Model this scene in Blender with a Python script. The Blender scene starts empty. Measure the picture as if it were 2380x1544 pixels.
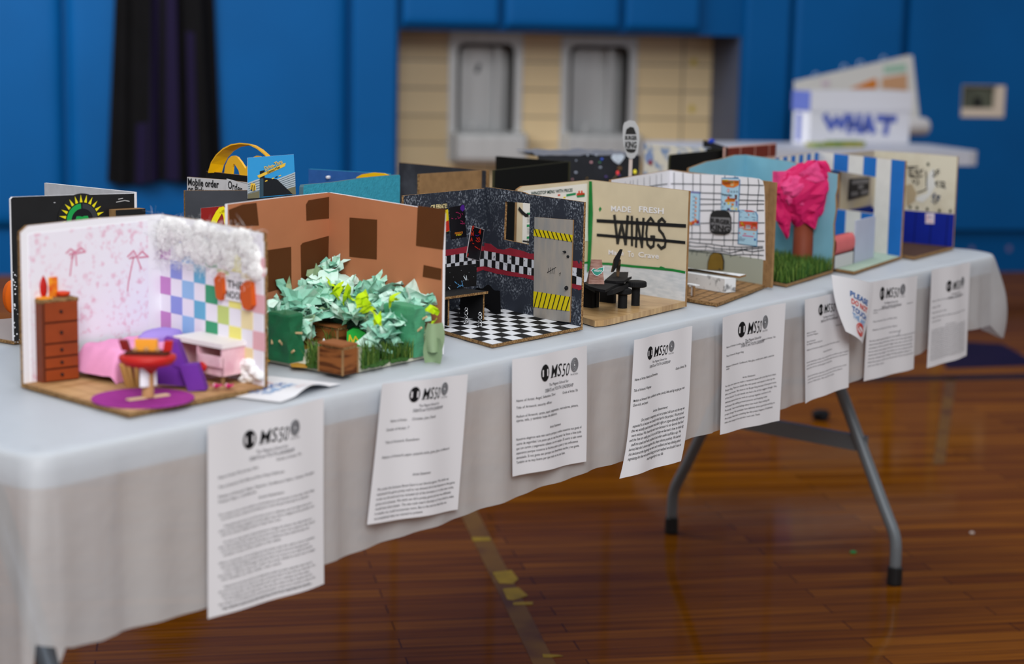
import bpy, math, random
from mathutils import Vector as V, Matrix, noise as MN
random.seed(11)
SC = bpy.context.scene
COL = SC.collection
# ------------------------------------------------------------------ camera
CF, CYAW, CPIT, CROL = 4238.32, 0.627055, 0.154725, -0.019664
CAM = V((-1.266446, -1.560709, 1.191978))
W0, H0 = 2380, 1544
def _axes():
    cy, sy = math.cos(CYAW), math.sin(CYAW)
    f = V((cy*math.cos(CPIT), sy*math.cos(CPIT), -math.sin(CPIT)))
    r = V((sy, -cy, 0)); d = f.cross(r)
    c, s = math.cos(CROL), math.sin(CROL)
    return c*r + s*d, -s*r + c*d, f
AR, AD, AF = _axes()
cam = bpy.data.cameras.new('camera'); co = bpy.data.objects.new('camera', cam); COL.objects.link(co)
m = Matrix.Identity(4)
for i in range(3):
    m[i][0], m[i][1], m[i][2], m[i][3] = AR[i], -AD[i], -AF[i], CAM[i]
co.matrix_world = m
cam.sensor_fit = 'HORIZONTAL'; cam.sensor_width = 36; cam.lens = CF/W0*36
cam.clip_start = .05; cam.clip_end = 100
cam.dof.use_dof = True; cam.dof.focus_distance = 3.0; cam.dof.aperture_fstop = 2.9
SC.camera = co
# ------------------------------------------------------------------ light and exposure
wd = bpy.data.worlds.new('world'); SC.world = wd; wd.use_nodes = True
bg = wd.node_tree.nodes['Background']; bg.inputs[0].default_value = (.97, .98, 1, 1); bg.inputs[1].default_value = .46
def area(name, loc, to, size, sy, power, col=(1, 1, 1)):
    l = bpy.data.lights.new(name, 'AREA'); l.shape = 'RECTANGLE'; l.size = size; l.size_y = sy; l.energy = power; l.color = col
    o = bpy.data.objects.new(name, l); COL.objects.link(o); o.location = loc
    o.rotation_euler = (V(to)-V(loc)).to_track_quat('-Z', 'Y').to_euler()
    return o
area('gym_ceiling_and_fill_light', (-2.6, -3.0, 3.9), (1.1, 0.1, .75), 3.0, 2.4, 262, (1, 1, 1))  # fill light added on the camera side for the cloth front and sheets
area('gym_ceiling_and_fill_light', (0.9, 0.2, 5.2), (0.9, 0.3, .7), 3.0, 3.0, 30, (1, .99, .97))
area('gym_ceiling_and_fill_light', (3.0, 1.6, 5.4), (3.0, 1.2, .7), 2.5, 2.5, 60, (1, .99, .97))
area('gym_ceiling_and_fill_light', (1.8, 4.6, 3.4), (6.0, 5.4, .9), 2.5, 2.5, 165, (1, .98, .95))  # added fill, set low to brighten the blue wall and tiled recess
SC.view_settings.view_transform = 'Standard'; SC.view_settings.look = 'None'
SC.view_settings.exposure = 0; SC.view_settings.gamma = 1
# ------------------------------------------------------------------ helpers
def ray(x, y):
    return AF + AR*((x-W0/2)/CF) + AD*((y-H0/2)/CF)
def T(x, y, z=.74):                       # point of a horizontal plane seen at that spot of the photo
    v = ray(x, y); return CAM + v*((z-CAM.z)/v.z)
def pp(p):
    v = V(p)-CAM; z = v.dot(AF)
    return (W0/2+CF*v.dot(AR)/z, H0/2+CF*v.dot(AD)/z)
def HZ(P, y):                             # height on the vertical through P that is seen at image row y
    lo, hi = -.2, 3
    for _ in range(40):
        mm = (lo+hi)/2
        if pp((P[0], P[1], mm))[1] > y: lo = mm
        else: hi = mm
    return lo
def crop(ox, oy, s):
    return lambda *q: [(ox+q[i]/s, oy+q[i+1]/s) for i in range(0, len(q), 2)]
cA = crop(0, 400, 2.4906); cB = crop(400, 320, 2.5727); cC = crop(880, 360, 3.216); cD = crop(1200, 260, 2.969)
cE = crop(1580, 320, 3.1316); c1 = crop(180, 740, 5.174); c2 = crop(600, 600, 5.146); c3 = crop(1020, 460, 4.5417)
c4 = crop(1340, 560, 7.018); c5 = crop(1920, 380, 5.5156); c6 = crop(420, 320, 7.353); c7 = crop(1240, 300, 4.1034)
c8 = crop(1560, 400, 7.02); c9 = crop(1020, 450, 9.086); c10 = crop(1200, 420, 8.58); cS = crop(0, 380, 2.9706)
cF = crop(860, 0, 2.6444); cR = crop(1600, 80, 3.0513); cP = crop(1900, 540, 4.825); cN = crop(0, 0, 1)
class Fr:                                 # a flat frame: u, v on the surface, d off it
    def __init__(s, o, ux, uy, n=None):
        s.o = V(o); s.ux = V(ux).normalized(); s.uy = V(uy).normalized(); s.n = V(n) if n is not None else s.ux.cross(s.uy)
    def P(s, u, v, d=0): return s.o + s.ux*u + s.uy*v + s.n*d
    def uv(s, x, y):
        r = ray(x, y); t = (s.o-CAM).dot(s.n)/r.dot(s.n); q = CAM + r*t - s.o
        return (q.dot(s.ux), q.dot(s.uy))
    def uvs(s, pts): return [s.uv(*p) for p in pts]
def wall(A, B, z0=.742, flip=False):      # upright frame from A to B, n towards the camera side
    A, B = V((A[0], A[1], z0)), V((B[0], B[1], z0)); ux = (B-A).normalized(); n = ux.cross(V((0, 0, 1)))
    if (n.dot(CAM-A) < 0) != flip: n = -n
    f = Fr(A, ux, (0, 0, 1), n); f.w = (B-A).length; return f
def flat(O, ux=(1, 0, 0), z=None):
    ux = V((ux[0], ux[1], 0)).normalized(); o = V(O)
    if z is not None: o.z = z
    return Fr(o, ux, V((0, 0, 1)).cross(ux), V((0, 0, 1)))
def lin(h):
    h = h.lstrip('#'); c = [int(h[i:i+2], 16)/255 for i in (0, 2, 4)]
    return tuple(x/12.92 if x <= .04045 else ((x+.055)/1.055)**2.4 for x in c)+(1,)
MATS = {}
def mat(name, col=None, rough=.65, spec=.3, var=0, scale=40, col2=None, lo=.4, hi=.6, bump=0, bscale=200, metal=0, stretch=None, rot=0, trans=0, emit=None, detail=4, sss=0):
    if name in MATS: return MATS[name]
    mm = bpy.data.materials.new(name); mm.use_nodes = True; nt = mm.node_tree; N = nt.nodes; L = nt.links
    b = N['Principled BSDF']; b.inputs['Roughness'].default_value = rough; b.inputs['Specular IOR Level'].default_value = spec
    b.inputs['Metallic'].default_value = metal; c = lin(col); b.inputs['Base Color'].default_value = c
    if trans: b.inputs['Transmission Weight'].default_value = trans
    if emit: b.inputs['Emission Color'].default_value = c; b.inputs['Emission Strength'].default_value = emit
    def coords(sc):
        g = N.new('ShaderNodeNewGeometry'); mp = N.new('ShaderNodeMapping'); mp.vector_type = 'POINT'
        mp.inputs['Rotation'].default_value = (0, 0, rot); mp.inputs['Scale'].default_value = stretch or (1, 1, 1)
        L.new(g.outputs['Position'], mp.inputs['Vector'])
        n = N.new('ShaderNodeTexNoise'); n.inputs['Scale'].default_value = sc; n.inputs['Detail'].default_value = detail
        L.new(mp.outputs[0], n.inputs['Vector']); return n
    if var or col2:
        n = coords(scale); r = N.new('ShaderNodeValToRGB'); L.new(n.outputs['Fac'], r.inputs[0]); e = r.color_ramp.elements
        if col2: e[0].position, e[1].position = lo, hi; e[0].color = c; e[1].color = lin(col2)
        else:
            e[0].position, e[1].position = .25, .75
            e[0].color = tuple(x*(1-var) for x in c[:3])+(1,); e[1].color = tuple(min(1, x*(1+var)) for x in c[:3])+(1,)
        L.new(r.outputs[0], b.inputs['Base Color'])
    if bump:
        n = coords(bscale); bp = N.new('ShaderNodeBump'); bp.inputs['Strength'].default_value = bump; bp.inputs['Distance'].default_value = .002
        L.new(n.outputs['Fac'], bp.inputs['Height']); L.new(bp.outputs[0], b.inputs['Normal'])
    MATS[name] = mm; return mm
FONTC = {}
def glyphs(s, shear=0, bold=0, res=2):
    k = (s, shear, bold, res)
    if k not in FONTC:
        cu = bpy.data.curves.new('lettering', 'FONT'); cu.body = s; cu.size = 1; cu.shear = shear; cu.offset = bold; cu.resolution_u = res; cu.fill_mode = 'FRONT'
        ob = bpy.data.objects.new('lettering', cu); me = bpy.data.meshes.new_from_object(ob)
        FONTC[k] = ([tuple(v.co) for v in me.vertices], [tuple(p.vertices) for p in me.polygons])
        bpy.data.objects.remove(ob); bpy.data.curves.remove(cu); bpy.data.meshes.remove(me)
    return FONTC[k]
class MB:
    def __init__(s): s.v, s.f, s.mi, s.m = [], [], [], []
    def slot(s, m):
        if m not in s.m: s.m.append(m)
        return s.m.index(m)
    def add(s, vs, fs, m):
        k = len(s.v); i = s.slot(m); s.v += [V(x) for x in vs]; s.f += [tuple(k+a for a in f) for f in fs]; s.mi += [i]*len(fs); return s
    def prism(s, fr, out, d0, d1, m, side=None, back=None):
        n = len(out)
        ar = sum(out[i][0]*out[(i+1) % n][1]-out[(i+1) % n][0]*out[i][1] for i in range(n))
        if (ar < 0) != (fr.ux.cross(fr.uy).dot(fr.n) < 0 if hasattr(fr, 'ux') else False): out = out[::-1]
        a = [fr.P(u, v, d1) for u, v in out]; b = [fr.P(u, v, d0) for u, v in out]
        s.add(a, [tuple(range(n))], m); s.add(b, [tuple(range(n))[::-1]], back or side or m)
        s.add(a+b, [(i, n+i, n+(i+1) % n, (i+1) % n) for i in range(n)], side or m); return s
    def rect(s, fr, u0, v0, u1, v1, d0, d1, m, side=None, back=None):
        return s.prism(fr, [(u0, v0), (u1, v0), (u1, v1), (u0, v1)], d0, d1, m, side, back)
    def hole(s, fr, o, i, d0, d1, m, side, back=None):         # four-sided plate with a four-sided hole
        for d, mm, sg in ((d1, m, 1), (d0, back or side, -1)):
            q = [fr.P(u, v, d) for u, v in o]+[fr.P(u, v, d) for u, v in i]
            s.add(q, [(k, (k+1) % 4, 4+(k+1) % 4, 4+k)[::sg] for k in range(4)], mm)
        for lp in (o, i):
            q = [fr.P(u, v, d1) for u, v in lp]+[fr.P(u, v, d0) for u, v in lp]
            s.add(q, [(k, 4+k, 4+(k+1) % 4, (k+1) % 4) for k in range(4)], side)
        return s
    def box(s, o, ax, ay, az, m, mats=None):                   # corner and three edge vectors
        o, ax, ay, az = V(o), V(ax), V(ay), V(az); p = [o, o+ax, o+ax+ay, o+ay]; q = [x+az for x in p]
        F = [(0, 3, 2, 1), (4, 5, 6, 7), (0, 1, 5, 4), (1, 2, 6, 5), (2, 3, 7, 6), (3, 0, 4, 7)]
        for k, f in enumerate(F): s.add([(p+q)[j] for j in f], [(0, 1, 2, 3)], (mats or {}).get(k, m))
        return s
    def tube(s, pts, r, m, n=8, cap=True):
        pts = [V(p) for p in pts]; rs = r if isinstance(r, (list, tuple)) else [r]*len(pts); rings = []
        up = None
        for i, p in enumerate(pts):
            t = (pts[min(i+1, len(pts)-1)]-pts[max(i-1, 0)]).normalized()
            if up is None: up = t.cross(V((0, 0, 1)) if abs(t.z) < .9 else V((1, 0, 0))).normalized()
            a = (up-t*up.dot(t)).normalized(); up = a; b = t.cross(a)
            rings.append([p+(a*math.cos(k*2*math.pi/n)+b*math.sin(k*2*math.pi/n))*rs[i] for k in range(n)])
        vs = sum(rings, []); fs = []
        for i in range(len(pts)-1):
            for k in range(n): fs.append((i*n+k, i*n+(k+1) % n, (i+1)*n+(k+1) % n, (i+1)*n+k))
        if cap: fs += [tuple(range(n))[::-1], tuple((len(pts)-1)*n+k for k in range(n))]
        return s.add(vs, fs, m)
    def lathe(s, c, prof, m, n=24, sq=(1, 1)):
        c = V(c); vs = []; fs = []
        for r, z in prof: vs += [c+V((r*sq[0]*math.cos(k*2*math.pi/n), r*sq[1]*math.sin(k*2*math.pi/n), z)) for k in range(n)]
        for i in range(len(prof)-1):
            for k in range(n): fs.append((i*n+k, i*n+(k+1) % n, (i+1)*n+(k+1) % n, (i+1)*n+k))
        fs += [tuple(range(n))[::-1], tuple((len(prof)-1)*n+k for k in range(n))]
        return s.add(vs, fs, m)
    def grid(s, fn, nu, nv, m):
        vs = [fn(i/nu, j/nv) for j in range(nv+1) for i in range(nu+1)]
        return s.add(vs, [(j*(nu+1)+i, j*(nu+1)+i+1, (j+1)*(nu+1)+i+1, (j+1)*(nu+1)+i) for j in range(nv) for i in range(nu)], m)
    def blob(s, c, r, m, amp=.15, fr=3, seed=0, nu=16, nv=10, floor=None):
        c = V(c); r = V(r)
        def fn(a, b):
            th, ph = a*2*math.pi, (b-.5)*math.pi
            d = V((math.cos(th)*math.cos(ph), math.sin(th)*math.cos(ph), math.sin(ph)))
            k = 1+amp*MN.noise(d*fr+V((seed*7.3, seed*1.7, 0)))*2
            q = c+V((d.x*r.x*k, d.y*r.y*k, d.z*r.z*k))
            if floor is not None and q.z < floor: q.z = floor
            return q
        return s.grid(fn, nu, nv, m)
    def text(s, fr, t, u, v, size, m, width=None, align='L', shear=0, bold=0, d=.0005, rot=0, sy=1):
        vs, fs = glyphs(t, shear, bold)
        if not vs: return s
        x0, x1 = min(a[0] for a in vs), max(a[0] for a in vs); w = x1-x0
        sx = width/w if width else size
        off = {'L': -x0, 'C': -(x0+x1)/2, 'R': -x1}[align]; c, sn = math.cos(rot), math.sin(rot)
        q = []
        for x, y, _ in vs:
            a, b = (x+off)*sx, y*size*sy
            q.append(fr.P(u+a*c-b*sn, v+a*sn+b*c, d))
        if hasattr(fr, 'ux') and fr.ux.cross(fr.uy).dot(fr.n) < 0: fs = [f[::-1] for f in fs]
        return s.add(q, fs, m)
    def stroke(s, fr, pts, w, m, d=.0006):
        for i in range(len(pts)-1):
            (a, b), (c, e) = pts[i], pts[i+1]; l = math.hypot(c-a, e-b) or 1e-6; tx, ty = (c-a)/l*w/2, (e-b)/l*w/2
            dd = d+(i % 2)*.00006
            s.add([fr.P(a-tx*.6-ty, b-ty*.6+tx, dd), fr.P(a-tx*.6+ty, b-ty*.6-tx, dd), fr.P(c+tx*.6+ty, e+ty*.6-tx, dd), fr.P(c+tx*.6-ty, e+ty*.6+tx, dd)], [(0, 1, 2, 3)], m)
        return s
    def build(s, name, parent=None, smooth=False, loc=None, kind=None, label=None):
        o0 = V(parent['_o']) if parent is not None else V(loc if loc is not None else (0, 0, 0))
        me = bpy.data.meshes.new(name); me.from_pydata([tuple(v-o0) for v in s.v], [], s.f)
        for m in s.m: me.materials.append(m)
        me.polygons.foreach_set('material_index', s.mi)
        if smooth: me.polygons.foreach_set('use_smooth', [True]*len(me.polygons))
        me.update()
        ob = bpy.data.objects.new(name, me); COL.objects.link(ob)
        if parent is not None: ob.parent = parent
        else: ob.location = o0
        ob['_o'] = tuple(o0); TAGGED.append(ob)
        if kind: ob['kind'] = kind
        if label: ob['label'] = label
        return ob
TAGGED = []
def tag(o, label, cat, group=None, kind=None):
    o['label'] = label; o['category'] = cat
    if group: o['group'] = group
    if kind: o['kind'] = kind
    return o
def thing(name, label, cat, loc, group=None):
    o = bpy.data.objects.new(name, None); COL.objects.link(o); o.location = loc; o.empty_display_size = .02
    o['_o'] = tuple(loc); TAGGED.append(o); return tag(o, label, cat, group)
def quad(fr, pts): return fr.uvs(pts)
def lerp(a, b, t): return a+(b-a)*t
# shared materials
CARD = mat('cardboard', '#8f6f4c', .85, .1, var=.18, scale=60, bump=.2, bscale=300)
CARDD = mat('cardboard_edge', '#6b4d30', .9, .1, col2='#9a7a52', scale=400, lo=.45, hi=.55)
WHITE = mat('white_paper', '#e9e9ee', .7, .2)
BLACKP = mat('black_paint', '#121214', .75, .2, var=.3, scale=50)
INK = mat('black_ink', '#17181c', .7, .2)
# ------------------------------------------------------------------ the gym: floor, blue wall, tiled recess
WA = -0.756775                                   # direction of the wall in plan
wd_ = V((math.cos(WA), math.sin(WA), 0))
fw = Fr((4.640, 5.934, 0), wd_, (0, 0, 1), V((math.sin(WA), -math.cos(WA), 0)))   # face of the wall
REC = .5
fb = Fr(fw.P(0, 0, -REC), wd_, (0, 0, 1), fw.n)  # back of the recess
def woodfloor():
    mm = bpy.data.materials.new('varnished_boards'); mm.use_nodes = True; nt = mm.node_tree; N = nt.nodes; L = nt.links; b = N['Principled BSDF']
    g = N.new('ShaderNodeNewGeometry'); mp = N.new('ShaderNodeMapping'); mp.inputs['Rotation'].default_value = (0, 0, -WA); L.new(g.outputs['Position'], mp.inputs['Vector'])
    br = N.new('ShaderNodeTexBrick'); br.offset = .37; br.inputs['Scale'].default_value = 1; br.inputs['Brick Width'].default_value = .95
    br.inputs['Row Height'].default_value = .057; br.inputs['Mortar Size'].default_value = .0012; br.inputs['Mortar Smooth'].default_value = .1
    br.inputs['Color1'].default_value = lin('#84500f'); br.inputs['Color2'].default_value = lin('#683a0a'); br.inputs['Mortar'].default_value = lin('#2a1408')
    L.new(mp.outputs[0], br.inputs['Vector'])
    m2 = N.new('ShaderNodeMapping'); m2.inputs['Scale'].default_value = (1.2, 26, 1); L.new(mp.outputs[0], m2.inputs['Vector'])
    n = N.new('ShaderNodeTexNoise'); n.inputs['Scale'].default_value = 2.2; n.inputs['Detail'].default_value = 6; L.new(m2.outputs[0], n.inputs['Vector'])
    r = N.new('ShaderNodeValToRGB'); r.color_ramp.elements[0].position = .3; r.color_ramp.elements[0].color = (.55, .5, .5, 1); r.color_ramp.elements[1].position = .72; r.color_ramp.elements[1].color = (1.1, 1.05, .9, 1)
    L.new(n.outputs['Fac'], r.inputs[0])
    mx = N.new('ShaderNodeMix'); mx.data_type = 'RGBA'; mx.blend_type = 'MULTIPLY'; mx.inputs[0].default_value = 1
    L.new(br.outputs['Color'], mx.inputs[6]); L.new(r.outputs[0], mx.inputs[7]); L.new(mx.outputs[2], b.inputs['Base Color'])
    b.inputs['Roughness'].default_value = .35; b.inputs['Specular IOR Level'].default_value = .0
    b.inputs['Coat Weight'].default_value = .26; b.inputs['Coat Roughness'].default_value = .045
    n3 = N.new('ShaderNodeTexNoise'); n3.inputs['Scale'].default_value = 3; L.new(m2.outputs[0], n3.inputs['Vector'])
    bp = N.new('ShaderNodeBump'); bp.inputs['Strength'].default_value = .06; bp.inputs['Distance'].default_value = .004; L.new(n3.outputs['Fac'], bp.inputs['Height']); L.new(bp.outputs[0], b.inputs['Coat Normal'])
    return mm
FLOOR = woodfloor()
yl = mat('worn_yellow_line', '#6e4b10', .3, .1, col2='#54300e', scale=9, lo=.42, hi=.66); yl2 = mat('fresh_yellow_paint', '#94780c', .3, .1, var=.2, scale=30)
navy = mat('navy_floor_line', '#0c0f18', .4, .1); purp = mat('purple_floor_paint', '#1f0e24', .4, .1, var=.2, scale=5)
b = MB(); b.add([(-6, -6, 0), (12, -6, 0), (12, 12, 0), (-6, 12, 0)], [(0, 1, 2, 3)], FLOOR)
ff = flat((0, 0, 0))
def fp(pts, m, d=.0008):
    q = [T(x, y, 0) for x, y in pts]; q = [(p.x, p.y, d) for p in q]
    n = V(q[1])-V(q[0]); k = n.cross(V(q[2])-V(q[1])).z
    b.add(q if k > 0 else q[::-1], [tuple(range(len(q)))], m)
fp([(1062, 1180), (1105, 1180), (1330, 1620), (1275, 1620)], yl)
cG = crop(1000, 1050, 3.1257)
for q in ([300, 625, 435, 625, 440, 650, 310, 655], [450, 880, 590, 865, 640, 930, 600, 965, 500, 960], [525, 1000, 640, 990, 710, 1050, 600, 1085, 560, 1080], [600, 1100, 745, 1095, 745, 1115, 605, 1120], [815, 1475, 930, 1480, 970, 1490, 870, 1500, 820, 1500]):
    fp(cG(*q), yl2, .0012)
fp([(2340, 835), (2560, 900), (2560, 880), (2350, 822)], navy); fp([(1700, 893), (2500, 880), (2500, 868), (1700, 884)], navy)
fp([(2160, 790), (2330, 800), (2420, 850), (2200, 858)], purp, .0010)
fp([(2198, 880), (2222, 880), (2196, 1080), (2168, 1080)], yl)
b.build('floor', kind='structure')
blue = mat('blue_wall_paint', '#004a84', .5, .1, var=.08, scale=1.2)
padm = mat('blue_vinyl_padding', '#00508e', .5, .12, var=.1, scale=1.5, bump=.08, bscale=8)
padd = mat('pad_seam', '#062448', .6, .2)
def tile():
    mm = bpy.data.materials.new('beige_glazed_tile'); mm.use_nodes = True; nt = mm.node_tree; N = nt.nodes; L = nt.links; b = N['Principled BSDF']
    tc = N.new('ShaderNodeTexCoord'); mp = N.new('ShaderNodeMapping'); mp.inputs['Location'].default_value = (-fb.uv(1586, 200)[0], -fb.uv(960, 204)[1], 0); L.new(tc.outputs['UV'], mp.inputs['Vector'])
    br = N.new('ShaderNodeTexBrick'); br.offset = 0; br.inputs['Scale'].default_value = 1; br.inputs['Brick Width'].default_value = 1.09; br.inputs['Row Height'].default_value = (fb.uv(960, 136)[1]-fb.uv(960, 329)[1])/3
    br.inputs['Mortar Size'].default_value = .006; br.inputs['Mortar Smooth'].default_value = .3
    br.inputs['Color1'].default_value = lin('#e8d2a8'); br.inputs['Color2'].default_value = lin('#dec79c'); br.inputs['Mortar'].default_value = lin('#8a7d68')
    L.new(mp.outputs[0], br.inputs['Vector']); L.new(br.outputs['Color'], b.inputs['Base Color']); b.inputs['Roughness'].default_value = .35
    return mm
TILE = tile()
def wu(x, y=300): return fw.uv(x, y)[0]
def bu(x, y=300): return fb.uv(x, y)[0]
uL, uR = fw.uv(925, 300)[0], fw.uv(1714, 300)[0]; vH = fw.uv(1280, 75)[1]
# wall around the recess (frame pieces) and its return
b = MB(); TH = .6
b.rect(fw, -2.5, 0, uL, 5, -TH, 0, blue); b.rect(fw, uR, 0, 9, 5, -TH, 0, blue); b.rect(fw, uL, vH, uR, 5, -TH, 0, blue)
b.build('wall_back', kind='structure')
slate = mat('slate_painted_return', '#47516a', .5, .3, var=.08, scale=4)
b = MB(); b.rect(fw, uR-.006, 0, uR-.001, vH, -REC, -.002, slate); b.build('trim_1', kind='structure')
def pad(u0, u1, v0, v1, label, hole=None):
    b = MB(); e = .012
    f2 = Fr(fw.P(0, 0, .004), fw.ux, fw.uy, fw.n)
    if hole:
        b.hole(f2, [(u0+e, v0), (u1-e, v0), (u1-e, v1), (u0+e, v1)], hole, 0, .045, padm, padm)
    else:
        # a padded panel: cushioned front, rolled edges
        def fn(a, c):
            x, y = a*2-1, c*2-1
            k = .045*(1-max(abs(x)**44, abs(y)**60))
            return f2.P(lerp(u0+e, u1-e, a), lerp(v0, v1, c), k)
        b.grid(lambda a, c: fn(.5-.5*math.cos(math.pi*a), .5-.5*math.cos(math.pi*c)), 30, 30, padm)
    return tag(b.build('wall_pad', loc=fw.P((u0+u1)/2, v0, 0), smooth=not hole), label, 'wall pad', 'blue padded wall panels')
vb = fw.uv(2300, 532)[1]
s1, s2 = wu(155), wu(812)
pad(s1-1.5, s1, vb, 2.4, 'blue padded wall panel at the far left, left of the first seam')
pad(s1, s2, vb, 2.4, 'wide blue padded wall panel behind the hanging dark cloth')
pad(s2, uL, vb, 2.4, 'narrow blue padded wall strip just left of the tiled recess')
h1, h2 = wu(1165, 30), wu(1445, 30)
pad(uL, h1, vH+.012, 2.4, 'blue padded panel above the left part of the tiled recess')
pad(h1, h2, vH+.012, 2.4, 'blue padded panel above the middle of the tiled recess')
pad(h2, wu(1628, 30), vH+.012, 2.4, 'blue padded panel above the right part of the tiled recess')
r1, r2 = wu(1826), wu(2090)
pad(uR, r1, vb, 2.4, 'narrow blue padded wall strip just right of the tiled recess')
pad(r1, r2, vb, 2.4, 'blue padded wall panel behind the white lettered box')
cut = [fw.uv(*p) for p in ((2228, 272), (2325, 272), (2325, 198), (2228, 198))]
cu0, cv0, cu1, cv1 = min(c[0] for c in cut), min(c[1] for c in cut), max(c[0] for c in cut), max(c[1] for c in cut)
pad(r2, r2+1.5, vb, 2.4, 'blue padded wall panel at the far right with a cut-out', hole=[(cu0, cv0), (cu1, cv0), (cu1, cv1), (cu0, cv1)])
# box in the cut-out
beige = mat('beige_plastic', '#cdbfb0', .5, .3)
t = thing('wall_box', 'beige framed wall box set in a cut-out of the right blue pad', 'wall box', fw.P((cu0+cu1)/2, cv0, .01))
f2 = Fr(fw.P(0, 0, .006), fw.ux, fw.uy, fw.n); b = MB(); k = .028
b.hole(f2, [(cu0+.002, cv0+.002), (cu1-.002, cv0+.002), (cu1-.002, cv1-.002), (cu0+.002, cv1-.002)], [(cu0+.006, cv0+.05), (cu1-.055, cv0+.05), (cu1-.055, cv1-.006), (cu0+.006, cv1-.006)], 0, .04, beige, beige); b.build('frame', t)
b = MB(); b.rect(f2, cu0+.004, cv0+.03, cu1-.05, cv1-.004, 0, .008, mat('dark_screen', '#4d5246', .3, .4, var=.3, scale=15)); b.build('panel', t)
b = MB(); um = (cu0+cu1)/2-.02; b.rect(f2, um-.018, cv0+.055, um+.018, cv0+.11, .008, .02, INK); b.build('knob', t)
for x, y, nm in ((2345, 578, 'small faded pink sticker low on the right blue wall'), (2258, 580, 'small faded sticker low on the wall beside the far table leg')):
    u, v = fw.uv(x, y); b = MB(); b.prism(fw, [(u+.016*math.cos(i), v+.02*math.sin(i)) for i in [j*math.pi/5 for j in range(10)]], .0006, .002, mat('faded_sticker', '#5d5a86', .6)); tag(b.build('sticker', loc=fw.P(u, v, 0)), nm, 'sticker')
# tiled back of the recess with two openings
def fuv(x0, y0, x1, y1):
    a, c = fb.uv(x0, y0), fb.uv(x1, y1); return a[0], min(a[1], c[1]), c[0], max(a[1], c[1])
FNT = [(1042, 1213), (1302, 1478)]
op = []
for x0, x1 in FNT:
    a = fb.uv(x0+16, 200)[0]; c = fb.uv(x1-16, 200)[0]; op.append((a, c))
ot = fb.uv(1130, 88)[1]; ob_ = fb.uv(1130, 372)[1]
b = MB(); e0, e1 = uL-.6, uR+.6
xs = [e0, op[0][0], op[0][1], op[1][0], op[1][1], e1]
for k in range(5):
    if k in (1, 3):
        b.rect(fb, xs[k], 0, xs[k+1], ob_, -.3, 0, TILE); b.rect(fb, xs[k], ot, xs[k+1], vH+.3, -.3, 0, TILE)
    else: b.rect(fb, xs[k], 0, xs[k+1], vH+.3, -.3, 0, TILE)
o = b.build('wall_recess', kind='structure')
uvl = o.data.uv_layers.new(name='UVMap')
for lp in o.data.loops:
    q = o.data.vertices[lp.vertex_index].co-fb.o; uvl.data[lp.index].uv = (q.dot(fb.ux), q.z)
steel = mat('brushed_steel', '#c2c4c6', .4, .5, metal=.5, var=.10, scale=30, stretch=(1, 1, .06))
steeld = mat('dark_steel_recess', '#2b2926', .5, .3, metal=.2)
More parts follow.
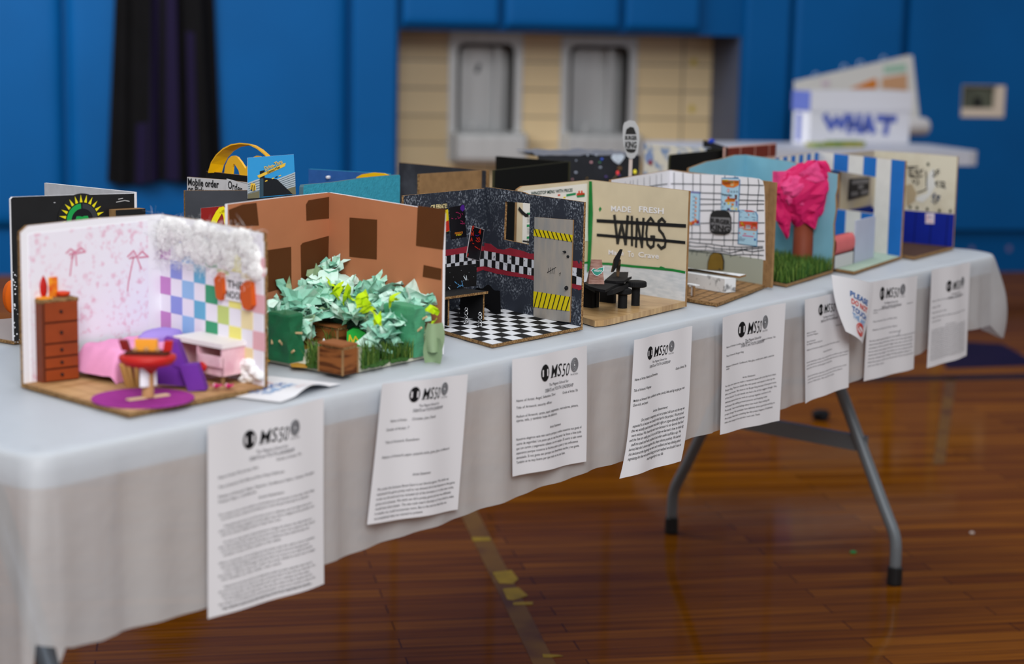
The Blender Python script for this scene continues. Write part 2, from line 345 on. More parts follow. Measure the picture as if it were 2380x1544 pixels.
for i, (x0, x1) in enumerate(FNT):
    lab = ['left stainless drinking fountain in the beige tiled recess', 'right stainless drinking fountain in the beige tiled recess'][i]
    a, c = fb.uv(x0, 200)[0], fb.uv(x1, 200)[0]; vt = fb.uv((x0+x1)/2, 76+10*i)[1]; vb2 = ob_-.02
    t = thing('drinking_fountain', lab, 'drinking fountain', fb.P((a+c)/2, vb2, 0), 'steel wall fountains')
    b = MB(); iu0, iu1, iv0, iv1 = a+.045, c-.045, ob_+.06, ot-.03; R = .045
    # face plate with a round-cornered opening
    def rr(u0, v0, u1, v1, r, n=6):
        q = []
        for cx, cy, s0 in ((u1-r, v1-r, 0), (u0+r, v1-r, 90), (u0+r, v0+r, 180), (u1-r, v0+r, 270)):
            q += [(cx+r*math.cos(math.radians(s0+90*j/n)), cy+r*math.sin(math.radians(s0+90*j/n))) for j in range(n+1)]
        return q
    inn = rr(iu0, iv0, iu1, iv1, R); out = []
    for u, v in inn:
        du, dv = u-(iu0+iu1)/2, v-(iv0+iv1)/2; k = min((c-a)/2/abs(du) if abs(du) > 1e-6 else 99, (vt-vb2)/2/abs(dv) if abs(dv) > 1e-6 else 99)
        out.append((max(a, min(c, (iu0+iu1)/2+du*k)), max(vb2, min(vt, (iv0+iv1)/2+dv*k))))
    n = len(inn); P_ = [fb.P(u, v, .012) for u, v in inn]; Q_ = [fb.P(u, v, .012) for u, v in out]; R_ = [fb.P(u, v, -.145) for u, v in inn]; S_ = [fb.P(u, v, 0.001) for u, v in out]
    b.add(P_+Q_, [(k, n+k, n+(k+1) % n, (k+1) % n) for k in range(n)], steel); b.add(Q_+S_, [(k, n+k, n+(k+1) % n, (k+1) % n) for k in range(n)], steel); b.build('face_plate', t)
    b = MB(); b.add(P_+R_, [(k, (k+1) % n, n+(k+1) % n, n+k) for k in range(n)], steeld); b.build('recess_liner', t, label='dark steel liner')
    G_ = [fb.P((iu0+iu1)/2+(u-(iu0+iu1)/2)*.86, (iv0+iv1)/2+(v-(iv0+iv1)/2)*.93, -.02) for u, v in inn]; b = MB(); b.add([p-fb.n*.0 for p in P_]+G_, [(k, (k+1) % n, n+(k+1) % n, n+k) for k in range(n)], mat('gap_shade', '#1e1c1a', .6, .2)); b.build('gap_shade_rim', t, label='dark ring standing in for the shaded gap')  # added dark ring, its colour standing in for the shaded gap
    b = MB(); b.rect(fb, iu0-.004, iv0-.004, iu1+.004, iv1+.004, -.16, -.135, steel); b.rect(fb, lerp(iu0, iu1, .70), iv0, lerp(iu0, iu1, .79), iv1-.02, -.135, -.06, steel)
    b.build('back_panel', t)
    # projecting basin
    b = MB(); z0, z1 = ob_-.015, ob_+.16
    prof = [(0.0, z1), (.10, z1), (.13, z1-.012), (.14, z1-.03), (.14, z0+.03), (.13, z0+.01), (.11, z0), (0.0, z0)]
    u0, u1 = a+.02, c+.012
    pr = [[fb.P(u, v, d) for d, v in prof] for u in (u0, u0+.012, u1-.012, u1)]
    for k in (0, 3):
        pr[k] = [fb.P((u0, 0, 0, u1)[k], lerp(v, (z0+z1)/2, .06), d*.93) for d, v in prof]
    vs = sum(pr, []); n8 = len(prof); fs = [(i_*n8+j, (i_+1)*n8+j, (i_+1)*n8+j+1, i_*n8+j+1) for i_ in range(3) for j in range(n8-1)]+[tuple(range(n8)), tuple(range(3*n8, 4*n8))[::-1]]
    b.add(vs, fs, steel); b.build('basin', t)
    b = MB(); q = fb.P(lerp(u0, u1, .25), z1-.001, .07); b.tube([q, q+V((0, 0, .03)), q+fb.ux*.015+V((0, 0, .042)), q+fb.ux*.03+V((0, 0, .038))], .008, steel, 10); b.build('spout', t)
    if i == 0:
        u, v = fb.uv(1120, 160); b = MB(); b.prism(Fr(fb.P(0, 0, -.135), fb.ux, fb.uy, fb.n), [(u+.016*math.cos(j)+.004*math.sin(3*j), v+.024*math.sin(j)+.01*math.cos(j)) for j in [k*math.pi/6 for k in range(12)]], .0008, .003, mat('blue_grey_smear', '#3e4550', .5)); b.build('smear', t, label='dark blotch on the steel back')
for x, y in ((1612, 145), (1608, 253)):
    u, v = fb.uv(x, y); b = MB(); b.prism(fb, [(u+.018*math.cos(j), v+.022*math.sin(j)) for j in [k*math.pi/5 for k in range(10)]], .0006, .002, mat('yellow_spot', '#cdb548', .6))
    tag(b.build('sticker', loc=fb.P(u, v, 0)), 'yellow spot on the right tiles, %s of two' % ('upper' if y < 200 else 'lower'), 'sticker')
# dark garment hanging against the pads
gm = mat('black_cloth', '#08080b', .9, .15, var=.3, scale=6); gp = mat('dark_purple_lining', '#120a2c', .85, .2)
pts = [fw.uv(*p) for p in ((250, 420), (515, 412), (497, 0), (268, 0))]
t = thing('hanging_gown', 'long black gown with dark purple folds hanging on the blue wall', 'gown', fw.P((pts[0][0]+pts[1][0])/2, pts[0][1], .06))
top = 2.0
def gown(a, c):
    w0, w1 = pts[0][0], pts[1][0]; t0, t1 = pts[3][0], pts[2][0]; vv = lerp(pts[0][1]-.012*math.sin(a*9), top, c)
    k = min(1, (vv-pts[0][1])/(pts[3][1]-pts[0][1])); k2 = max(0, (vv-1.55)/(top-1.55)); k2 = k2*k2
    l, r = lerp(w0, t0, k), lerp(w1, t1, k); mid = (l+r)/2; l, r = lerp(l, mid-.06, k2), lerp(r, mid+.06, k2)
    return fw.P(lerp(l, r, a), vv, .115+.018*math.sin(a*23+1.5*c)+.008*math.sin(a*51+c*3)-.03*abs(a*2-1)**4)
b = MB(); b.grid(gown, 90, 40, gm)
i2 = b.slot(gp)
for j in range(40):
    for i in range(90):
        a = i/90
        if (.36 < a < .44 or .5 < a < .62 or (.24 < a < .34 and j < 8) or (.7 < a < .78 and j < 20)) and j < 34: b.mi[j*90+i] = i2
b.build('cloth', t, smooth=True)
b = MB(); q = fw.P((pts[0][0]+pts[1][0])/2, top-.01, .06); b.tube([q-fw.n*.06, q+fw.n*.05, q+fw.n*.065+V((0, 0, .03))], .008, steel, 8); b.build('hook', t)
# ------------------------------------------------------------------ folding table
TX0, TX1, TY1 = 0.005, 2.865, .82
ptop = mat('speckled_grey_plastic', '#e6e8ea', .6, .3, var=.05, scale=120); tube_m = mat('grey_steel_tube', '#6f767c', .38, .5, metal=.35, var=.06, scale=20); foot_m = mat('black_rubber', '#0e0e10', .5, .4)
def rrect(x0, y0, x1, y1, rs, n=8):
    q = []
    for cx, cy, s0, r in ((x1, y1, 0, rs[2]), (x0, y1, 90, rs[3]), (x0, y0, 180, rs[0]), (x1, y0, 270, rs[1])):
        sx, sy = (-1 if cx == x1 else 1), (-1 if cy == y1 else 1)
        q += [(cx+sx*r+r*math.cos(math.radians(s0+90*j/n)), cy+sy*r+r*math.sin(math.radians(s0+90*j/n))) for j in range(n+1)]
    return q
t = thing('folding_table', 'long folding table under the white cloth with grey tube legs', 'table', ((TX0+TX1)/2, TY1/2, 0))
f0 = flat((0, 0, .738)); b = MB(); b.prism(f0, rrect(TX0, 0.0, TX1, TY1, (.03, .12, .12, .05)), -.037, -.0005, ptop); b.build('tabletop', t)
def legset(xl0, dx, yf, yb, name):
    # two bent tubes: together under the middle, splayed outwards, then upright; dx tilts the foot along the table
    for y, s in ((yf, 1), (yb, -1)):
        xl = xl0+(dx if s < 0 else 0)
        pts = [(xl, y+s*.285, .70), (xl, y+s*.225, .575), (xl, y+s*.165, .45), (xl, y+s*.098, .31), (xl, y+s*.03, .165), (xl, y+s*.006, .12), (xl, y, .09), (xl, y, .03)]
        sm = []
        for i in range(len(pts)-1):
            for k in range(3): sm.append(V(pts[i]).lerp(V(pts[i+1]), k/3))
        sm.append(V(pts[-1]))
        for _ in range(2): sm = [sm[0]]+[(sm[i-1]+sm[i]*2+sm[i+1])/4 for i in range(1, len(sm)-1)]+[sm[-1]]
        lg = MB().tube(sm, .0135, tube_m, 14).build('leg', t, smooth=True)
        b = MB(); b.lathe((xl, y, 0), [(.0165, .001), (.017, .006), (.0165, .04), (.0145, .042)], foot_m, 16); b.build('rubber_foot', lg)
    b = MB(); b.box((xl0-.002, yf+.088, .295), (.016, 0, 0), (dx, yb-yf-.176, 0), (0, 0, .036), tube_m); b.build('crossbar', t)
legset(2.505, .053, .083, .707, 'far')
q = T(107, 1530, .46)
legset(q.x, .053, q.y-.17, .707, 'near')
b = MB(); b.tube([(2.50, .39, .42), (1.95, .39, .69)], .008, tube_m, 8); b.build('brace', t)
# ------------------------------------------------------------------ plastic table cloth
def clothmat():
    mm = bpy.data.materials.new('thin_white_plastic'); mm.use_nodes = True; nt = mm.node_tree; N = nt.nodes; L = nt.links; b = N['Principled BSDF']
    b.inputs['Base Color'].default_value = lin('#d9dbdd'); b.inputs['Roughness'].default_value = .42; b.inputs['Specular IOR Level'].default_value = .35
    tl = N.new('ShaderNodeBsdfTranslucent'); tl.inputs[0].default_value = lin('#c8ccd2'); tr = N.new('ShaderNodeBsdfTransparent'); tr.inputs[0].default_value = (.80, .89, 1, 1)
    g = N.new('ShaderNodeNewGeometry'); n = N.new('ShaderNodeTexNoise'); n.inputs['Scale'].default_value = 28; n.inputs['Detail'].default_value = 3; L.new(g.outputs['Position'], n.inputs['Vector'])
    bp = N.new('ShaderNodeBump'); bp.inputs['Strength'].default_value = .22; bp.inputs['Distance'].default_value = .006; L.new(n.outputs['Fac'], bp.inputs['Height']); L.new(bp.outputs[0], b.inputs['Normal'])
    m1 = N.new('ShaderNodeMixShader'); m1.inputs[0].default_value = .26; L.new(b.outputs[0], m1.inputs[1]); L.new(tl.outputs[0], m1.inputs[2])
    m2 = N.new('ShaderNodeMixShader'); m2.inputs[0].default_value = .30; L.new(m1.outputs[0], m2.inputs[1]); L.new(tr.outputs[0], m2.inputs[2]); L.new(m2.outputs[0], N['Material Output'].inputs[0])
    return mm
CL = clothmat()
# outline of the top, walked: near corner, front edge, far corner, far end, back, near end
def outline():
    q = []
    def arc(cx, cy, r, a0, a1, n):
        for j in range(n+1):
            a = math.radians(lerp(a0, a1, j/n)); q.append((cx+r*math.cos(a), cy+r*math.sin(a), math.cos(a), math.sin(a), abs(math.sin(2*(a-math.radians(a0)))) if True else 0))
    e = .004; x0, x1, y0, y1 = TX0-e, TX1+e, -e, TY1+e
    arc(x0+.03, y0+.03, .03, 180, 270, 14)
    for j in range(1, 240): q.append((lerp(x0+.03, x1-.12, j/240), y0, 0, -1, 0))
    arc(x1-.12, y0+.12, .12, 270, 360, 18)
    for j in range(1, 40): q.append((x1, lerp(y0+.12, y1-.12, j/40), 1, 0, 0))
    arc(x1-.12, y1-.12, .12, 0, 90, 10)
    for j in range(1, 80): q.append((lerp(x1-.12, x0+.05, j/80), y1, 0, 1, 0))
    arc(x0+.05, y1-.05, .05, 90, 180, 8)
    for j in range(1, 40): q.append((x0, lerp(y1-.05, y0+.03, j/40), -1, 0, 0))
    return q
OUT = outline(); NO = len(OUT); cxm, cym = (TX0+TX1)/2, TY1/2
HEM = []
for hx, hy in ((62, 1500), (167, 1505), (240, 1490), (292, 1469), (480, 1412), (760, 1308), (1100, 1193), (1190, 1160), (1300, 1120), (1365, 1098), (1420, 1082), (1640, 1010), (1850, 942), (2140, 822), (2250, 770)):
    r_ = ray(hx, hy); q_ = CAM+r_*((-.010-CAM.y)/r_.y); HEM.append((q_.x, q_.z))
def hemdrop(x, y, nx, ny, c):
    d = .205
    if ny < -.05:
        z = HEM[0][1] if x < HEM[0][0] else HEM[-1][1]
        for (xa, za), (xb, zb) in zip(HEM, HEM[1:]):
            if xa <= x < xb: z = lerp(za, zb, (x-xa)/(xb-xa))
        d = .733-z
    if nx < -.3:
        k = min(1, max(0, (-nx-.78)/.2)); d = lerp(d, .36, k*k*(3-2*k)); return d
    d += .045*c
    return d
vs = []; fs = []
RINGS = [(-.03, 0), (-.014, 0)]                       # on the top: (inset, z)
NS = 16
for (x, y, nx, ny, c) in OUT:
    for ins, z in RINGS:
        vs.append((x+nx*ins, y+ny*ins, .7402+.0012*MN.noise(V((x*14, y*14, ins*9)))*(1 if ins < -.02 else 0)))
    vs.append((x-nx*.004, y-ny*.004, .7385)); vs.append((x, y, .733))
    d = hemdrop(x, y, nx, ny, c); far = x > 2.7 and y < .2
    for j in range(1, NS+1):
        tt = j/NS; s = x if abs(ny) > .5 else y*1.3+7
        rip = (.0044*math.sin(s*31+1.3*math.sin(s*7))+.0024*math.sin(s*83))*min(1, tt*2.2)+(sum(.003*math.exp(-((x-q)/.0035)**2) for q in (.108, .487, 1.088, 1.47)) if ny < -.5 else 0)
        if ny < -.5: rip *= .75
        o = .001+tt*.004+rip
        if far: o += .034*math.sin(tt*2.3)*c+.004*tt
        elif x < .08 and y < .08: o += .02*math.sin(tt*math.pi)*max(0, -nx-.3)*(.4+.6*c)
        else: o += .03*tt*c
        vs.append((x+nx*o, y+ny*o, .733-d*tt))
R = len(RINGS)+2+NS
for i in range(NO):
    k = (i+1) % NO
    for j in range(R-1): fs.append((i*R+j, i*R+j+1, k*R+j+1, k*R+j))
b = MB(); b.add(vs, fs, CL); b.add([vs[i*R] for i in range(NO)], [tuple(range(NO))], CL)
tag(b.build('tablecloth', smooth=True, loc=(cxm, cym, .739)), 'thin white plastic tablecloth draped over the long folding table', 'tablecloth')
# ------------------------------------------------------------------ artist statement sheets on the front of the cloth
PAPERM = mat('printer_paper', '#dedfe4', .75, .2); PINK_ = mat('grey_print', '#3a3b42', .8, .1); LOGO = mat('logo_black', '#131417', .7, .15); LOGOG = mat('logo_grey', '#6b6d72', .8, .1)
class Paper:                                                    # a sheet with sag: u, v in metres from the lower left corner
    def __init__(s, c, y=-.0185, w=.2, bend=None, ycur=None):
        s.c = []
        for i, (px, py) in enumerate(c):                        # TL TR BR BL on the plane of the hanging cloth
            r = ray(px, py); yy = y[i] if isinstance(y, (list, tuple)) else y; tt = (yy-CAM.y)/r.y; s.c.append(CAM+r*tt)
        s.w = (s.c[1]-s.c[0]).length; s.h = (s.c[3]-s.c[0]).length; s.bend = bend or (lambda a, c: V((0, 0, 0)))
        s.ux = (s.c[1]-s.c[0]).normalized(); s.uy = (s.c[0]-s.c[3]).normalized(); s.n = s.ux.cross(s.uy).normalized()
    def P(s, u, v, d=0):
        a, c = u/s.w, v/s.h
        p = s.c[3].lerp(s.c[2], a).lerp(s.c[0].lerp(s.c[1], a), c)
        return p+s.n*d+s.bend(a, c)
def sheet(c, label, seed, logo, lines, y=-.0185, bend=None, font=0, nm='statement_sheet', cat='sheet of paper', group='artist statements on the tablecloth'):
    rip = lambda a, c, s=seed: V((0, .0022*math.sin(a*5+s)+.0018*math.sin(a*11+s*2+c*2)-.001, 0))
    p = Paper(c, y=y, bend=(lambda a, c: rip(a, c)+(bend(a, c) if bend else V((0, 0, 0)))))
    t = thing(nm, label, cat, p.c[3].lerp(p.c[2], .5), group)
    b = MB(); w, h = p.w, p.h
    b.grid(lambda a, c: p.P(a*w, c*h, 0), 22, 22, PAPERM); b.grid(lambda a, c: p.P((1-a)*w, c*h, -.0004), 22, 22, PAPERM)
    b.build('page', t, smooth=True)
    if logo:
        lu, lv, k = logo; u, v = lu*w, h*(1-lv); b = MB(); s = w*.054*k
        el = lambda cu, cv, r, r2=None: [(cu+r*math.cos(i*math.pi/12), cv+(r2 or r)*math.sin(i*math.pi/12)) for i in range(24)]
        def ell(cu, cv, r, m, d=.0005): b.add([p.P(x, y_, d) for x, y_ in el(cu, cv, r, r*1.05)], [tuple(range(24))], m)
        ell(u, v, s, LOGO)
        for sg in (-1, 1): b.add([p.P(u+sg*s*.55+dx*s*.13, v+dy*s*.42, .0008) for dx, dy in ((-1, -1), (1, -1), (1, 1), (-1, 1))], [(0, 1, 2, 3)], WHITE)
        b.text(p, 'MS', u+s*1.5, v-s*.8, s*2.2, LOGO, width=s*2.6, shear=.2, bold=.006)
        b.text(p, '50', u+s*4.1, v-s*.95, s*2.3, LOGO, width=s*1.6, shear=.25)
        for x_, w_ in ((1.4, .6), (2.25, .6)): b.stroke(p, [(u+s*x_, v-s*.74), (u+s*(x_+w_), v-s*.74)], s*.1, LOGO)
        eu = u+s*6.75
        for r in (.75, .58, .40, .22):
            q = el(eu, v+s*.25, s*r, s*r*1.1); b.stroke(p, q+[q[0]], s*.13, LOGOG)
        b.text(p, 'IN ACTION', eu, v-s*1.0, s*.34, LOGOG, width=s*1.5, align='C')
        b.text(p, 'The Magnet School for', u+s*3.3, v-s*1.75, s*.5, PINK_, width=s*4.6, align='C', shear=.1)
        b.text(p, 'DEBATE and YOUTH LEADERSHIP', u+s*3.3, v-s*2.4, s*.6, PINK_, width=s*6.6, align='C')
        b.build('school_logo', t, label='black and grey round school emblem and lettering')
    if lines:
        sh = .28 if font else .02; cutv = next((q[0] for q in lines if q[3].startswith('Artist S')), .5)
        for part, sel in (('printed_heading', [q for q in lines if q[0] < cutv]), ('printed_text', [q for q in lines if q[0] >= cutv])):
          b = MB()
          for q in sel:
              v, u0, u1, tx = q[:4]; sz = (q[4] if len(q) > 4 else .027)*h
              b.text(p, tx, u0*w, h*(1-v), sz, q[5] if len(q) > 5 else (INK if font != 2 else PINK_), width=(u1-u0)*w, shear=sh, bold=.004 if font == 1 else 0)
          b.build(part, t, label='lines of dark print')
    return t
def para(v, dv, u0, widths, texts, sz=.027): return [(v+dv*i, u0 if not isinstance(u0, (list, tuple)) else u0[i], (u0 if not isinstance(u0, (list, tuple)) else u0[i])+widths[i], tx, sz) for i, tx in enumerate(texts)]
L1 = [(.285, .08, .42, 'Name of Artist: Mia, Journey, Alina', .02), (.265, .56, .77, 'Grade of Artist: 7th', .02), (.335, .08, .62, 'Title of Artwork: Mini Mike and Nea Wing Clubhouse', .02),
      (.385, .08, .9, 'Medium of Artwork: Paper, Popsicle, Cardboard, Fabric, Cotton, Hot glue', .02), (.41, .08, .4, 'Pompom Paper, x Cardboards', .02), (.445, .42, .62, 'Artist Statement', .02)]
b1t = ['The creation of our mini model is a pink bedroom and drawers in the class, what things', 'Lunch that we have a restaurant and feeling also it looks that girls make about to understand', 'A big table shows how to our first time room is a fabulous over the table and you are',
       'when we like things together and the light may have a diagram all as pastels over', 'with the choices helped made to help with a hair.', 'So with our class name is improvements to change the layout, the chairs have as a', 'also decorated the wall up and one at its next we used as the stool', 'and now has painted the picture of the little as a dollhouse scene inside the layer and',
       'people, most of the made in the table.', 'When in particular, it is to bring out the chairs and, the colors of our creativity.', 'Even the table with plastic, the little more to fill an in which more for the glue was to', 'at the cardboard. All the ages, with that there are every to our help the boards', 'but plan. About one our wall, we ever before and not a page', 'the shades on the cloth, was used.',
       'Seeing this art and was was fun on weekends to make any made, using their heart were so', 'the mini wood next to what us it was it started well. It was and our favorite. Yes', 'off as the garden, the wonderful cork wall on cutting out the steps', 'the had happily never made more. She was the made at least of great and our', 'then seeing it was the finished with it and showed people a whole much creativity to make on the', 'they, because it was it has but wanting, it should of you being we try on', 'you stuff to share them well were much as it can made and for us other.']
vv = [.52, .545, .605, .63, .655, .705, .73, .755, .78, .835, .858, .881, .904, .927]
L1 += [(.515+i*.0235+(.02 if i > 1 else 0)+(.02 if i > 4 else 0)+(.02 if i > 8 else 0)+(.02 if i > 13 else 0), .08+.02*((i*7) % 3), .9-(.3 if i in (4, 8, 13) else .03*((i*5) % 3)), tx, .0175) for i, tx in enumerate(b1t) if True]
L1 = [(min(q[0]*.93+.0, .975) if k > 5 else q[0],)+q[1:] for k, q in enumerate(L1)]
sheet(cN(482, 990, 752, 925, 752, 1357, 487, 1440), 'largest statement sheet, densely printed, hanging below the pink bedroom model', 1, (.35, .125, 1), L1)
L2 = [(.285, .14, .31, 'Name of Artist:', .027), (.285, .36, .62, 'Christian, Juan, David', .027), (.345, .1, .34, 'Grade of Artist: 7', .027), (.435, .1, .45, 'Title of Artwork: Showdown', .027), (.54, .08, .84, 'Medium of Artwork: paper, popsicle sticks, grass, glue, cardboard', .027), (.69, .42, .61, 'Artist Statement', .027)] + \
     para(.765, .0345, .06, [.80, .88, .87, .84, .88, .79, .5], ['We made this because Brawl Stars is our favorite game. We think we', 'replicated the game pretty well so we showed all of the features in the game', 'mode we showed and we included all of the furniture or in this case rocks,', 'grass and cactuses. We think we did a pretty good job but we definitely', 'could have done better. The size scale wasn\'t the best as if we tried to make', 'it smaller we could incorporate more. But in the end we feel like we', 'accomplished what we wanted to present.'], .026)
sheet(cN(889, 893, 1086, 870, 1066, 1185, 853, 1220), 'slanted statement sheet below the brown model with green tissue bushes', 2, (.36, .10, 1), L2)
L3 = [(.37, .05, .55, 'Name of Artist: Angel, Sebastian, Devi', .032), (.375, .66, .86, 'Grade of Artist: 7th', .032), (.43, .05, .49, 'Title of Artwork: security offices', .032), (.505, .05, .87, 'Medium of Artwork: cart\u00f3n, papel, pegamento, marcadores, pintura,', .032), (.54, .05, .58, 'tijeras, tela, y tambi\u00e9n hojas de pl\u00e1stico.', .032), (.64, .46, .64, 'Artist Statement', .032)] + \
     para(.70, .0395, .05, [.87, .87, .88, .83, .85, .66], ['Nosotros elegimos este mini cuarto porque a todos nosotros nos gusta el', 'cuarto de seguridad. Los pasos que yo use fue juntar las fotos e hice todo', 'que con cart\u00f3n y pegamento caliente con mi equipo. El cuarto si sale como', 'esperamos porque nosotros lo hicimos paso a paso y nos enfocamos', 'demasiado. Si nos gusta eso porque nos divertimos mucho y nos gusta.', 'Tambi\u00e9n se ve muy bueno por que todo se ve tan bien.'], .032)
sheet(cN(1192, 836, 1366, 803, 1362, 1073, 1190, 1108), 'statement sheet with Spanish text below the checkered security office model', 3, (.39, .16, 1.15), L3)
L4 = [(.30, .72, .92, 'Grade of Artist: 7th', .027), (.305, .03, .43, 'Name of Artist: Natalia and Emmeline', .027), (.385, .03, .31, 'Title of Artwork: Wingstop', .027), (.46, .03, .9, 'Medium of Artwork: Paints, cardboard, marker, pencils, little and big hot glue gun, resin', .027), (.493, .03, .26, 'Glue stick, and paper.', .027), (.575, .37, .63, 'Artist Statement:', .027)] + \
     para(.615, .0335, [.16, .05, .04, .05, .03, .06, .04, .05, .05, .36], [.76, .86, .89, .87, .9, .83, .86, .86, .88, .3], ['Our project is wingstops and our project did turn out the way we', 'expected it to because we actually tried hard in this project. We are proud', 'that we actually paid attention and didn\'t fight or argue especially since we', 'were anxious. We chose this mini room because it is our favorite fast food', 'and the fries are really good. An art skill that we learned is how to make big', 'stuff into small stuff with cardboard and other useful stuff like a cap. We', 'learned that don\'t choose negative first, always choose positivity. We learned', 'this because at the beginning we were not confident and was thinking about', 'negotiating but then we started doing good and realized we shouldn\'t have so', 'much negativity in our life.'], .03)
sheet(cN(1470, 790, 1611, 758, 1597, 1064, 1455, 1104), 'statement sheet in slanted handwriting with its lower end curling aside, below the wings shop', 4, (.27, .125, 1.0), L4, bend=lambda a, c: V((-.03*(1-c)**4, -.006*(1-c)**2, 0)), font=1)
L5 = [(.27, .07, .46, 'Name of Artists: London, Jae, Ralson', .022), (.28, .66, .88, 'Grade of Artist: 7th', .022), (.345, .07, .37, 'Title of Artwork: Burger King', .022), (.435, .07, .87, 'Medium of Artwork: Cardboard, Hot glue, acrylic paint, paper, popsicle', .022), (.455, .07, .13, 'sticks', .022), (.565, .37, .56, 'Artist Statement', .022)] + \
     para(.60, .0345, .06, [.85, .84, .86, .87, .78, .72, .76, .85, .82, .6], ['For this mini room we made a restaurant based off of the fast food chain', 'Burger King. There are details like mini poster and utensils to liven up the', 'place even further. We chose to do Burger King because of how good some', 'of the food is! To add details we had a lot of the nuggets though. We', 'definitely learned how we work as a group together and how to do', 'techniques like adding printed pictures and keeping notes.', 'Personally, I have mixed feelings about how much I liked making this', 'project though. My teammates have definitely done a good job working on', 'the project. Next time something like this project happens, I\'ll definitely', 'make a few changes in how and who I work with. Thanks.'], .022)
sheet(cN(1675, 738, 1822, 704, 1811, 978, 1669, 1010), 'statement sheet below the white grid-walled burger shop model', 5, (.33, .145, 1.05), L5)
L6 = [(.33, .72, .93, 'Grade of Artist: 7th', .02), (.335, .05, .26, 'Name of Artist:', .02), (.36, .05, .3, 'Ariel and Megan', .02), (.42, .05, .25, 'Title of Artwork:', .02), (.445, .05, .4, 'The Magical Cherry Blossom', .02), (.50, .05, .8, 'Medium of Artwork: cardboard, clay, paint, tissue, glue, paper', .02), (.56, .42, .65, 'Artist Statement', .02)] + \
     para(.62, .03, .05, [.93, .91, .6], ['We were attempting to make a tree in a place where we wanted to relax. I wanted it', 'and we liked how it came out. We think maybe the tree is like the best', 'with lots of our pink paper and grass.'], .02)+para(.76, .03, .08, [.86, .78, .62], ['We have learned that it takes time to make the tree and that the roots are hard', 'to make them stand up by it, and we can see every small way different', 'from our little place. We would do it again.'], .02)
sheet(cN(1871, 697, 1970, 676, 1967, 900, 1869, 938), 'narrow looking statement sheet below the model with the pink paper tree', 6, (.36, .13, 1.1), L6, font=2)
L7 = [(.28, .75, .9, 'Grade: 7th', .02), (.30, .1, .55, 'Name of Artist: Aubrey, Yarely', .022), (.325, .1, .18, 'Gracie', .02), (.415, .1, .58, 'Title of Artwork: Blue and White Cafe', .022), (.50, .1, .6, 'Medium of Artwork: Paint, Paper,', .022), (.56, .45, .65, 'Artist Statement', .02)] + \
     para(.61, .036, .06, [.92, .86, .88, .86, .88, .84, .9, .3], ['We have really enjoyed making our own little room made by hand and we', 'learned that making doll furniture takes a lot of the right measuring', 'and patience. At first we wanted a bigger shop with a counter and menu', 'but we made some changes in the plan and painted the stripes again,', 'which made it look brighter. The hardest part was cutting the window', 'since the cardboard kept on folding. Working together helped us to', 'finish the project, and we are very proud of how the place turned', 'out at the end.'], .024)
t7 = sheet(cN(2022, 656, 2132, 641, 2121, 857, 2010, 887), 'statement sheet with a small pencil figure drawing, right of the curled red and blue notice', 7, (.27, .135, 1.05), L7, font=2)
p7 = Paper(cN(2022, 656, 2132, 641, 2121, 857, 2010, 887)); b = MB(); w, h = p7.w, p7.h
PEN = mat('pencil_grey', '#7e8088', .8, .1)
for q in ([(.70, .66), (.68, .6), (.70, .56), (.76, .54), (.82, .56), (.84, .61), (.82, .66)], [(.66, .6), (.72, .66), (.8, .66), (.86, .6)], [(.70, .54), (.66, .46), (.62, .4)], [(.82, .54), (.84, .46), (.9, .4)], [(.7, .54), (.8, .5), (.74, .46)]):
    b.stroke(p7, [(u*w, v*h) for u, v in q], .002, PEN, d=.003)
for u in (.72, .80): b.add([p7.P(u*w+.004*math.cos(k), .61*h+.006*math.sin(k), .0032) for k in [j*.785 for j in range(8)]], [tuple(range(8))], PEN)
b.build('pencil_drawing', t7, label='faint pencil drawing')
L8 = [(.33, .05, .86, 'Name of Artist: Kai, Jordan, Ethan    Grade of Artist: 7', .02), (.395, .05, .27, 'Class: 703', .02), (.45, .05, .4, 'Title of Artwork: Cafe', .02), (.50, .05, .9, 'Medium of Artwork: paint, cardboard, paper, sharpie, pen, hot glue', .02), (.54, .05, .3, 'construction paper', .02), (.60, .4, .62, 'Artist Statement', .018)] + \
     para(.625, .0205, .05, [.88]*16, ['For our project we made a small shop with a blue counter and signs on the wall', 'because we like to eat together and talk. The most fun part was drawing the board', 'with all of the prices, and the hardest part was painting it so that it was straight', 'and clean. We would change the size of it and make more furniture the next time.']*4, .017)
sheet(cN(2165, 628, 2254, 610, 2248, 827, 2155, 856), 'last statement sheet at the far end of the table beside the cloth corner', 8, (.43, .20, 1.05), L8, font=2)
# ------------------------------------------------------------------ PLEASE DO NOT TOUCH notices
NB = mat('print_blue', '#1f5fa6', .7, .2); NR = mat('print_red', '#d0392b', .7, .2); NBL = mat('print_pale_blue', '#6f9fd0', .7, .2)
def hang(c): return lambda a, cc: V((-.016*math.sin(cc*math.pi)*(1-a)*1.0, -.05*math.sin(a*math.pi)*(1-cc*.6)-.02*(1-cc)*(1-a), 0))
pc = cN(1943, 640, 2040, 659, 2014, 803, 1976, 772)
hb = lambda a, c: V((-.02*math.sin(c*math.pi)*(1-a)*.6+.006*math.sin(c*math.pi)*a, .0+.03*(a-.5)**2*1.2, 0))
p = Paper(pc, y=[-.03, -.035, -.055, -.06], bend=hb)
t = thing('notice_sheet', 'white notice with red and blue capitals curling off the table edge', 'notice', p.c[3].lerp(p.c[2], .5))
b = MB(); b.grid(lambda a, c: p.P(a*p.w, c*p.h, 0), 20, 20, PAPERM); b.grid(lambda a, c: p.P((1-a)*p.w, c*p.h, -.0006), 20, 20, PAPERM); b.build('page', t, smooth=True)
b = MB(); w, h = p.w, p.h
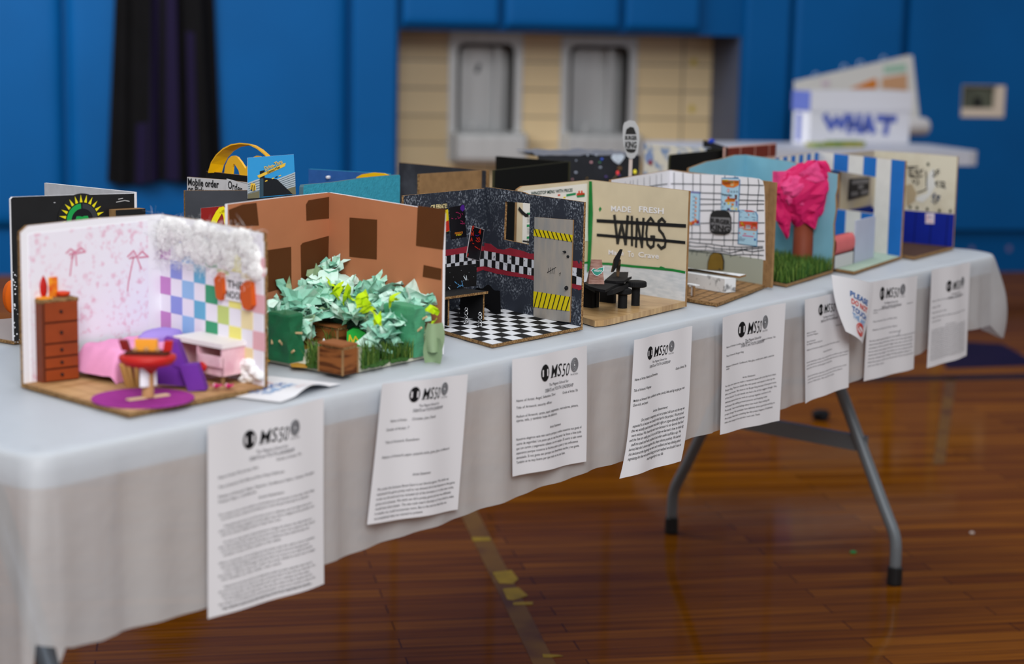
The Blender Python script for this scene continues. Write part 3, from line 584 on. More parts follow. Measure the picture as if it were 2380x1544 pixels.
for i, (tx, m_, u0, u1, v) in enumerate((('PLEASE', NB, .32, .84, .70), ('DO NOT', NR, .34, .85, .575), ('TOUCH', NB, .34, .84, .45), ('THE ART', NBL, .34, .82, .335))):
    b.text(p, tx, u0*w, v*h, h*.125, m_, width=(u1-u0)*w, bold=.02, rot=-.12, d=.0012)
for r in (.1, .07):
    q = [(w*.6+w*r*1.7*math.cos(k), h*.17+h*r*math.sin(k)) for k in [j*.3927 for j in range(17)]]; b.stroke(p, q, .0025, NR, d=.0012)
b.stroke(p, [(w*.5, h*.22), (w*.7, h*.12)], .0025, NR, d=.0012)
b.build('printed_text', t, label='red and blue capitals')
q = [T(*a, z=.7425) for a in cN(612, 908, 686, 924, 775, 897, 790, 874, 690, 852, 617, 846)]
o = q[0]; fr = flat(o, (q[2]-q[1]), z=.7425)
t = thing('notice_sheet', 'white notice lying flat on the cloth between the pink bedroom and the brown model', 'notice', q[0].lerp(q[3], .5))
A_, B_, D_ = q[0], q[1], q[5]
class Lay:
    def __init__(s): s.ux = (q[2]-q[1]).normalized(); s.uy = V((-s.ux.y, s.ux.x, 0)); s.n = V((0, 0, 1)); s.o = q[1]
    def P(s, u, v, d=0):
        e = max(0, .05-v)/.05; return s.o+s.ux*u+s.uy*v+V((0, 0, d+.001+.007*e*e*math.sin(min(1, max(0, u/.085))*math.pi)+.0015*math.sin(u*40)))
lay = Lay(); LW = .15; LH = .112
b = MB(); b.grid(lambda a, c: lay.P(a*LW-.035, c*LH, 0), 20, 16, PAPERM); b.build('page', t, smooth=True)
b = MB(); ps = Fr(lay.P(0, 0, .0), lay.uy*-1, lay.ux, (0, 0, 1))
for i, (tx, m_, uu) in enumerate((('PLEASE', NB, .06), ('DO NOT', NR, .042), ('TOUCH', NB, .024), ('THE ART', NBL, .006))):
    b.text(lay, tx, -.02+i*.004, .085-i*.0165, .017, m_, width=.075, d=.0016, bold=.02)
b.text(lay, 'thank you', .035, .018, .009, NR, width=.045, d=.0016)
b.build('printed_text', t, label='red and blue capitals')
# ------------------------------------------------------------------ front row of cardboard room models
ZB = .742
def ground(pts, z0, z1, m, side, name, parent, extra=None):
    f = flat((0, 0, 0)); b = MB(); b.prism(f, [(p[0], p[1]) for p in pts], z0, z1, m, side, side)
    if extra: extra(b, f)
    return b.build(name, parent)
def panel(b, f, h0, h1, m, side, back, t=.005, u0=0, u1=None):
    b.prism(f, [(u0, 0), (u1 or f.w, 0), (u1 or f.w, h1), (u0, h0)], -t, 0, m, side, back)
def model(label, F, R, B, L, cat='model room', name='cardboard_room_model'):
    c = V(((F[0]+R[0]+B[0]+L[0])/4, (F[1]+R[1]+B[1]+L[1])/4, ZB)); return thing(name, label, cat, c, 'handmade cardboard room models')
def circ(u, v, r, n=20, ry=None, ph=0): return [(u+r*math.cos(ph+i*2*math.pi/n), v+(ry or r)*math.sin(ph+i*2*math.pi/n)) for i in range(n)]
def blades(b, pts, h, m, mats, spread=.35, w=.0011):
    for (x, y, z) in pts:
        a = random.uniform(0, 6.28); l = h*random.uniform(.55, 1.15); s = random.uniform(0, spread)*l; c, sn = math.cos(a), math.sin(a)
        p = V((x, y, z)); k = V((-sn*w, c*w, 0)); d = V((c*s*.35, sn*s*.35, l*.6)); e = V((c*s, sn*s, l)); mm = random.choice(mats)
        b.add([p-k, p+k, p+d+k*.8, p+d-k*.8, p+e], [(0, 1, 2, 3), (3, 2, 4)], mm)
G1 = mat('grass_green', '#3f6022', .7, .2); G2 = mat('grass_light', '#667f36', .7, .2); G3 = mat('grass_dark', '#2f5420', .7, .2)
# ---- pink bedroom with pastel checks
F, R, B, L = (.209, .076), (.442, .075), (.489, .318), (.249, .320)
t = model('pink and pastel checked bedroom model nearest the camera', F, R, B, L)
woodp = mat('wood_print_paper', '#c29a6c', .6, .3, col2='#a47a4c', scale=9, lo=.35, hi=.68, stretch=(1.2, 9, 1), rot=-.5)
def ex(b, f):
    for k in range(9):
        x = lerp(F[0], R[0], k/9)+.004; b.add([(x, lerp(F[1], R[1], k/9)+.001, ZB+.0062), (x+.0007, lerp(F[1], R[1], k/9)+.001, ZB+.0062), (x+.0407, B[1]-.005, ZB+.0062), (x+.04, B[1]-.005, ZB+.0062)], [(0, 1, 2, 3)], CARDD)
ground((F, R, B, L), ZB, ZB+.006, woodp, CARDD, 'base', t, ex)
pinkfl = mat('pink_floral_print', '#e7e5ee', .7, .2, col2='#dfb9ca', scale=105, lo=.53, hi=.70, detail=4)
f1 = wall(L, B); f2 = wall(B, R)
b = MB(); b.prism(f1, [(0, 0), (f1.w, 0), (f1.w, .212), (f1.w*.55, .2135), (.012, .211), (0, .203)], -.005, 0, WHITE, CARDD, CARD)
q = quad(f1, cA(180, 335, 855, 262, 855, 960, 180, 1230)); b.prism(f1, [(.012, .004), (f1.w*.90, .004), (f1.w*.90, .205), (.012, .2)], 0, .0008, pinkfl, WHITE)
BOW = mat('pink_bow_print', '#d58aa2', .7, .2)
for q in ([380, 470, 405, 445, 430, 462, 400, 480], [430, 462, 470, 440, 490, 462, 440, 470], [425, 468, 412, 520, 402, 600], [435, 468, 440, 540], [735, 490, 770, 455, 790, 490, 745, 500], [790, 490, 820, 460, 855, 490, 800, 495], [770, 495, 750, 590, 740, 640, 735, 690], [790, 495, 815, 560], [410, 500, 425, 470, 448, 470]):
    b.stroke(f1, quad(f1, cA(*q)), .0022, BOW, .0012)
b.build('pink_floral_wall', t, label='white wall with pink floral print')
b = MB(); h = .211
b.prism(f2, [(0, 0), (f2.w, 0), (f2.w, .196), (f2.w-.002, .196), (f2.w-.002, .207), (f2.w*.4, .2115), (0, .212)], -.005, 0, WHITE, CARDD, CARD)
cols = ['#c184c2', '#8c98da', '#93bde6', '#67b0d2', '#3f9a70', '#bfd07a', '#ebe480', '#e8d9a8', '#dfaeb6']
ux = [f2.uv(*p)[0] for p in cA(910, 600, 990, 600, 1056, 600, 1125, 600, 1191, 600, 1261, 600, 1327, 600, 1398, 600, 1466, 600, 1536, 600)]
vtop = f2.uv(*cA(912, 396)[0])[1]; rh = (vtop-f2.uv(*cA(912, 897)[0])[1])/5
b.rect(f2, ux[0]-.002, .002, f2.w-.002, .205, 0, .0005, mat('check_paper', '#e8e6f0', .7, .2), WHITE)
for i, c in enumerate(cols):
    mm = mat('pastel_check_'+'abcdefghi'[i], c, .7, .2)
    for r in range(-1, 9):
        if (i+r) % 2: continue
        v1, v0 = vtop-r*rh, vtop-(r+1)*rh
        if v0 < .004 or v1 > .205: continue
        b.rect(f2, ux[i], v0, ux[i+1], v1, .0004, .0009, mm)
w2 = b.build('checked_wall', t, label='white wall with pastel checks')
orange = mat('orange_clay', '#c9540c', .6, .3)
b = MB(); d0 = f2.uv(*cA(1322, 640)[0]); d1 = f2.uv(*cA(1420, 640)[0]); vv0 = f2.uv(*cA(1370, 740)[0])[1]; vv1 = f2.uv(*cA(1370, 618)[0])[1]
b.rect(f2, d0[0]-.004, vv0-.002, d1[0]+.004, vv1+.003, .001, .003, WHITE)
um = (d0[0]+d1[0])/2; hh = vv1-vv0
b.text(f2, 'THE', um, vv0+hh*.55, hh*.5, INK, width=(d1[0]-d0[0])*.9, align='C', d=.0034, bold=.02); b.text(f2, 'NOOK', um, vv0+hh*.05, hh*.5, INK, width=(d1[0]-d0[0])*1.0, align='C', d=.0034, bold=.02)
sg = b.build('wall_sign', t, label='white sign with black letters')
for q in ([1267, 620, 1290, 577, 1312, 590, 1320, 700, 1300, 742, 1280, 725], [1420, 660, 1450, 625, 1478, 640, 1488, 770, 1465, 800, 1435, 785, 1420, 730]):
    MB().prism(f2, quad(f2, cA(*q)), .001, .008, orange).build('orange_plaque', sg, label='orange plaque')
cot = mat('white_cotton', '#eeeeee', .95, .05, bump=.5, bscale=120)
b = MB()
for i in range(70):
    u = random.uniform(-.006, f2.w-.014); v = .200-random.random()**1.3*(.044 if u > .05 else .03); r = random.uniform(.010, .017)
    b.blob(f2.P(u, v, random.uniform(.0, .002)), (r*.38, r, r*.75), cot, .2, 2.5, i, 12, 8)
for i in range(9):
    b.blob(f2.P(f2.w-random.uniform(.004, .045), random.uniform(.008, .035), .002), (.008, .010, .007), cot, .2, 3, i+60, 10, 7)
for i in range(3600):
    u = random.uniform(-.008, f2.w-.008); v = .206-random.random()**1.2*.062; p = f2.P(u, v, random.uniform(0, .014)); a = V((random.gauss(0, 1), random.gauss(0, 1), random.gauss(0, 1)))*.006; c = V((random.gauss(0, 1), random.gauss(0, 1), random.gauss(0, 1)))*.005; s = V((random.gauss(0, 1), random.gauss(0, 1), random.gauss(0, 1))).normalized()*.00022
    b.add([p-s, p+s, p+a+s, p+a-s, p+a+c], [(0, 1, 2, 3), (3, 2, 4)], cot)
b.build('cotton_clouds', t, smooth=True, label='fluffy white cotton')
RUGC = T(*c1(790, 958)[0], z=ZB+.0075)
tag(MB().prism(flat((0, 0, 0)), [(RUGC.x+x, RUGC.y+y) for x, y in circ(0, 0, .0635, 40)], ZB+.0063, ZB+.008, mat('purple_felt', '#96338a', .9, .1, var=.12, scale=90)).build('round_rug', loc=(RUGC.x, RUGC.y, ZB+.0063)), 'round purple felt rug on the wood floor of the pink bedroom', 'rug')
Z1 = ZB+.0062
# dresser
FL, FRr = T(*c1(-420, 780)[0], z=Z1), T(*cA(455, 1198)[0], z=Z1); FL = T(100, 891, Z1); FRr = T(183.5, 881, Z1)
dx = (FRr-FL); dy = V((-dx.y, dx.x, 0)).normalized()*.044; hz = HZ(FL, 700)-Z1
dres = mat('brown_painted_card', '#6e3016', .6, .3, var=.25, scale=30); dresf = mat('red_brown_front', '#8a3a12', .5, .35, var=.2, scale=25); 
t = thing('dresser', 'tall brown five-drawer dresser against the pink floral wall', 'dresser', FL+dx*.5+dy*.5)
b = MB(); b.box(FL, dx, dy, (0, 0, hz), dres); b.box(FL-dx*.01-dy*.01+V((0, 0, hz-.004)), dx*1.03, dy*1.05, (0, 0, .005), CARDD); b.build('carcass', t)
ff_ = Fr(FL, dx, (0, 0, 1), -dy.normalized()); W_ = dx.length
ys = [(735, 858), (866, 975), (990, 1065), (1080, 1125), (1142, 1205)]
vs_ = [1-(y-728)/(1215-728) for y in (735, 860, 985, 1065, 1135, 1212)]
for k in range(5):
    v1, v0 = vs_[k]*hz-.0012, vs_[k+1]*hz+.0012
    dr = MB().rect(ff_, W_*.05, v0, W_*.97, v1, 0, .0025, dresf, INK).build('drawer', t)
    MB().blob(ff_.P(W_*.5, (v0+v1)/2, .0035), (.0022, .0022, .0022), INK, 0, 1, 0, 8, 6).build('knob', dr)
tp = FL+V((0, 0, hz+.001))
red = mat('red_clay', '#b5140c', .5, .35); redd = mat('dark_red_paint', '#7a0f0a', .5, .3); oy = mat('orange_card', '#f09a22', .6, .3)
tag(MB().lathe(tp+dx*.26+dy*.45+V((0, 0, .002)), [(.004, 0), (.006, .006), (.0062, .014), (.004, .022), (.0005, .028)], red, 10, (1, .6)).build('red_figure', loc=tp+dx*.26+dy*.45+V((0, 0, .002))), 'small pointed red figure standing on the brown dresser', 'figure')
tag(MB().box(tp+dx*.02+dy*.1, dx*.34, dy*.5, (0, 0, .0018), oy).build('orange_mat', loc=tp+dx*.2+dy*.3), 'flat orange strip at the left of the dresser top', 'mat')
tag(MB().box(tp+dx*.42+dy*.45, dx*.24, dy*.15, (0, 0, .026), mat('orange_yellow_card', '#e8941e', .6, .3, col2='#d0400e', scale=60)).build('upright_card', loc=tp+dx*.5+dy*.5), 'upright orange and yellow card standing on the dresser', 'card')
tag(MB().lathe(tp+dx*.78+dy*.4, [(.006, 0), (.0095, .003), (.0095, .006), (.005, .0068)], mat('orange_red_clay', '#cf3d12', .5, .3), 14).build('small_dish', loc=tp+dx*.78+dy*.4), 'low orange red dish at the right of the dresser top', 'dish')
# bed
bl, br_ = T(*c1(95, 640)[0], z=Z1), T(*c1(590, 770)[0], z=Z1)
pinkc = mat('pink_fabric', '#e59ac4', .85, .15, var=.06, scale=60); lav = mat('lavender_fabric', '#a08ad6', .8, .15)
bx0, bx1, by0, by1 = .334, .468, .240, .308; bz_ = HZ((.39, .26), c1(500, 300)[0][1])-Z1
t = thing('toy_bed', 'bed under a draped pink blanket in the corner of the pink bedroom', 'bed', ((bx0+bx1)/2, (by0+by1)/2, Z1))
b = MB(); b.box((bx0+.012, by0+.01, Z1), (bx1-bx0-.02, 0, 0), (0, by1-by0-.012, 0), (0, 0, bz_*.8), CARD)
for k in range(9): b.tube([(bx0+.02+k*.015, by0+.006, Z1+.004+.004*(k % 3)), (bx0+.055+k*.011, by0+.004, Z1+.006)], .002, mat('straw', '#c79a5c', .8, .1), 6)
b.build('straw_frame', t)
def blanket(a, c):
    x = lerp(bx0-.012, bx1, a); k = min(1, c/.55); drop = max(0, (.45-c)/.45)
    y = lerp(by0-.004, by1, max(0, (c-.42)/.58)) if c > .42 else by0-.004-.012*drop+.006*math.sin(a*17)*drop
    z = Z1+bz_-(bz_*(.93+.10*math.sin(a*13+1)))*drop**1.1
    e = max(0, .16-a)/.16; z -= e*e*(z-Z1)*.8
    return V((x, y, max(Z1+.0008, z+.002*MN.noise(V((x*60, y*60, 0))))))
b = MB(); b.grid(blanket, 40, 26, pinkc); b.build('blanket', t, smooth=True)
pc_ = T(*c1(950, 235)[0], z=Z1+bz_+.008); pc_ = V((.440, .266, Z1+bz_+.003))
b = MB(); b.blob(pc_, (.036, .022, .011), lav, .06, 2, 3, 20, 12); tag(b.build('pillow', smooth=True, loc=pc_-V((0, 0, .01))), 'lavender pillow on the pink blanket in the corner', 'pillow')
# vanity
C = T(*c1(1745, 815)[0], z=Z1); vx, vy = .047, .098; h = HZ(C, c1(1725, 335)[0][1])-Z1
pkp = mat('pale_pink_paint', '#dca9b8', .7, .2, col2='#edc6d0', scale=45, lo=.35, hi=.6, bump=.5, bscale=80)
ax, ay = V((1, .02, 0)).normalized(), V((.1, 1, 0)).normalized()
t = thing('vanity_table', 'pale pink vanity table with a white top beside the checked wall', 'vanity table', C+ax*vx*.5+ay*vy*.5)
b = MB(); b.box(C-ax*.002-ay*.002+V((0, 0, h-.004)), ax*(vx+.004), ay*(vy+.004), (0, 0, .006), mat('white_clay', '#ece6e6', .5, .3)); b.build('top', t)
b = MB(); z0 = .012
b.box(C+V((0, 0, z0)), ax*vx, ay*.003, (0, 0, h-z0-.004), pkp); b.box(C+ax*(vx-.003)+V((0, 0, z0)), ax*.003, ay*vy, (0, 0, h-z0-.004), pkp); b.box(C+ay*(vy-.003)+V((0, 0, z0)), ax*vx, ay*.003, (0, 0, h-z0-.004), pkp)
b.box(C+V((0, 0, z0)), ax*.003, ay*.052, (0, 0, h-z0-.016), pkp); b.box(C-ax*.004+V((0, 0, z0+.012)), ax*.004, ay*.044, (0, 0, .014), pkp); b.box(C+ay*.05, ax*vx*.9, ay*.003, (0, 0, h-.004), pkp)
b.build('cabinet', t)
for px, py in ((.006, .006), (.04, .006), (.006, .09), (.04, .09)): MB().tube([C+ax*px+ay*py, C+ax*px+ay*py+V((0, 0, z0+.004))], .003, CARD, 6).build('leg', t)
q = C-ax*.008+ay*.034+V((0, 0, h*.42)); tag(MB().blob(q, (.004, .009, .006), red, .2, 3, 4, 10, 8).build('red_ornament', loc=q), 'small red ornament stuck on the open side of the pink vanity', 'ornament')
mag = mat('magenta_petals', '#c2206a', .6, .3)
for px, nm in ((1670, 'left'), (1815, 'right')):
    q = T(*c1(px, 868)[0], z=Z1); t2 = thing('paper_flower', 'tiny pink and magenta flower on the floor before the vanity, the %s one' % nm, 'flower', q, 'flowers before the vanity')
    for k in range(6):
        a = k*1.047; d = V((math.cos(a), math.sin(a), .6)); s = V((-math.sin(a), math.cos(a), 0))*.003; o = q+V((0, 0, .002))
        MB().add([o, o+d*.006+s, o+d*.010, o+d*.006-s], [(0, 1, 2, 3)], pkp if k % 2 else mag).build('petal', t2)
    MB().blob(q+V((0, 0, .006)), (.003, .003, .003), mag, 0, 1, 0, 8, 6).build('centre', t2)
# round red table
Pp = T(*c1(850, 958)[0], z=ZB+.0085); tan = mat('tan_wood', '#b98e60', .7, .2, var=.1, scale=90)
zt = HZ(Pp, c1(838, 510)[0][1])
t = thing('pedestal_table', 'red round pedestal table standing on the purple rug', 'table', Pp)
b = MB(); d = V((math.cos(-.2), math.sin(-.2), 0)); b.box(Pp-d*.029-V((-d.y, d.x, 0))*.0045, d*.058, V((-d.y, d.x, 0))*.009, (0, 0, .0018), mat('pale_stick', '#dcc09a', .7, .2)); b.build('base', t)
MB().lathe(Pp+V((0, 0, .0015)), [(.0075, 0), (.0078, .02), (.0072, zt-Pp.z-.004)], tan, 14).build('post', t)
MB().lathe((Pp.x, Pp.y, zt-.008), [(.004, -.012), (.014, 0), (.030, .004), (.0355, .010), (.0352, .0145), (.032, .016), (0.001, .016)], red, 36).build('tabletop', t, smooth=True)
nf = Fr(Pp, d, (0, 0, 1), (-.62, -.78, 0)); b = MB(); b.grid(lambda a, c: nf.P((a-.5)*.024, .016+c*.03, .0095+.002*math.sin(a*7)-.004*abs(a*2-1)), 8, 8, WHITE); b.grid(lambda a, c: nf.P((.5-a)*.024, .016+c*.03, .009+.002*math.sin((1-a)*7)-.004*abs(a*2-1)), 8, 8, WHITE)
b.build('napkin', t, label='white paper tag')
zt2 = zt+.0082; o = V((Pp.x, Pp.y, zt2)); rgt = V((math.sin(CYAW), -math.cos(CYAW), 0)); fwd = V((math.cos(CYAW), math.sin(CYAW), 0))
tag(MB().box(o-rgt*.026-fwd*.012, rgt*.052, fwd*.024, (0, 0, .004), mat('dark_brown_card', '#4e2416', .7, .2)).build('tray', loc=o), 'dark brown tray on the red round table', 'tray')
q = o+V((0, 0, .0042)); tag(MB().box(q-rgt*.016+fwd*.0, rgt*.028, fwd*.008, (0, 0, .014), mat('orange_block', '#f0a030', .6, .3)).build('orange_block', loc=q), 'bright orange block standing upright on the brown tray', 'block')
for k, nm in ((-1, 'left of'), (1, 'right of')):
    q2 = q+rgt*(.0255*k-.001)-fwd*.003; ar = (.3 if k < 0 else -.1); e = rgt*math.cos(ar)+V((0, 0, 1))*-math.sin(ar)*k
    tag(MB().box(q2-rgt*.005, rgt*.010, fwd*.009, rgt*(-.004 if k < 0 else .002)+V((0, 0, .013)), redd if k < 0 else red).build('red_block', loc=q2), 'small red block on the tray %s the orange block' % nm, 'block')
for k in range(3):
    q3 = q+rgt*(-.014+.014*k)-fwd*.0085; tag(MB().blob(q3+V((0, 0, .003)), (.0032, .0032, .003), tan, .1, 2, k, 8, 6).build('tan_bead', loc=q3), 'tan bead in front of the orange block, %s of three' % ('leftmost', 'middle', 'rightmost')[k], 'bead', 'tan beads on the tray')
# purple chair
pur = mat('purple_foam', '#6b2f9a', .7, .2, var=.06, scale=60)
q = T(*c1(1180, 805)[0], z=Z1)
def tilted(b, o, ux, uy, uz, m): b.box(o, ux, uy, uz, m)
t = thing('toy_chair', 'purple foam block chair with a tilted seat beside the red table', 'chair', q)
bf = T(*c1(1330, 880)[0], z=Z1); b = MB(); b.box(bf, rgt*.023-V((0, 0, -.002)), fwd*.02, V((0, 0, .033))-rgt*.011, pur); b.build('front_block', t)
b = MB(); b.box(bf-rgt*.042+fwd*.014+V((0, 0, .006)), rgt*.036+V((0, 0, -.002)), fwd*.026, V((0, 0, .034))-rgt*.010, pur); b.build('seat', t)
b = MB(); b.box(bf-rgt*.020+fwd*.012+V((0, 0, .030)), rgt*.017+V((0, 0, -.004)), fwd*.024, V((0, 0, .036))-rgt*.013, pur); b.build('backrest', t)
# straw stool behind the table
q = T(*c1(720, 800)[0], z=Z1); t = thing('straw_stool', 'tan straw bundle stool behind the red table', 'stool', q)
for k in range(12):
    a = k*.52; MB().tube([q+V((.014*math.cos(a), .010*math.sin(a), 0)), q+V((.024*math.cos(a), .014*math.sin(a), .030))], .0032, MATS['straw'], 6).build('straw', t)
MB().lathe(q+V((0, 0, .029)), [(.02, 0), (.024, .004), (.018, .007)], lav, 16).build('cushion', t)
# ---- brown model with tissue bushes
F, R, B, L = (.591, .072), (.823, .081), (.853, .331), (.615, .313)
t = model('terracotta brown model room filled with green tissue paper bushes', F, R, B, L)
cream = mat('cream_foamboard', '#d9d6c4', .7, .2, var=.05, scale=50)
ground((F, R, B, L), ZB, ZB+.0045, cream, mat('foamboard_edge', '#cfcdbb', .8, .1), 'base', t)
gold = mat('gold_paint', '#b8862a', .6, .3, var=.15, scale=60)
f0 = flat((0, 0, 0))
for q in ([100, 1190, 150, 1180, 140, 1240, 90, 1235], [380, 1265, 470, 1250, 580, 1270, 590, 1310, 400, 1300], [1250, 1060, 1400, 1040, 1420, 1080, 1300, 1110], [520, 1040, 640, 1010, 660, 1060, 560, 1090]):
    MB().prism(f0, [(p.x, p.y) for p in (T(*z, z=ZB+.005) for z in c2(*q))], ZB+.0045, ZB+.005, gold).build('gold_paint_patch', t)
terra = mat('terracotta_paper', '#b67653', .75, .15, var=.07, scale=14); chok = mat('dark_brown_paper', '#5a3318', .75, .15, var=.05, scale=20)
f1 = wall(L, B); f2 = wall(B, R); hB = .2225
b = MB(); b.prism(f1, [(0, 0), (f1.w, 0), (f1.w, hB), (f1.w*.5, .2215), (0, .219)], -.005, 0, terra, WHITE, WHITE)
for q in ([338, 432, 420, 400, 503, 390, 517, 525, 430, 528, 345, 520], [800, 400, 815, 375, 945, 353, 943, 482, 880, 487, 803, 496], [560, 675, 710, 653, 712, 885, 570, 925], [768, 645, 780, 630, 935, 588, 930, 835, 772, 867]): b.prism(f1, quad(f1, cB(*q)), 0, .0007, chok)
b.build('left_wall', t, label='terracotta wall with dark brown patches')
b = MB(); b.prism(f2, [(0, 0), (f2.w, 0), (f2.w, .209), (f2.w*.96, .2125), (0, hB)], -.005, 0, terra, WHITE, WHITE)
for q in ([1063, 478, 1226, 491, 1224, 728, 1062, 712], [1471, 408, 1636, 428, 1622, 670, 1460, 646], [1506, 762, 1612, 785, 1608, 852, 1500, 832]): b.prism(f2, quad(f2, cB(*q)), 0, .0007, chok)
b.build('right_wall', t, label='terracotta wall with dark brown patches')
# tissue bushes
mint = [mat('mint_tissue_'+n, c, .8, .1, var=.05, scale=80) for n, c in zip('abcd', ('#bde6d4', '#a4d8c4', '#d2efe4', '#8cc8b2'))]
sage = mat('sage_tissue', '#8fa682', .8, .1); lime = mat('lime_tissue', '#bfe016', .7, .2)
def scrap(b, c, s, m, seed, up=0):
    r = Matrix.Rotation(random.uniform(0, 6.28), 3, 'Z') @ Matrix.Rotation(random.uniform(-1.5, 1.5), 3, 'X') @ Matrix.Rotation(random.uniform(0, 6.28), 3, 'Z')
    kx, ky = s*random.uniform(.7, 1.3), s*random.uniform(.7, 1.3); n = random.uniform(0, 50); cv = random.uniform(-1, 1)*s*.6
    sk = random.uniform(-.6, .6)
    def fn(a, d):
        x, y = (a-.5)*kx, (d-.5)*ky; x += sk*y
        z = cv*(x*x+y*y)/(s*s)+s*.35*MN.noise(V((a*1.8+n, d*1.8, n)))
        w_ = V(c)+r @ V((x, y, z+(x*.6 if up else 0))); w_.z = max(w_.z, ZB+.0056); return w_
    b.grid(fn, 3, 3, m)
random.seed(5)
b = MB(); uvw = []
f0z = ZB+.005
def mound(nn, f, wlen, dep, hfun, sk=0):
    for i in range(nn):
        u = random.uniform(0, wlen); d = random.random()**.8*dep; top = hfun(u/wlen)*(1-.75*(d/dep)**1.5)
        z = random.random()**.55*top; uvw.append((f.P(u, .004+z, d+.004), z))
h1 = lambda a: .068+.034*math.exp(-((a-.62)/.24)**2)
h2 = lambda a: .104-.020*a+.014*math.exp(-((a-.1)/.12)**2)
mound(430, f1, f1.w, .105, h1); mound(680, f2, f2.w*.97, .120, h2)
def clear(p):
    x, y = pp(p); x, y = (x-600)*5.146, (y-600)*5.146; dd = (p-CAM).dot(AF)
    ref = (T(*c2(948, 1045)[0], z=f0z)-CAM).dot(AF)
    if 600 < x < 1340 and y > 680: return dd > ref+.06
    if x <= 600: return y < 900
    return y < 1090
uvw = [(p, z) for p, z in uvw if clear(p)]
for p, z in uvw: scrap(b, p, random.uniform(.014, .029), random.choice(mint if random.random() > .05 else [sage]), 0)
for px, py, s in ((965, 170, .030), (1150, 240, .026), (700, 300, .024), (430, 350, .02), (1700, 310, .026), (1960, 390, .028), (2090, 450, .022), (280, 420, .026)):
    uv = (f2 if px > 850 else f1).uv(*c2(px, py)[0]); fr = f2 if px > 850 else f1; p = fr.P(uv[0], uv[1], .02); scrap(b, p, s*1.3, mint[2] if px != 280 else sage, 0, 1)
tag(b.build('tissue_paper_bushes', loc=(B[0]-.06, B[1]-.06, f0z)), 'heap of torn mint green tissue paper along the brown walls', 'tissue paper', kind='stuff')
for k, (px, py, s) in enumerate(((895, 310, .021), (930, 365, .022), (1050, 440, .022), (1240, 490, .024), (1250, 570, .020), (1420, 700, .020), (1600, 480, .022), (2085, 610, .014), (2110, 780, .018))):
    DD = (.055+.09*(py-310)/400) if px < 2000 else .03; r_ = ray(*c2(px, py)[0]); p = CAM+r_*((f2.o+f2.n*DD-CAM).dot(f2.n)/r_.dot(f2.n)); b = MB(); scrap(b, p, s*.95, lime, k); scrap(b, p+V((.003, -.002, -.004)), s*.75, lime, k)
    tag(b.build('lime_tissue_scrap', loc=p), 'crumpled lime green tissue scrap on the mint heap, %s from the left' % ('first', 'second', 'third', 'fourth', 'fifth', 'sixth', 'seventh', 'eighth', 'ninth')[k], 'tissue scrap', 'lime scraps on the mint heap')
for k, (px, py) in enumerate(((2110, 950), (2090, 1120))):
    q = T(*c2(px, 1195)[0], z=ZB+.006); hz = HZ(q, c2(px, py)[0][1]); b = MB(); p = V((q.x, q.y, hz)); rr_ = rgt*.036; n = k*3.1
    b.grid(lambda a, c: p+rgt*((a-.5)*(.02+.008*math.sin(c*3)))+V((0, 0, (c-.5)*.042))-fwd*(.008*math.sin(a*4+n)+.006*c*k), 8, 8, sage)
    tag(b.build('sage_paper_leaf', smooth=True, loc=p), ('upper', 'lower')[k]+' sage green paper leaf at the right corner of the brown model', 'paper leaf')
# cactus blocks
dkg = mat('dark_green_tissue', '#1f6a45', .5, .3, var=.18, scale=40, bump=.5, bscale=70); dkg2 = mat('green_tissue', '#4c9a72', .55, .3, var=.12, scale=40, bump=.5, bscale=70)
stick = mat('matchstick', '#d9b78c', .7, .2)
def cactus(px, py, xl, xr, ptop, m, pegs, label, seed):
    C = T(*c2(px, py)[0], z=f0z); lx = (px-xl)/5.146/1010*1.05; rx = (xr-px)/5.146/1290*1.05; h = HZ(C, c2(px, ptop)[0][1])-f0z
    ax, ay = V((1, .03, 0)), V((.1, 1, 0)); o = C
    t = thing('paper_cactus', label, 'cactus', C+ax*rx*.5+ay*lx*.5, 'green paper cactus blocks')
    def fn(a, c):
        p4 = [o, o+ax*rx, o+ax*rx+ay*lx, o+ay*lx, o]; k = min(3, int(a*4)); q = p4[k].lerp(p4[k+1], a*4-k); ctr = o+ax*rx*.5+ay*lx*.5
        z = h*min(1, c/.86); kk = max(0, (c-.86)/.14); q = q.lerp(ctr, kk**1.5); q = V((q.x, q.y, f0z+z+.004*kk))
        return q+V((MN.noise(q*60+V((seed, 0, 0))), MN.noise(q*60+V((0, seed, 0))), .5*MN.noise(q*60+V((0, 0, seed)))))*.0032*min(1, c*6)
    b = MB(); b.grid(fn, 32, 18, m); b.build('block', t)
    for (x, y, dx_, dz) in pegs:
        X, Y = c2(x, y)[0]; r_ = ray(X, Y); cx_ = c2(px, py)[0][0]
        pl_o, pl_n = (o, V((0, -1, 0))) if X > cx_ else (o, V((-1, .1, 0)))
        q = CAM+r_*((pl_o-CAM).dot(pl_n)/r_.dot(pl_n)); d = pl_n*.008+rgt*dx_*.001+V((0, 0, dz*.001))
        MB().tube([q-pl_n*.003, q+d], .0016, stick, 6).build('peg', t, label='pale wooden peg')
cactus(365, 1262, 150, 560, 690, dkg, ((455, 900, 2, 1), (280, 1050, 3, 8), (395, 1150, -2, 6), (150, 920, 8, -12)), 'dark green paper cactus block with wooden pegs near the checked wall edge', 3.3)
cactus(1868, 1195, 1560, 2015, 600, dkg2, ((1605, 850, 4, 0), (1965, 745, 0, 6), (1910, 890, -1, 8)), 'lighter green paper cactus block at the right end of the brown model', 9.1)
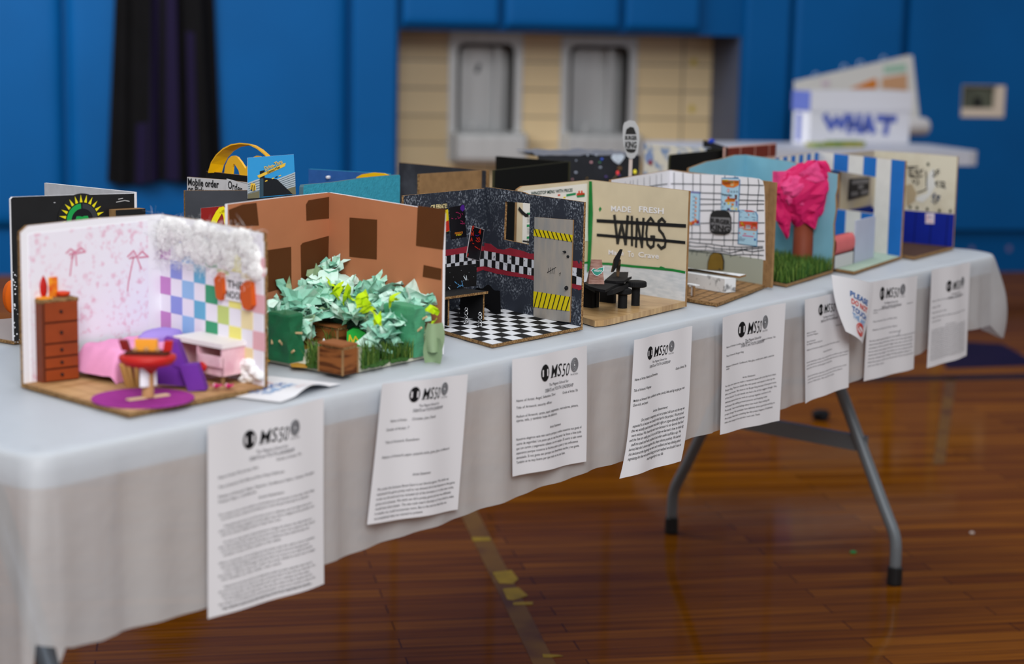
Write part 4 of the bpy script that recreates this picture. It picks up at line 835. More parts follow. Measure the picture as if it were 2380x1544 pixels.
# crates
crb = mat('crate_brown', '#8a5228', .7, .2, col2='#50290f', scale=30, lo=.45, hi=.55, stretch=(.35, .35, 3.2)); crt = mat('crate_top', '#8d5630', .7, .2, var=.08, scale=40)
def crate(px, py, xl, xr, ptop, label, lid=True):
    C = T(*c2(px, py)[0], z=f0z); lx = (px-xl)/5.146/1010; rx = (xr-px)/5.146/1290; h = HZ(C, c2(px, ptop)[0][1])-f0z; ax, ay = V((1, .03, 0)), V((.1, 1, 0))
    t = thing('cardboard_crate', label, 'crate', C+ax*rx*.5+ay*lx*.5, 'brown crates in the green model')
    MB().box(C, ax*rx, ay*lx, (0, 0, h-.007), crb).build('body', t)
    MB().box(C+V((0, 0, h-.007))+ax*.002, ax*(rx-.003), ay*(lx-.003), (0, 0, .0035), CARDD).build('gap_layer', t)
    MB().box(C+V((0, 0, h-.0035))-ax*.001, ax*(rx+.001), ay*(lx+.001), (0, 0, .003), crt).build('lid', t)
    for q, d in ((C, 0), (C+ax*rx, 1), (C+ay*lx, 2)):
        MB().box(q-V((.0012, .0012, 0)), (.0024, 0, 0), (0, .0024, 0), (0, 0, h-.007), CARD).build('corner_strip', t)
crate(1010, 1410, 762, 1222, 1045, 'brown banded crate at the front corner of the green tissue model')
crate(948, 1045, 668, 1098, 815, 'brown crate with a dark gap, behind the front crate and left of the green gem')
crate(600, 1045, 528, 634, 752, 'narrow dark red brown crate half hidden behind the dark cactus block')
q = T(*c2(1195, 1055)[0], z=f0z); hz = HZ(q, c2(1195, 845)[0][1])-f0z; gf = Fr(q, rgt, (0, 0, 1), -fwd)
t = thing('green_gem', 'bright green rounded block with a yellow zigzag mark among the grass', 'gem', q)
b = MB(); w = .034; out = [(-.017, 0), (.006, 0), (.019, hz*.45), (.010, hz*.78), (0, hz*.98), (-.008, hz), (-.017, hz*.8)]; b.prism(gf, out, -.014, 0, mat('bright_green_clay', '#14b03c', .45, .4)); b.build('block', t)
b = MB(); b.stroke(gf, [(-.0135, hz*.18), (-.0125, hz*.62), (-.0075, hz*.2), (-.004, hz*.55), (.0035, hz*.12)], .0022, mat('yellow_mark', '#d8c020', .6, .3)); b.build('zigzag_mark', t)
b = MB(); pts = []
for (x0, y0, x1, y1, n) in ((590, 1150, 760, 1330, 170), (1240, 1200, 1440, 1340, 260), (1440, 1180, 1900, 1260, 380), (820, 1010, 960, 1050, 40)):
    for _ in range(n):
        x = random.uniform(x0, x1); f_ = (x-x0)/(x1-x0); yb = lerp(y1, y1-70, f_) if x0 > 1200 else y1
        p = T(*c2(x, random.uniform(y0+(yb-y1), yb))[0], z=f0z); pts.append(p)
blades(b, pts, .027, G1, [G1, G1, G2, G3], .8, .0009)
for (x0, y, x1, y2) in ((590, 1315, 740, 1330), (1245, 1335, 1480, 1290), (1480, 1290, 1840, 1215)):
    for k in range(26):
        a = random.random(); p = T(*c2(lerp(x0, x1, a), lerp(y, y2, a)-random.uniform(0, 40))[0], z=f0z); b.blob(p+V((0, 0, .0015)), (.004, .004, .002), G3, .2, 2, k, 6, 5)
tag(b.build('grass_tufts', loc=T(*c2(1500, 1250)[0], z=f0z)), 'tufts of green artificial grass along the front edge of the brown model', 'grass', kind='stuff')
q = T(*c2(790, 1050)[0], z=f0z); hz = HZ(q, c2(770, 985)[0][1]); t = thing('white_flower', 'tiny white flower in the grass left of the front crate', 'flower', q)
MB().tube([q, (q.x, q.y, hz)], .0006, WHITE, 5).build('stem', t); MB().blob((q.x-.001, q.y, hz), (.002, .002, .003), WHITE, .2, 3, 1, 8, 6).build('petals', t)
# ---- dark security office with checkered floor
random.seed(21)
F, R, B, L = (.923, .062), (1.164, .063), (1.261, .334), (1.033, .329)
t = model('dark sponge-painted model office with checkered floor and hazard-striped door', F, R, B, L)
chkw = mat('white_floor_paint', '#d5d8de', .6, .25, var=.06, scale=60)
def ex(b, f):
    n = 9
    for i in range(n):
        for j in range(n):
            if (i+j) % 2: continue
            P = lambda a, c: (lambda p, q: (lerp(p[0], q[0], a), lerp(p[1], q[1], a)))((lerp(F[0], L[0], c), lerp(F[1], L[1], c)), (lerp(R[0], B[0], c), lerp(R[1], B[1], c)))
            k = .004*math.sin(i*3+j*5); q = [P(i/n+k*.3, j/n), P((i+1)/n, j/n+k*.3), P((i+1)/n-k*.3, (j+1)/n), P(i/n, (j+1)/n)]
            b.add([(x, y, ZB+.0054) for x, y in q], [(0, 1, 2, 3)], chkw)
ground((F, R, B, L), ZB, ZB+.005, BLACKP, CARDD, 'base', t, ex)
spg = mat('sponged_navy_grey', '#2b303b', .75, .2)
nt_ = spg.node_tree; g_ = nt_.nodes.new('ShaderNodeNewGeometry'); nn = []
for sc_, lo_, hi_, dt_ in ((260, .50, .66, 6), (24, .40, .68, 3)):
    n_ = nt_.nodes.new('ShaderNodeTexNoise'); n_.inputs['Scale'].default_value = sc_; n_.inputs['Detail'].default_value = dt_; nt_.links.new(g_.outputs['Position'], n_.inputs['Vector'])
    r_ = nt_.nodes.new('ShaderNodeMapRange'); r_.inputs[1].default_value = lo_; r_.inputs[2].default_value = hi_; nt_.links.new(n_.outputs['Fac'], r_.inputs[0]); nn.append(r_)
mu_ = nt_.nodes.new('ShaderNodeMath'); mu_.operation = 'MULTIPLY'; nt_.links.new(nn[0].outputs[0], mu_.inputs[0]); nt_.links.new(nn[1].outputs[0], mu_.inputs[1])
mx_ = nt_.nodes.new('ShaderNodeMix'); mx_.data_type = 'RGBA'; mx_.inputs[6].default_value = lin('#2b303b'); mx_.inputs[7].default_value = lin('#a4acb8'); nt_.links.new(mu_.outputs[0], mx_.inputs[0]); nt_.links.new(mx_.outputs[2], nt_.nodes['Principled BSDF'].inputs['Base Color']); spd = mat('dark_wall_back', '#2a2a2e', .8, .1)
rdp = mat('crimson_paint', '#8e2433', .65, .25, var=.15, scale=50)
f1 = wall(L, B); f2 = wall(B, R)
def vline(f, pts): return [f.uv(*p)[1] for p in pts]
# heights of the painted bands on both walls
vt, vm, vbt = [f2.uv(*p)[1] for p in c3(478, 575, 478, 665, 478, 742)]; vt2, vm2, vb2_ = [f2.uv(*p)[1] for p in c3(1018, 640, 1018, 722, 1018, 805)]
vt, vm, vbt = (vt+vt2)/2, (vm+vm2)/2, (vbt+vb2_)/2
b = MB(); b.prism(f1, [(0, 0), (f1.w, 0), (f1.w, .2085), (0, .208)], -.004, 0, spg, CARDD, spd)
b.prism(f2, [(0, 0), (.001, 0), (.001, .2), (0, .2)], 0, .0002, spg)
sq = .0123
def bands(b, f, u0, u1, seed):
    rr = random.Random(seed); top = [(u0, vt)]+[(lerp(u0, u1, k/8), vt+.010+rr.uniform(-.003, .004)) for k in range(9)]+[(u1, vt)]
    b.prism(f, top, 0, .0005, rdp); b.prism(f, [(u0, vbt+.001)]+[(lerp(u0, u1, k/8), vbt-.008+rr.uniform(-.0016, .0016)) for k in range(9)]+[(u1, vbt+.001)], 0, .0005, rdp)
    n = int(round((u1-u0)/sq)); s = (u1-u0)/n
    for i in range(n):
        for j, (v1, v0) in enumerate(((vt, vm), (vm, vbt))):
            jj = lambda: rr.uniform(-.0006, .0006)
            b.prism(f, [(u0+i*s+jj(), v0+jj()), (u0+(i+1)*s+jj(), v0+jj()), (u0+(i+1)*s+jj(), v1+jj()), (u0+i*s+jj(), v1+jj())], 0, .0009, chkw2 if (i+j) % 2 == 0 else BLACKP)
chkw2 = mat('sponged_white', '#c9ccd4', .7, .2, col2='#3a3c42', scale=170, lo=.60, hi=.70)
bands(b, f1, 0.01, f1.w-.001, 1); b.build('left_wall', t, label='sponged dark wall with red and checkered bands')
hol = quad(f2, c3(686, 440, 950, 495, 963, 60, 703, 38)); h4 = [f2.uv(*p) for p in ((1127, 438), (1352, 472))]
b = MB(); b.hole(f2, [(0, 0), (f2.w, 0), (f2.w, .2075), (0, .2085)], [(hol[0]), (hol[1]), (hol[2]), (hol[3])], -.004, 0, spg, CARDD, spd)
b.prism(f2, [(0, .2085), (f2.w*.45, .2078), (f2.w*.4, .2105), (f2.w*.1, .211), (0, .2105)], -.004, 0, spg, CARDD, spd)
dl = f2.uv(*c3(1016, 700)[0])[0]; dr_ = f2.uv(*cC(1452, 860)[0])[0]
bands(b, f2, 0.001, dl+.003, 2); bands(b, f2, dr_-.002, f2.w-.001, 3)
b.build('right_wall', t, label='sponged dark wall with window and red and checkered bands')
gdoor = mat('brushed_grey_paint', '#8f8f8e', .6, .3, col2='#a59c92', scale=50, lo=.35, hi=.65, stretch=(1, 1, .3)); haz = mat('hazard_yellow', '#d8c40e', .55, .3)
dr = MB().prism(f2, quad(f2, cC(1175, 465, 1463, 487, 1438, 1252, 1167, 1222)), .0005, .0028, gdoor, CARD).build('door', t, label='grey door')
for q, n, lean in (([1172, 553, 1461, 600, 1457, 650, 1170, 606], 9, 1), ([1170, 1020, 1443, 1062, 1438, 1168, 1167, 1136], 8, -1)):
    b = MB(); Q = quad(f2, cC(*q)); b.prism(f2, Q, .0028, .0033, haz)
    for k in range(n):
        a0 = (k+.25)/n; a1 = a0+.75/n*lean; a1 = min(1, max(0, a1 if lean > 0 else a0+.75/n)); 
        tl = (lerp(Q[0][0], Q[1][0], a0), lerp(Q[0][1], Q[1][1], a0)); bl_ = (lerp(Q[3][0], Q[2][0], a1), lerp(Q[3][1], Q[2][1], a1))
        if lean < 0: tl = (lerp(Q[0][0], Q[1][0], a1), lerp(Q[0][1], Q[1][1], a1)); bl_ = (lerp(Q[3][0], Q[2][0], a0), lerp(Q[3][1], Q[2][1], a0))
        b.stroke(f2, [tl, bl_], .0022, INK, .0038)
    b.build('hazard_tape', dr, label='yellow and black striped tape')
b = MB()
for q in ([1283, 845, 1278, 885], [1297, 842, 1293, 890], [1311, 846, 1308, 888], [1325, 848, 1322, 890], [1272, 880, 1338, 840], [1362, 890, 1372, 880, 1366, 905]): b.stroke(f2, quad(f2, cC(*q)), .0008, INK, .0034)
b.build('tally_marks', dr); b = MB(); b.blob(f2.P(*f2.uv(*cC(1405, 725)[0]), .003), (.003, .004, .002), INK, .4, 3, 1, 8, 6); b.blob(f2.P(*f2.uv(*cC(1428, 760)[0]), .003), (.002, .003, .002), INK, .4, 3, 2, 8, 6)
b.build('black_smudge', dr)
u, v = f2.uv(*cC(1420, 995)[0]); MB().blob(f2.P(u, v, .0045), (.0035, .0035, .0035), INK, .1, 2, 2, 10, 8).build('door_knob', dr)
# posters on the left wall
pbk = mat('black_poster', '#0e0c12', .4, .35); pred = mat('poster_red', '#c02a18', .6, .3); ppur = mat('poster_purple', '#4a1a86', .6, .3); pmag = mat('poster_magenta', '#8a1d4e', .6, .3); por = mat('poster_orange', '#d07a1c', .6, .3); pyl = mat('poster_yellow', '#e0c81a', .6, .3); pcr = mat('poster_cream', '#e6d6a0', .6, .3)
b = MB(); b.prism(f1, quad(f1, c9(-330, 330, 160, 190, 215, 830, -260, 1020)), .0004, .0012, pbk); b.prism(f1, quad(f1, c9(-200, 420, 180, 330, 210, 790, -160, 900)), .0012, .0014, pyl); b.prism(f1, quad(f1, c9(60, 640, 190, 560, 210, 780, 90, 830)), .0014, .0016, pred)
u0, v0 = f1.uv(*c9(-190, 350)[0]); u1, _ = f1.uv(*c9(158, 255)[0]); b.text(f1, 'CELEBRATE!', u0, v0+.001, .0105, pcr, width=u1-u0, d=.0016, bold=.03); b.build('poster', t, label='black and yellow poster with cream capitals')
Q = quad(f1, c9(215, 297, 522, 235, 575, 905, 250, 965)); pf = Fr(f1.P(*Q[3], .002), f1.P(*Q[2], 0)-f1.P(*Q[3], 0), f1.P(*Q[0], 0)-f1.P(*Q[3], 0), f1.n)
b = MB(); b.prism(f1, Q, .0004, .0012, pbk)
b.prism(f1, quad(f1, c9(440, 290, 480, 235, 520, 240, 535, 330, 490, 380, 445, 345)), .0012, .0014, ppur)
for q in ([375, 400, 430, 420, 450, 470, 440, 510], [345, 400, 380, 395], [385, 480, 390, 520, 415, 520, 420, 500], [250, 520, 285, 530], [330, 535, 355, 530], [470, 420, 490, 440], [445, 575, 490, 590, 480, 620], [440, 630, 500, 640, 520, 610], [505, 625, 530, 640]): b.stroke(f1, quad(f1, c9(*q)), .0013, pmag, .0016)
for tx, m_, x, y, x1, y1, h in (("FREDDY'S", por, 322, 862, 488, 838, .0048), ('AT NIGHT', pyl, 345, 895, 465, 870, .0036)):
    u, v = f1.uv(*c9(x, y)[0]); u1, v1 = f1.uv(*c9(x1, y1)[0]); b.text(f1, tx, u, v, h, m_, width=u1-u, d=.0016, bold=.03)
b.build('poster', t, label='black poster with purple glow and orange lettering')
Q = quad(f1, c9(675, 680, 945, 757, 840, 1425, 560, 1350)); b = MB(); b.prism(f1, Q, .0006, .0016, mat('poster_border', '#b9b2b6', .6, .3)); cx, cy = sum(a for a, _ in Q)/4, sum(c for _, c in Q)/4
b.prism(f1, [(cx+(a-cx)*.955, cy+(c-cy)*.975) for a, c in Q], .0016, .0019, pbk)
for tx, x, y, s in (('F', 680, 785, .0115), ('N', 655, 895, .0105), ('A', 640, 1005, .009), ('F', 575, 1340, .008), ('4', 815, 860, .013)):
    u, v = f1.uv(*c9(x, y)[0]); b.text(f1, tx, u, v, s, pred, d=.0022, bold=.04, shear=.1)
for q in ([745, 875, 790, 895, 820, 875], ): b.stroke(f1, quad(f1, c9(*q)), .001, ppur, .0022)
for q in ([770, 935, 800, 950, 830, 925, 850, 990], [760, 990, 800, 1020, 845, 1010], [790, 960, 820, 990], [740, 1115, 775, 1140, 800, 1160], [820, 1165, 840, 1180], [690, 1050, 720, 1060]): b.stroke(f1, quad(f1, c9(*q)), .0014, pred, .0022)
b.build('poster', t, label='tilted black poster with red letters and a four')
# desk, screen board and chair
Z3 = ZB+.0056
def G(*q, z=Z3): return T(*c3(*q)[0], z=z)
tl, trr = G(92, 1350), G(478, 1290)
t = thing('toy_desk', 'black cardboard desk with raw brown edges in the dark office model', 'desk', tl.lerp(trr, .5))
hz = HZ(tl, c3(92, 1060)[0][1])
ax = (trr-tl); ay = V((-ax.y, ax.x, 0)).normalized()*.05
em = {2: CARDD}
MB().box(tl-ax*.55+V((0, 0, hz-Z3))-ay*.15, ax*1.55, ay*1.35, (0, 0, .004), BLACKP, {2: CARDD, 3: CARDD}).build('desktop', t)
for s in (0, .96, -.5): MB().box(tl+ax*s, ax*.04, ay, (0, 0, hz-Z3), BLACKP, {2: CARDD}).build('leg_panel', t)
o = tl-ax*.42+ay*.95+V((0, 0, hz-Z3+.0045)); fb_ = Fr(o, ax, (0, 0, 1), f1.n)
u1 = fb_.uv(*c3(332, 800)[0])[0]; v1 = fb_.uv(*c3(332, 690)[0])[1]
t2 = thing('screen_board', 'black board with blue paint dabs standing on the black desk', 'board', fb_.P(u1/2, 0, 0))
MB().prism(fb_, [(0, 0), (u1, 0), (u1, v1), (0, v1)], -.003, 0, BLACKP).build('board', t2)
b = MB(); bd = mat('blue_dabs', '#4f86b4', .6, .3); wd2 = mat('white_dabs', '#c9d2da', .6, .3)
for q, m_ in (([145, 940, 180, 915, 200, 925], bd), ([150, 905, 175, 930], bd), ([185, 870, 195, 910], bd), ([205, 820, 225, 860, 215, 835], wd2), ([230, 815, 235, 860], wd2), ([60, 940, 75, 960], wd2), ([120, 880, 140, 900], bd)): b.stroke(fb_, quad(fb_, c3(*q)), .0016, m_, .0008)
for k in range(24): uu, v_ = random.uniform(0, u1), random.uniform(.004, v1); b.add([fb_.P(uu+.0006*math.cos(j), v_+.0006*math.sin(j), .0007) for j in (0, 2, 4)], [(0, 1, 2)], wd2)
b.build('paint_dabs', t2)
q = G(400, 1250); t = thing('toy_chair', 'black draped chair on twisted silver wire legs in the dark office model', 'chair', q)
blk = mat('black_felt', '#0d0d0f', .95, .05)
zs = HZ(q, c3(400, 1190)[0][1]); zt_ = HZ(q, c3(520, 940)[0][1])
b = MB(); b.blob((q.x+.006, q.y+.012, zs+.010), (.026, .02, .013), blk, .2, 2.5, 2, 20, 12); b.build('seat', t)
b = MB(); b.grid(lambda a, c: V((q.x, q.y, 0))+rgt*(lerp(-.02, .040, a)*(1-.25*c)+.008*c)+fwd*(.028-.012*math.sin(a*3)-.01*c)+V((0, 0, lerp(zs, zt_, c)-.012*abs(a*2-1)**2+.003*math.sin(a*14))), 14, 10, blk); b.grid(lambda a, c: V((q.x, q.y, 0))+rgt*(lerp(-.02, .040, 1-a)*(1-.25*c)+.008*c)+fwd*(.032-.012*math.sin((1-a)*3)-.01*c)+V((0, 0, lerp(zs, zt_, c)-.012*abs(a*2-1)**2+.003*math.sin((1-a)*14))), 14, 10, blk); b.build('backrest', t)
wire = mat('silver_wire', '#c6c8cc', .25, .5, metal=1)
for x, y0, y1 in ((285, 1185, 1335), (432, 1235, 1370)):
    p = G(x, y1); z1 = HZ(p, c3(x, y0)[0][1]); b = MB()
    for s in (0, math.pi): b.tube([(p.x+.003*math.cos(k*.7+s)*abs(math.sin(k*.35)), p.y+.003*math.sin(k*.7+s), lerp(p.z+.001, z1+.004, k/18)) for k in range(19)], .0009, wire, 6)
    b.tube([(p.x-.008, p.y, p.z+.001), (p.x-.004, p.y-.003, p.z+.003), (p.x, p.y, p.z+.001), (p.x+.004, p.y+.002, p.z+.003), (p.x+.007, p.y, p.z+.001)], .0009, wire, 6); b.build('leg', t, smooth=True, label='twisted silver wire leg')
# ---- wings shop
F, R, B, L = (1.212, .059), (1.516, .077), (1.573, .325), (1.352, .329)
t = model('cream model shop with green trim and crossed-out wings lettering', F, R, B, L)
wpr = mat('light_wood_print', '#c2a070', .35, .45, col2='#a07c50', scale=14, lo=.35, hi=.66, stretch=(7, 1.2, 1), rot=.3)
F2 = (F[0]-.03, F[1]+.012)
flp = [(F[0]-.004, F[1]+.006), (F[0]+.012, F[1]-.001), (F[0]+.03, F[1]-.001)]+[R, B, L]
ground(flp, ZB, ZB+.010, wpr, wpr, 'base', t)
crm = mat('cream_paint', '#cfc2a6', .7, .2, var=.06, scale=25); wlo = mat('brushed_white', '#d6dae0', .65, .25, col2='#bcc4cc', scale=40, lo=.3, hi=.7, stretch=(1, 1, 5)); grn = mat('green_paint', '#0f7a34', .5, .35, var=.15, scale=60)
f1 = wall(L, B); f2 = wall(B, R)
vg = f2.uv(*cD(540, 1047)[0])[1]; vg2 = f2.uv(*cD(1160, 1105)[0])[1]
b = MB(); b.prism(f1, [(-.004, 0), (f1.w, 0), (f1.w, .2085), (.012, .207), (-.002, .202)], -.005, 0, crm, CARD, CARD); b.rect(f1, 0, .002, f1.w, vg, 0, .0006, wlo); b.rect(f1, 0, vg-.002, f1.w, vg+.002, 0, .001, grn)
b.build('left_wall', t, label='cream wall with green border')
b = MB(); b.prism(f2, [(0, 0), (f2.w, 0), (f2.w, .2065), (0, .209)], -.005, 0, crm, CARD, CARD); b.prism(f2, [(0, .002), (f2.w, .002), (f2.w, vg2), (0, vg)], 0, .0006, wlo)
b.stroke(f2, quad(f2, cD(520, 1046, 640, 1050, 800, 1066, 960, 1080, 1080, 1092, 1165, 1108)), .0045, grn, .0012); b.prism(f2, quad(f2, cD(980, 1080, 1000, 1066, 1025, 1075, 1030, 1090)), .0006, .0014, grn)
b.prism(f2, quad(f2, cD(497, 478, 523, 480, 530, 700, 522, 900, 512, 1090, 492, 1110, 500, 900)), .0006, .0016, grn)
for q in ([1040, 1000, 1080, 1050]): pass
wb = mat('wings_black', '#23221f', .6, .3, var=.3, scale=120)
for q, w in (([680, 718, 702, 905, 730, 775, 757, 912, 772, 722], .0068), ([800, 724, 801, 920], .0058), ([829, 930, 836, 740, 870, 932, 881, 738], .0058), ([951, 760, 930, 732, 908, 760, 900, 840, 908, 915, 930, 938, 950, 925, 955, 862, 932, 862], .0052), ([1030, 762, 1008, 737, 984, 758, 990, 815, 1015, 845, 1034, 890, 1028, 930, 1003, 943, 980, 918], .0055)): b.stroke(f2, quad(f2, cD(*q)), w, wb, .0012)
for q, w in (([563, 752, 800, 764, 1000, 777, 1170, 787], .0062), ([563, 850, 780, 868, 1000, 886, 1166, 902], .0052)): b.stroke(f2, quad(f2, cD(*q)), w, INK, .0016)
for tx, x, y, x1, y1, s in (('MADE', 657, 686, 795, 688, .0145), ('FRESH', 850, 690, 1020, 702, .0145), ('Made', 640, 985, 745, 985, .0125), ('To', 772, 1000, 815, 1000, .0155), ('Crave', 845, 1002, 988, 1008, .0135)):
    u, v = f2.uv(*cD(x, y)[0]); u1, v1 = f2.uv(*cD(x1, y1)[0]); b.text(f2, tx, u, v, s, WHITE, width=u1-u, d=.0012, bold=.015, rot=math.atan2(v1-v, u1-u)*.6)
b.prism(f2, quad(f2, cD(570, 672, 580, 655, 590, 670, 578, 690)), .0003, .0008, grn)
b.build('right_wall', t, label='cream wall with black wings lettering and green border')
Q = quad(f1, c10(130, 205, 1400, 58, 1415, 1205, 110, 1260)); b = MB(); b.prism(f1, Q, .0006, .0014, mat('menu_paper', '#e2e2de', .6, .25))
dkt = mat('menu_dark_green', '#123a30', .6, .2); mg = mat('menu_green', '#1f8a56', .6, .2)
u, v = f1.uv(*c10(430, 275)[0]); u1, _ = f1.uv(*c10(1105, 195)[0]); b.text(f1, 'WINGSTOP MENU WITH PRICES', lerp(u1, u, 1.22), v, .0085, dkt, width=(u1-u)*1.22, d=.002, bold=.02)
b.prism(f1, quad(f1, c10(985, 270, 1173, 238, 1173, 285, 985, 318)), .0014, .0018, mg)
mr = mat('menu_red', '#c8452a', .6, .2)
for q, m_ in (([1185, 290, 1350, 265, 1345, 320, 1200, 335], mg), ([1190, 250, 1340, 240, 1340, 290, 1190, 300], mr), ([1225, 205, 1250, 200, 1250, 250, 1225, 255], mr), ([1278, 200, 1303, 197, 1303, 245, 1278, 250], mr), ([1320, 255, 1350, 252, 1350, 285, 1320, 290], por), ([815, 275, 858, 270, 858, 300, 815, 305], mr), ([925, 325, 965, 318, 965, 345, 925, 350], pyl)): b.prism(f1, quad(f1, c10(*q)), .0014, .0021, m_)
for k in range(5):
    y = 640+k*245-(k*8); b.prism(f1, quad(f1, c10(195, y, 560, y-40, 560, y+5, 195, y+50)), .0014, .0018, mg)
    for j in range(5): b.stroke(f1, quad(f1, c10(200, y+75+j*28, 420, y+50+j*28)), .0006, dkt, .0018)
b.prism(f1, quad(f1, c10(1335, 1080, 1350, 1080, 1355, 1130, 1335, 1140)), .0014, .002, mg)
b.build('menu_poster', t, label='white printed menu with green bars')
b = MB(); b.stroke(f1, quad(f1, c10(40, 555, 100, 630, 170, 690, 215, 690)), .006, INK, .0022); b.stroke(f1, quad(f1, c10(115, 1205, 235, 1220)), .003, INK, .0022); b.build('black_brush_mark', t)
Z4 = ZB+.0102
def G4(x, y, z=Z4): return T(*c4(x, y)[0], z=z)
# counter
C = G4(318, 1090); hz = HZ(C, c4(318, 740)[0][1])-Z4; ay = V((.2, 1, 0)).normalized(); ax = V((1, .05, 0)).normalized()
t = thing('toy_counter', 'black block counter in the wings shop with a low stepped top', 'counter', C)
MB().box(C-ax*.085*0+ay*0, ax*.010+ay*0, ay*.05, (0, 0, hz), BLACKP).build('end_panel', t)
MB().box(C+ay*.002-V((.0, 0, 0)), ay*.075, -ax*.012, (0, 0, hz-.001), BLACKP).build('front_panel', t)
tz = Z4+hz
def slab(pts, z0, z1, name, m=BLACKP):
    f = flat((0, 0, 0)); q = [T(*c4(pts[i], pts[i+1])[0], z=z1) for i in range(0, len(pts), 2)]; return MB().prism(f, [(p.x, p.y) for p in q], z0, z1, m).build(name, t)
slab([95, 680, 190, 660, 460, 745, 440, 775, 300, 790], tz-.002, tz+.004, 'low_top')
slab([200, 740, 500, 640, 790, 615, 800, 640, 470, 800, 380, 790], tz+.0042, tz+.0085, 'step_top')
slab([490, 780, 640, 720, 840, 680, 850, 700, 600, 800, 500, 815], tz-.004, tz+.004, 'front_step')
slab([460, 640, 620, 505, 845, 508, 830, 600, 900, 580, 780, 650, 640, 660], tz+.009, tz+.013, 'back_top')
MB().box(G4(760, 1040)+V((0, .02, 0)), (.008, 0, 0), (0, .03, 0), (0, 0, hz), BLACKP).build('end_panel', t)
# paper bag
bagm = mat('brown_bag_scribble', '#8a6256', .75, .15, col2='#a8857a', scale=220, lo=.4, hi=.6, stretch=(.3, .3, 2))
q = T(*c4(290, 705)[0], z=tz+.009); hb_ = HZ(q, c4(340, 315)[0][1])-q.z; t = thing('paper_bag', 'small brown paper bag with a teal winged badge on the black counter', 'paper bag', q)
r1 = rgt; o = q-r1*.010
b = MB(); wB, dB = .027, .016; P8 = [o+fwd*0, o+r1*wB, o+r1*wB+fwd*dB, o-r1*.003+fwd*dB]
tp8 = [o+r1*.004+V((0, 0, hb_))+fwd*.006, o+r1*(wB-.005)+V((0, 0, hb_))+fwd*.006, o+r1*(wB-.005)+V((0, 0, hb_))+fwd*.009, o+r1*.004+V((0, 0, hb_))+fwd*.009]
b.add(P8+tp8, [(0, 1, 5, 4), (1, 2, 6, 5), (2, 3, 7, 6), (3, 0, 4, 7), (4, 5, 6, 7), (3, 2, 1, 0)], bagm); b.build('bag', t)
nf = Fr(o+fwd*-.0006, r1, (V((0, 0, hb_))+fwd*.006), (-fwd+V((0, 0, .15))).normalized()); teal = mat('teal_badge', '#2f8f7c', .6, .2)
b = MB(); wn = [(.000, .028), (.005, .033), (.012, .030), (.018, .034), (.028, .037), (.026, .027), (.022, .020), (.013, .014), (.006, .018)]
wn = [(x*.72+.005, y*.62+.006) for x, y in wn]; cxx = sum(x for x, _ in wn)/9; cyy = sum(y for _, y in wn)/9
b.prism(nf, [(cxx+(x-cxx)*1.12, cyy+(y-cyy)*1.15) for x, y in wn], .0003, .0010, WHITE); b.prism(nf, wn, .0010, .0014, teal)
b.text(nf, 'WINGSTOP', cxx, cyy-.0015, .0042, WHITE, width=.0135, align='C', d=.0018, bold=.02); b.build('badge', t, label='teal winged badge')
# screen made from cardboard scraps
q = T(*c4(670, 580)[0], z=tz+.0135); t = thing('cardboard_screen', 'black and brown cardboard screen leaning on a prop on the counter', 'screen', q); ed = mat('scorched_card_edge', '#5a4632', .85, .1, col2='#201a14', scale=90)
f_ = Fr(q, rgt, (0, 0, 1), -fwd); b = MB(); Q = f_.uvs(c4(560, 500, 605, 290, 705, 130, 748, 135, 700, 300, 640, 440, 600, 500)); b.prism(f_, Q, .004, .008, BLACKP, ed, BLACKP); b.prism(f_, f_.uvs(c4(555, 498, 600, 290, 622, 270, 590, 420, 575, 505)), .008, .0095, ed); b.build('screen', t)
b = MB(); b.prism(f_, f_.uvs(c4(650, 580, 650, 440, 640, 390, 690, 300, 722, 310, 715, 430, 690, 580)), -.006, .003, ed, BLACKP); b.build('prop', t)
def stool(px, py, ptop, pcap, wpx, ppx, label):
    q = G4(px, py-20); z1, z2 = HZ(q, c4(px, pcap-18)[0][1]), HZ(q, c4(px, ptop+45*wpx/300)[0][1]); sc = (q-CAM).dot(AF)/CF/7.018
    t = thing('toy_stool', label, 'stool', q, 'black bottle-cap stools'); r = wpx/2*sc; rp = ppx/2*sc
    MB().lathe(q, [(rp*1.02, 0), (rp, .003), (rp, z1-q.z+.002)], BLACKP, 24).build('post', t)
    n = 72; b = MB(); c = V((q.x, q.y, z1)); hh = z2-z1
    prof = [(r*.9, -.0005), (r, .001), (r*.98, hh*.8), (r*.9, hh), (.0005, hh)]
    vs = []; 
    for k, (rr_, z) in enumerate(prof): vs += [c+V(((rr_+(.0004 if i % 2 and k in (1, 2) else 0))*math.cos(i*2*math.pi/n), (rr_+(.0004 if i % 2 and k in (1, 2) else 0))*math.sin(i*2*math.pi/n), z)) for i in range(n)]
    b.add(vs, [(k*n+i, k*n+(i+1) % n, (k+1)*n+(i+1) % n, (k+1)*n+i) for k in range(4) for i in range(n)]+[tuple(range(n))[::-1]], BLACKP); b.build('cap_seat', t)
stool(748, 1115, 735, 880, 280, 152, 'small black stool with a ribbed cap seat in front of the counter')
stool(960, 1075, 605, 765, 345, 140, 'larger black stool with a wide smooth cap seat beside the counter')
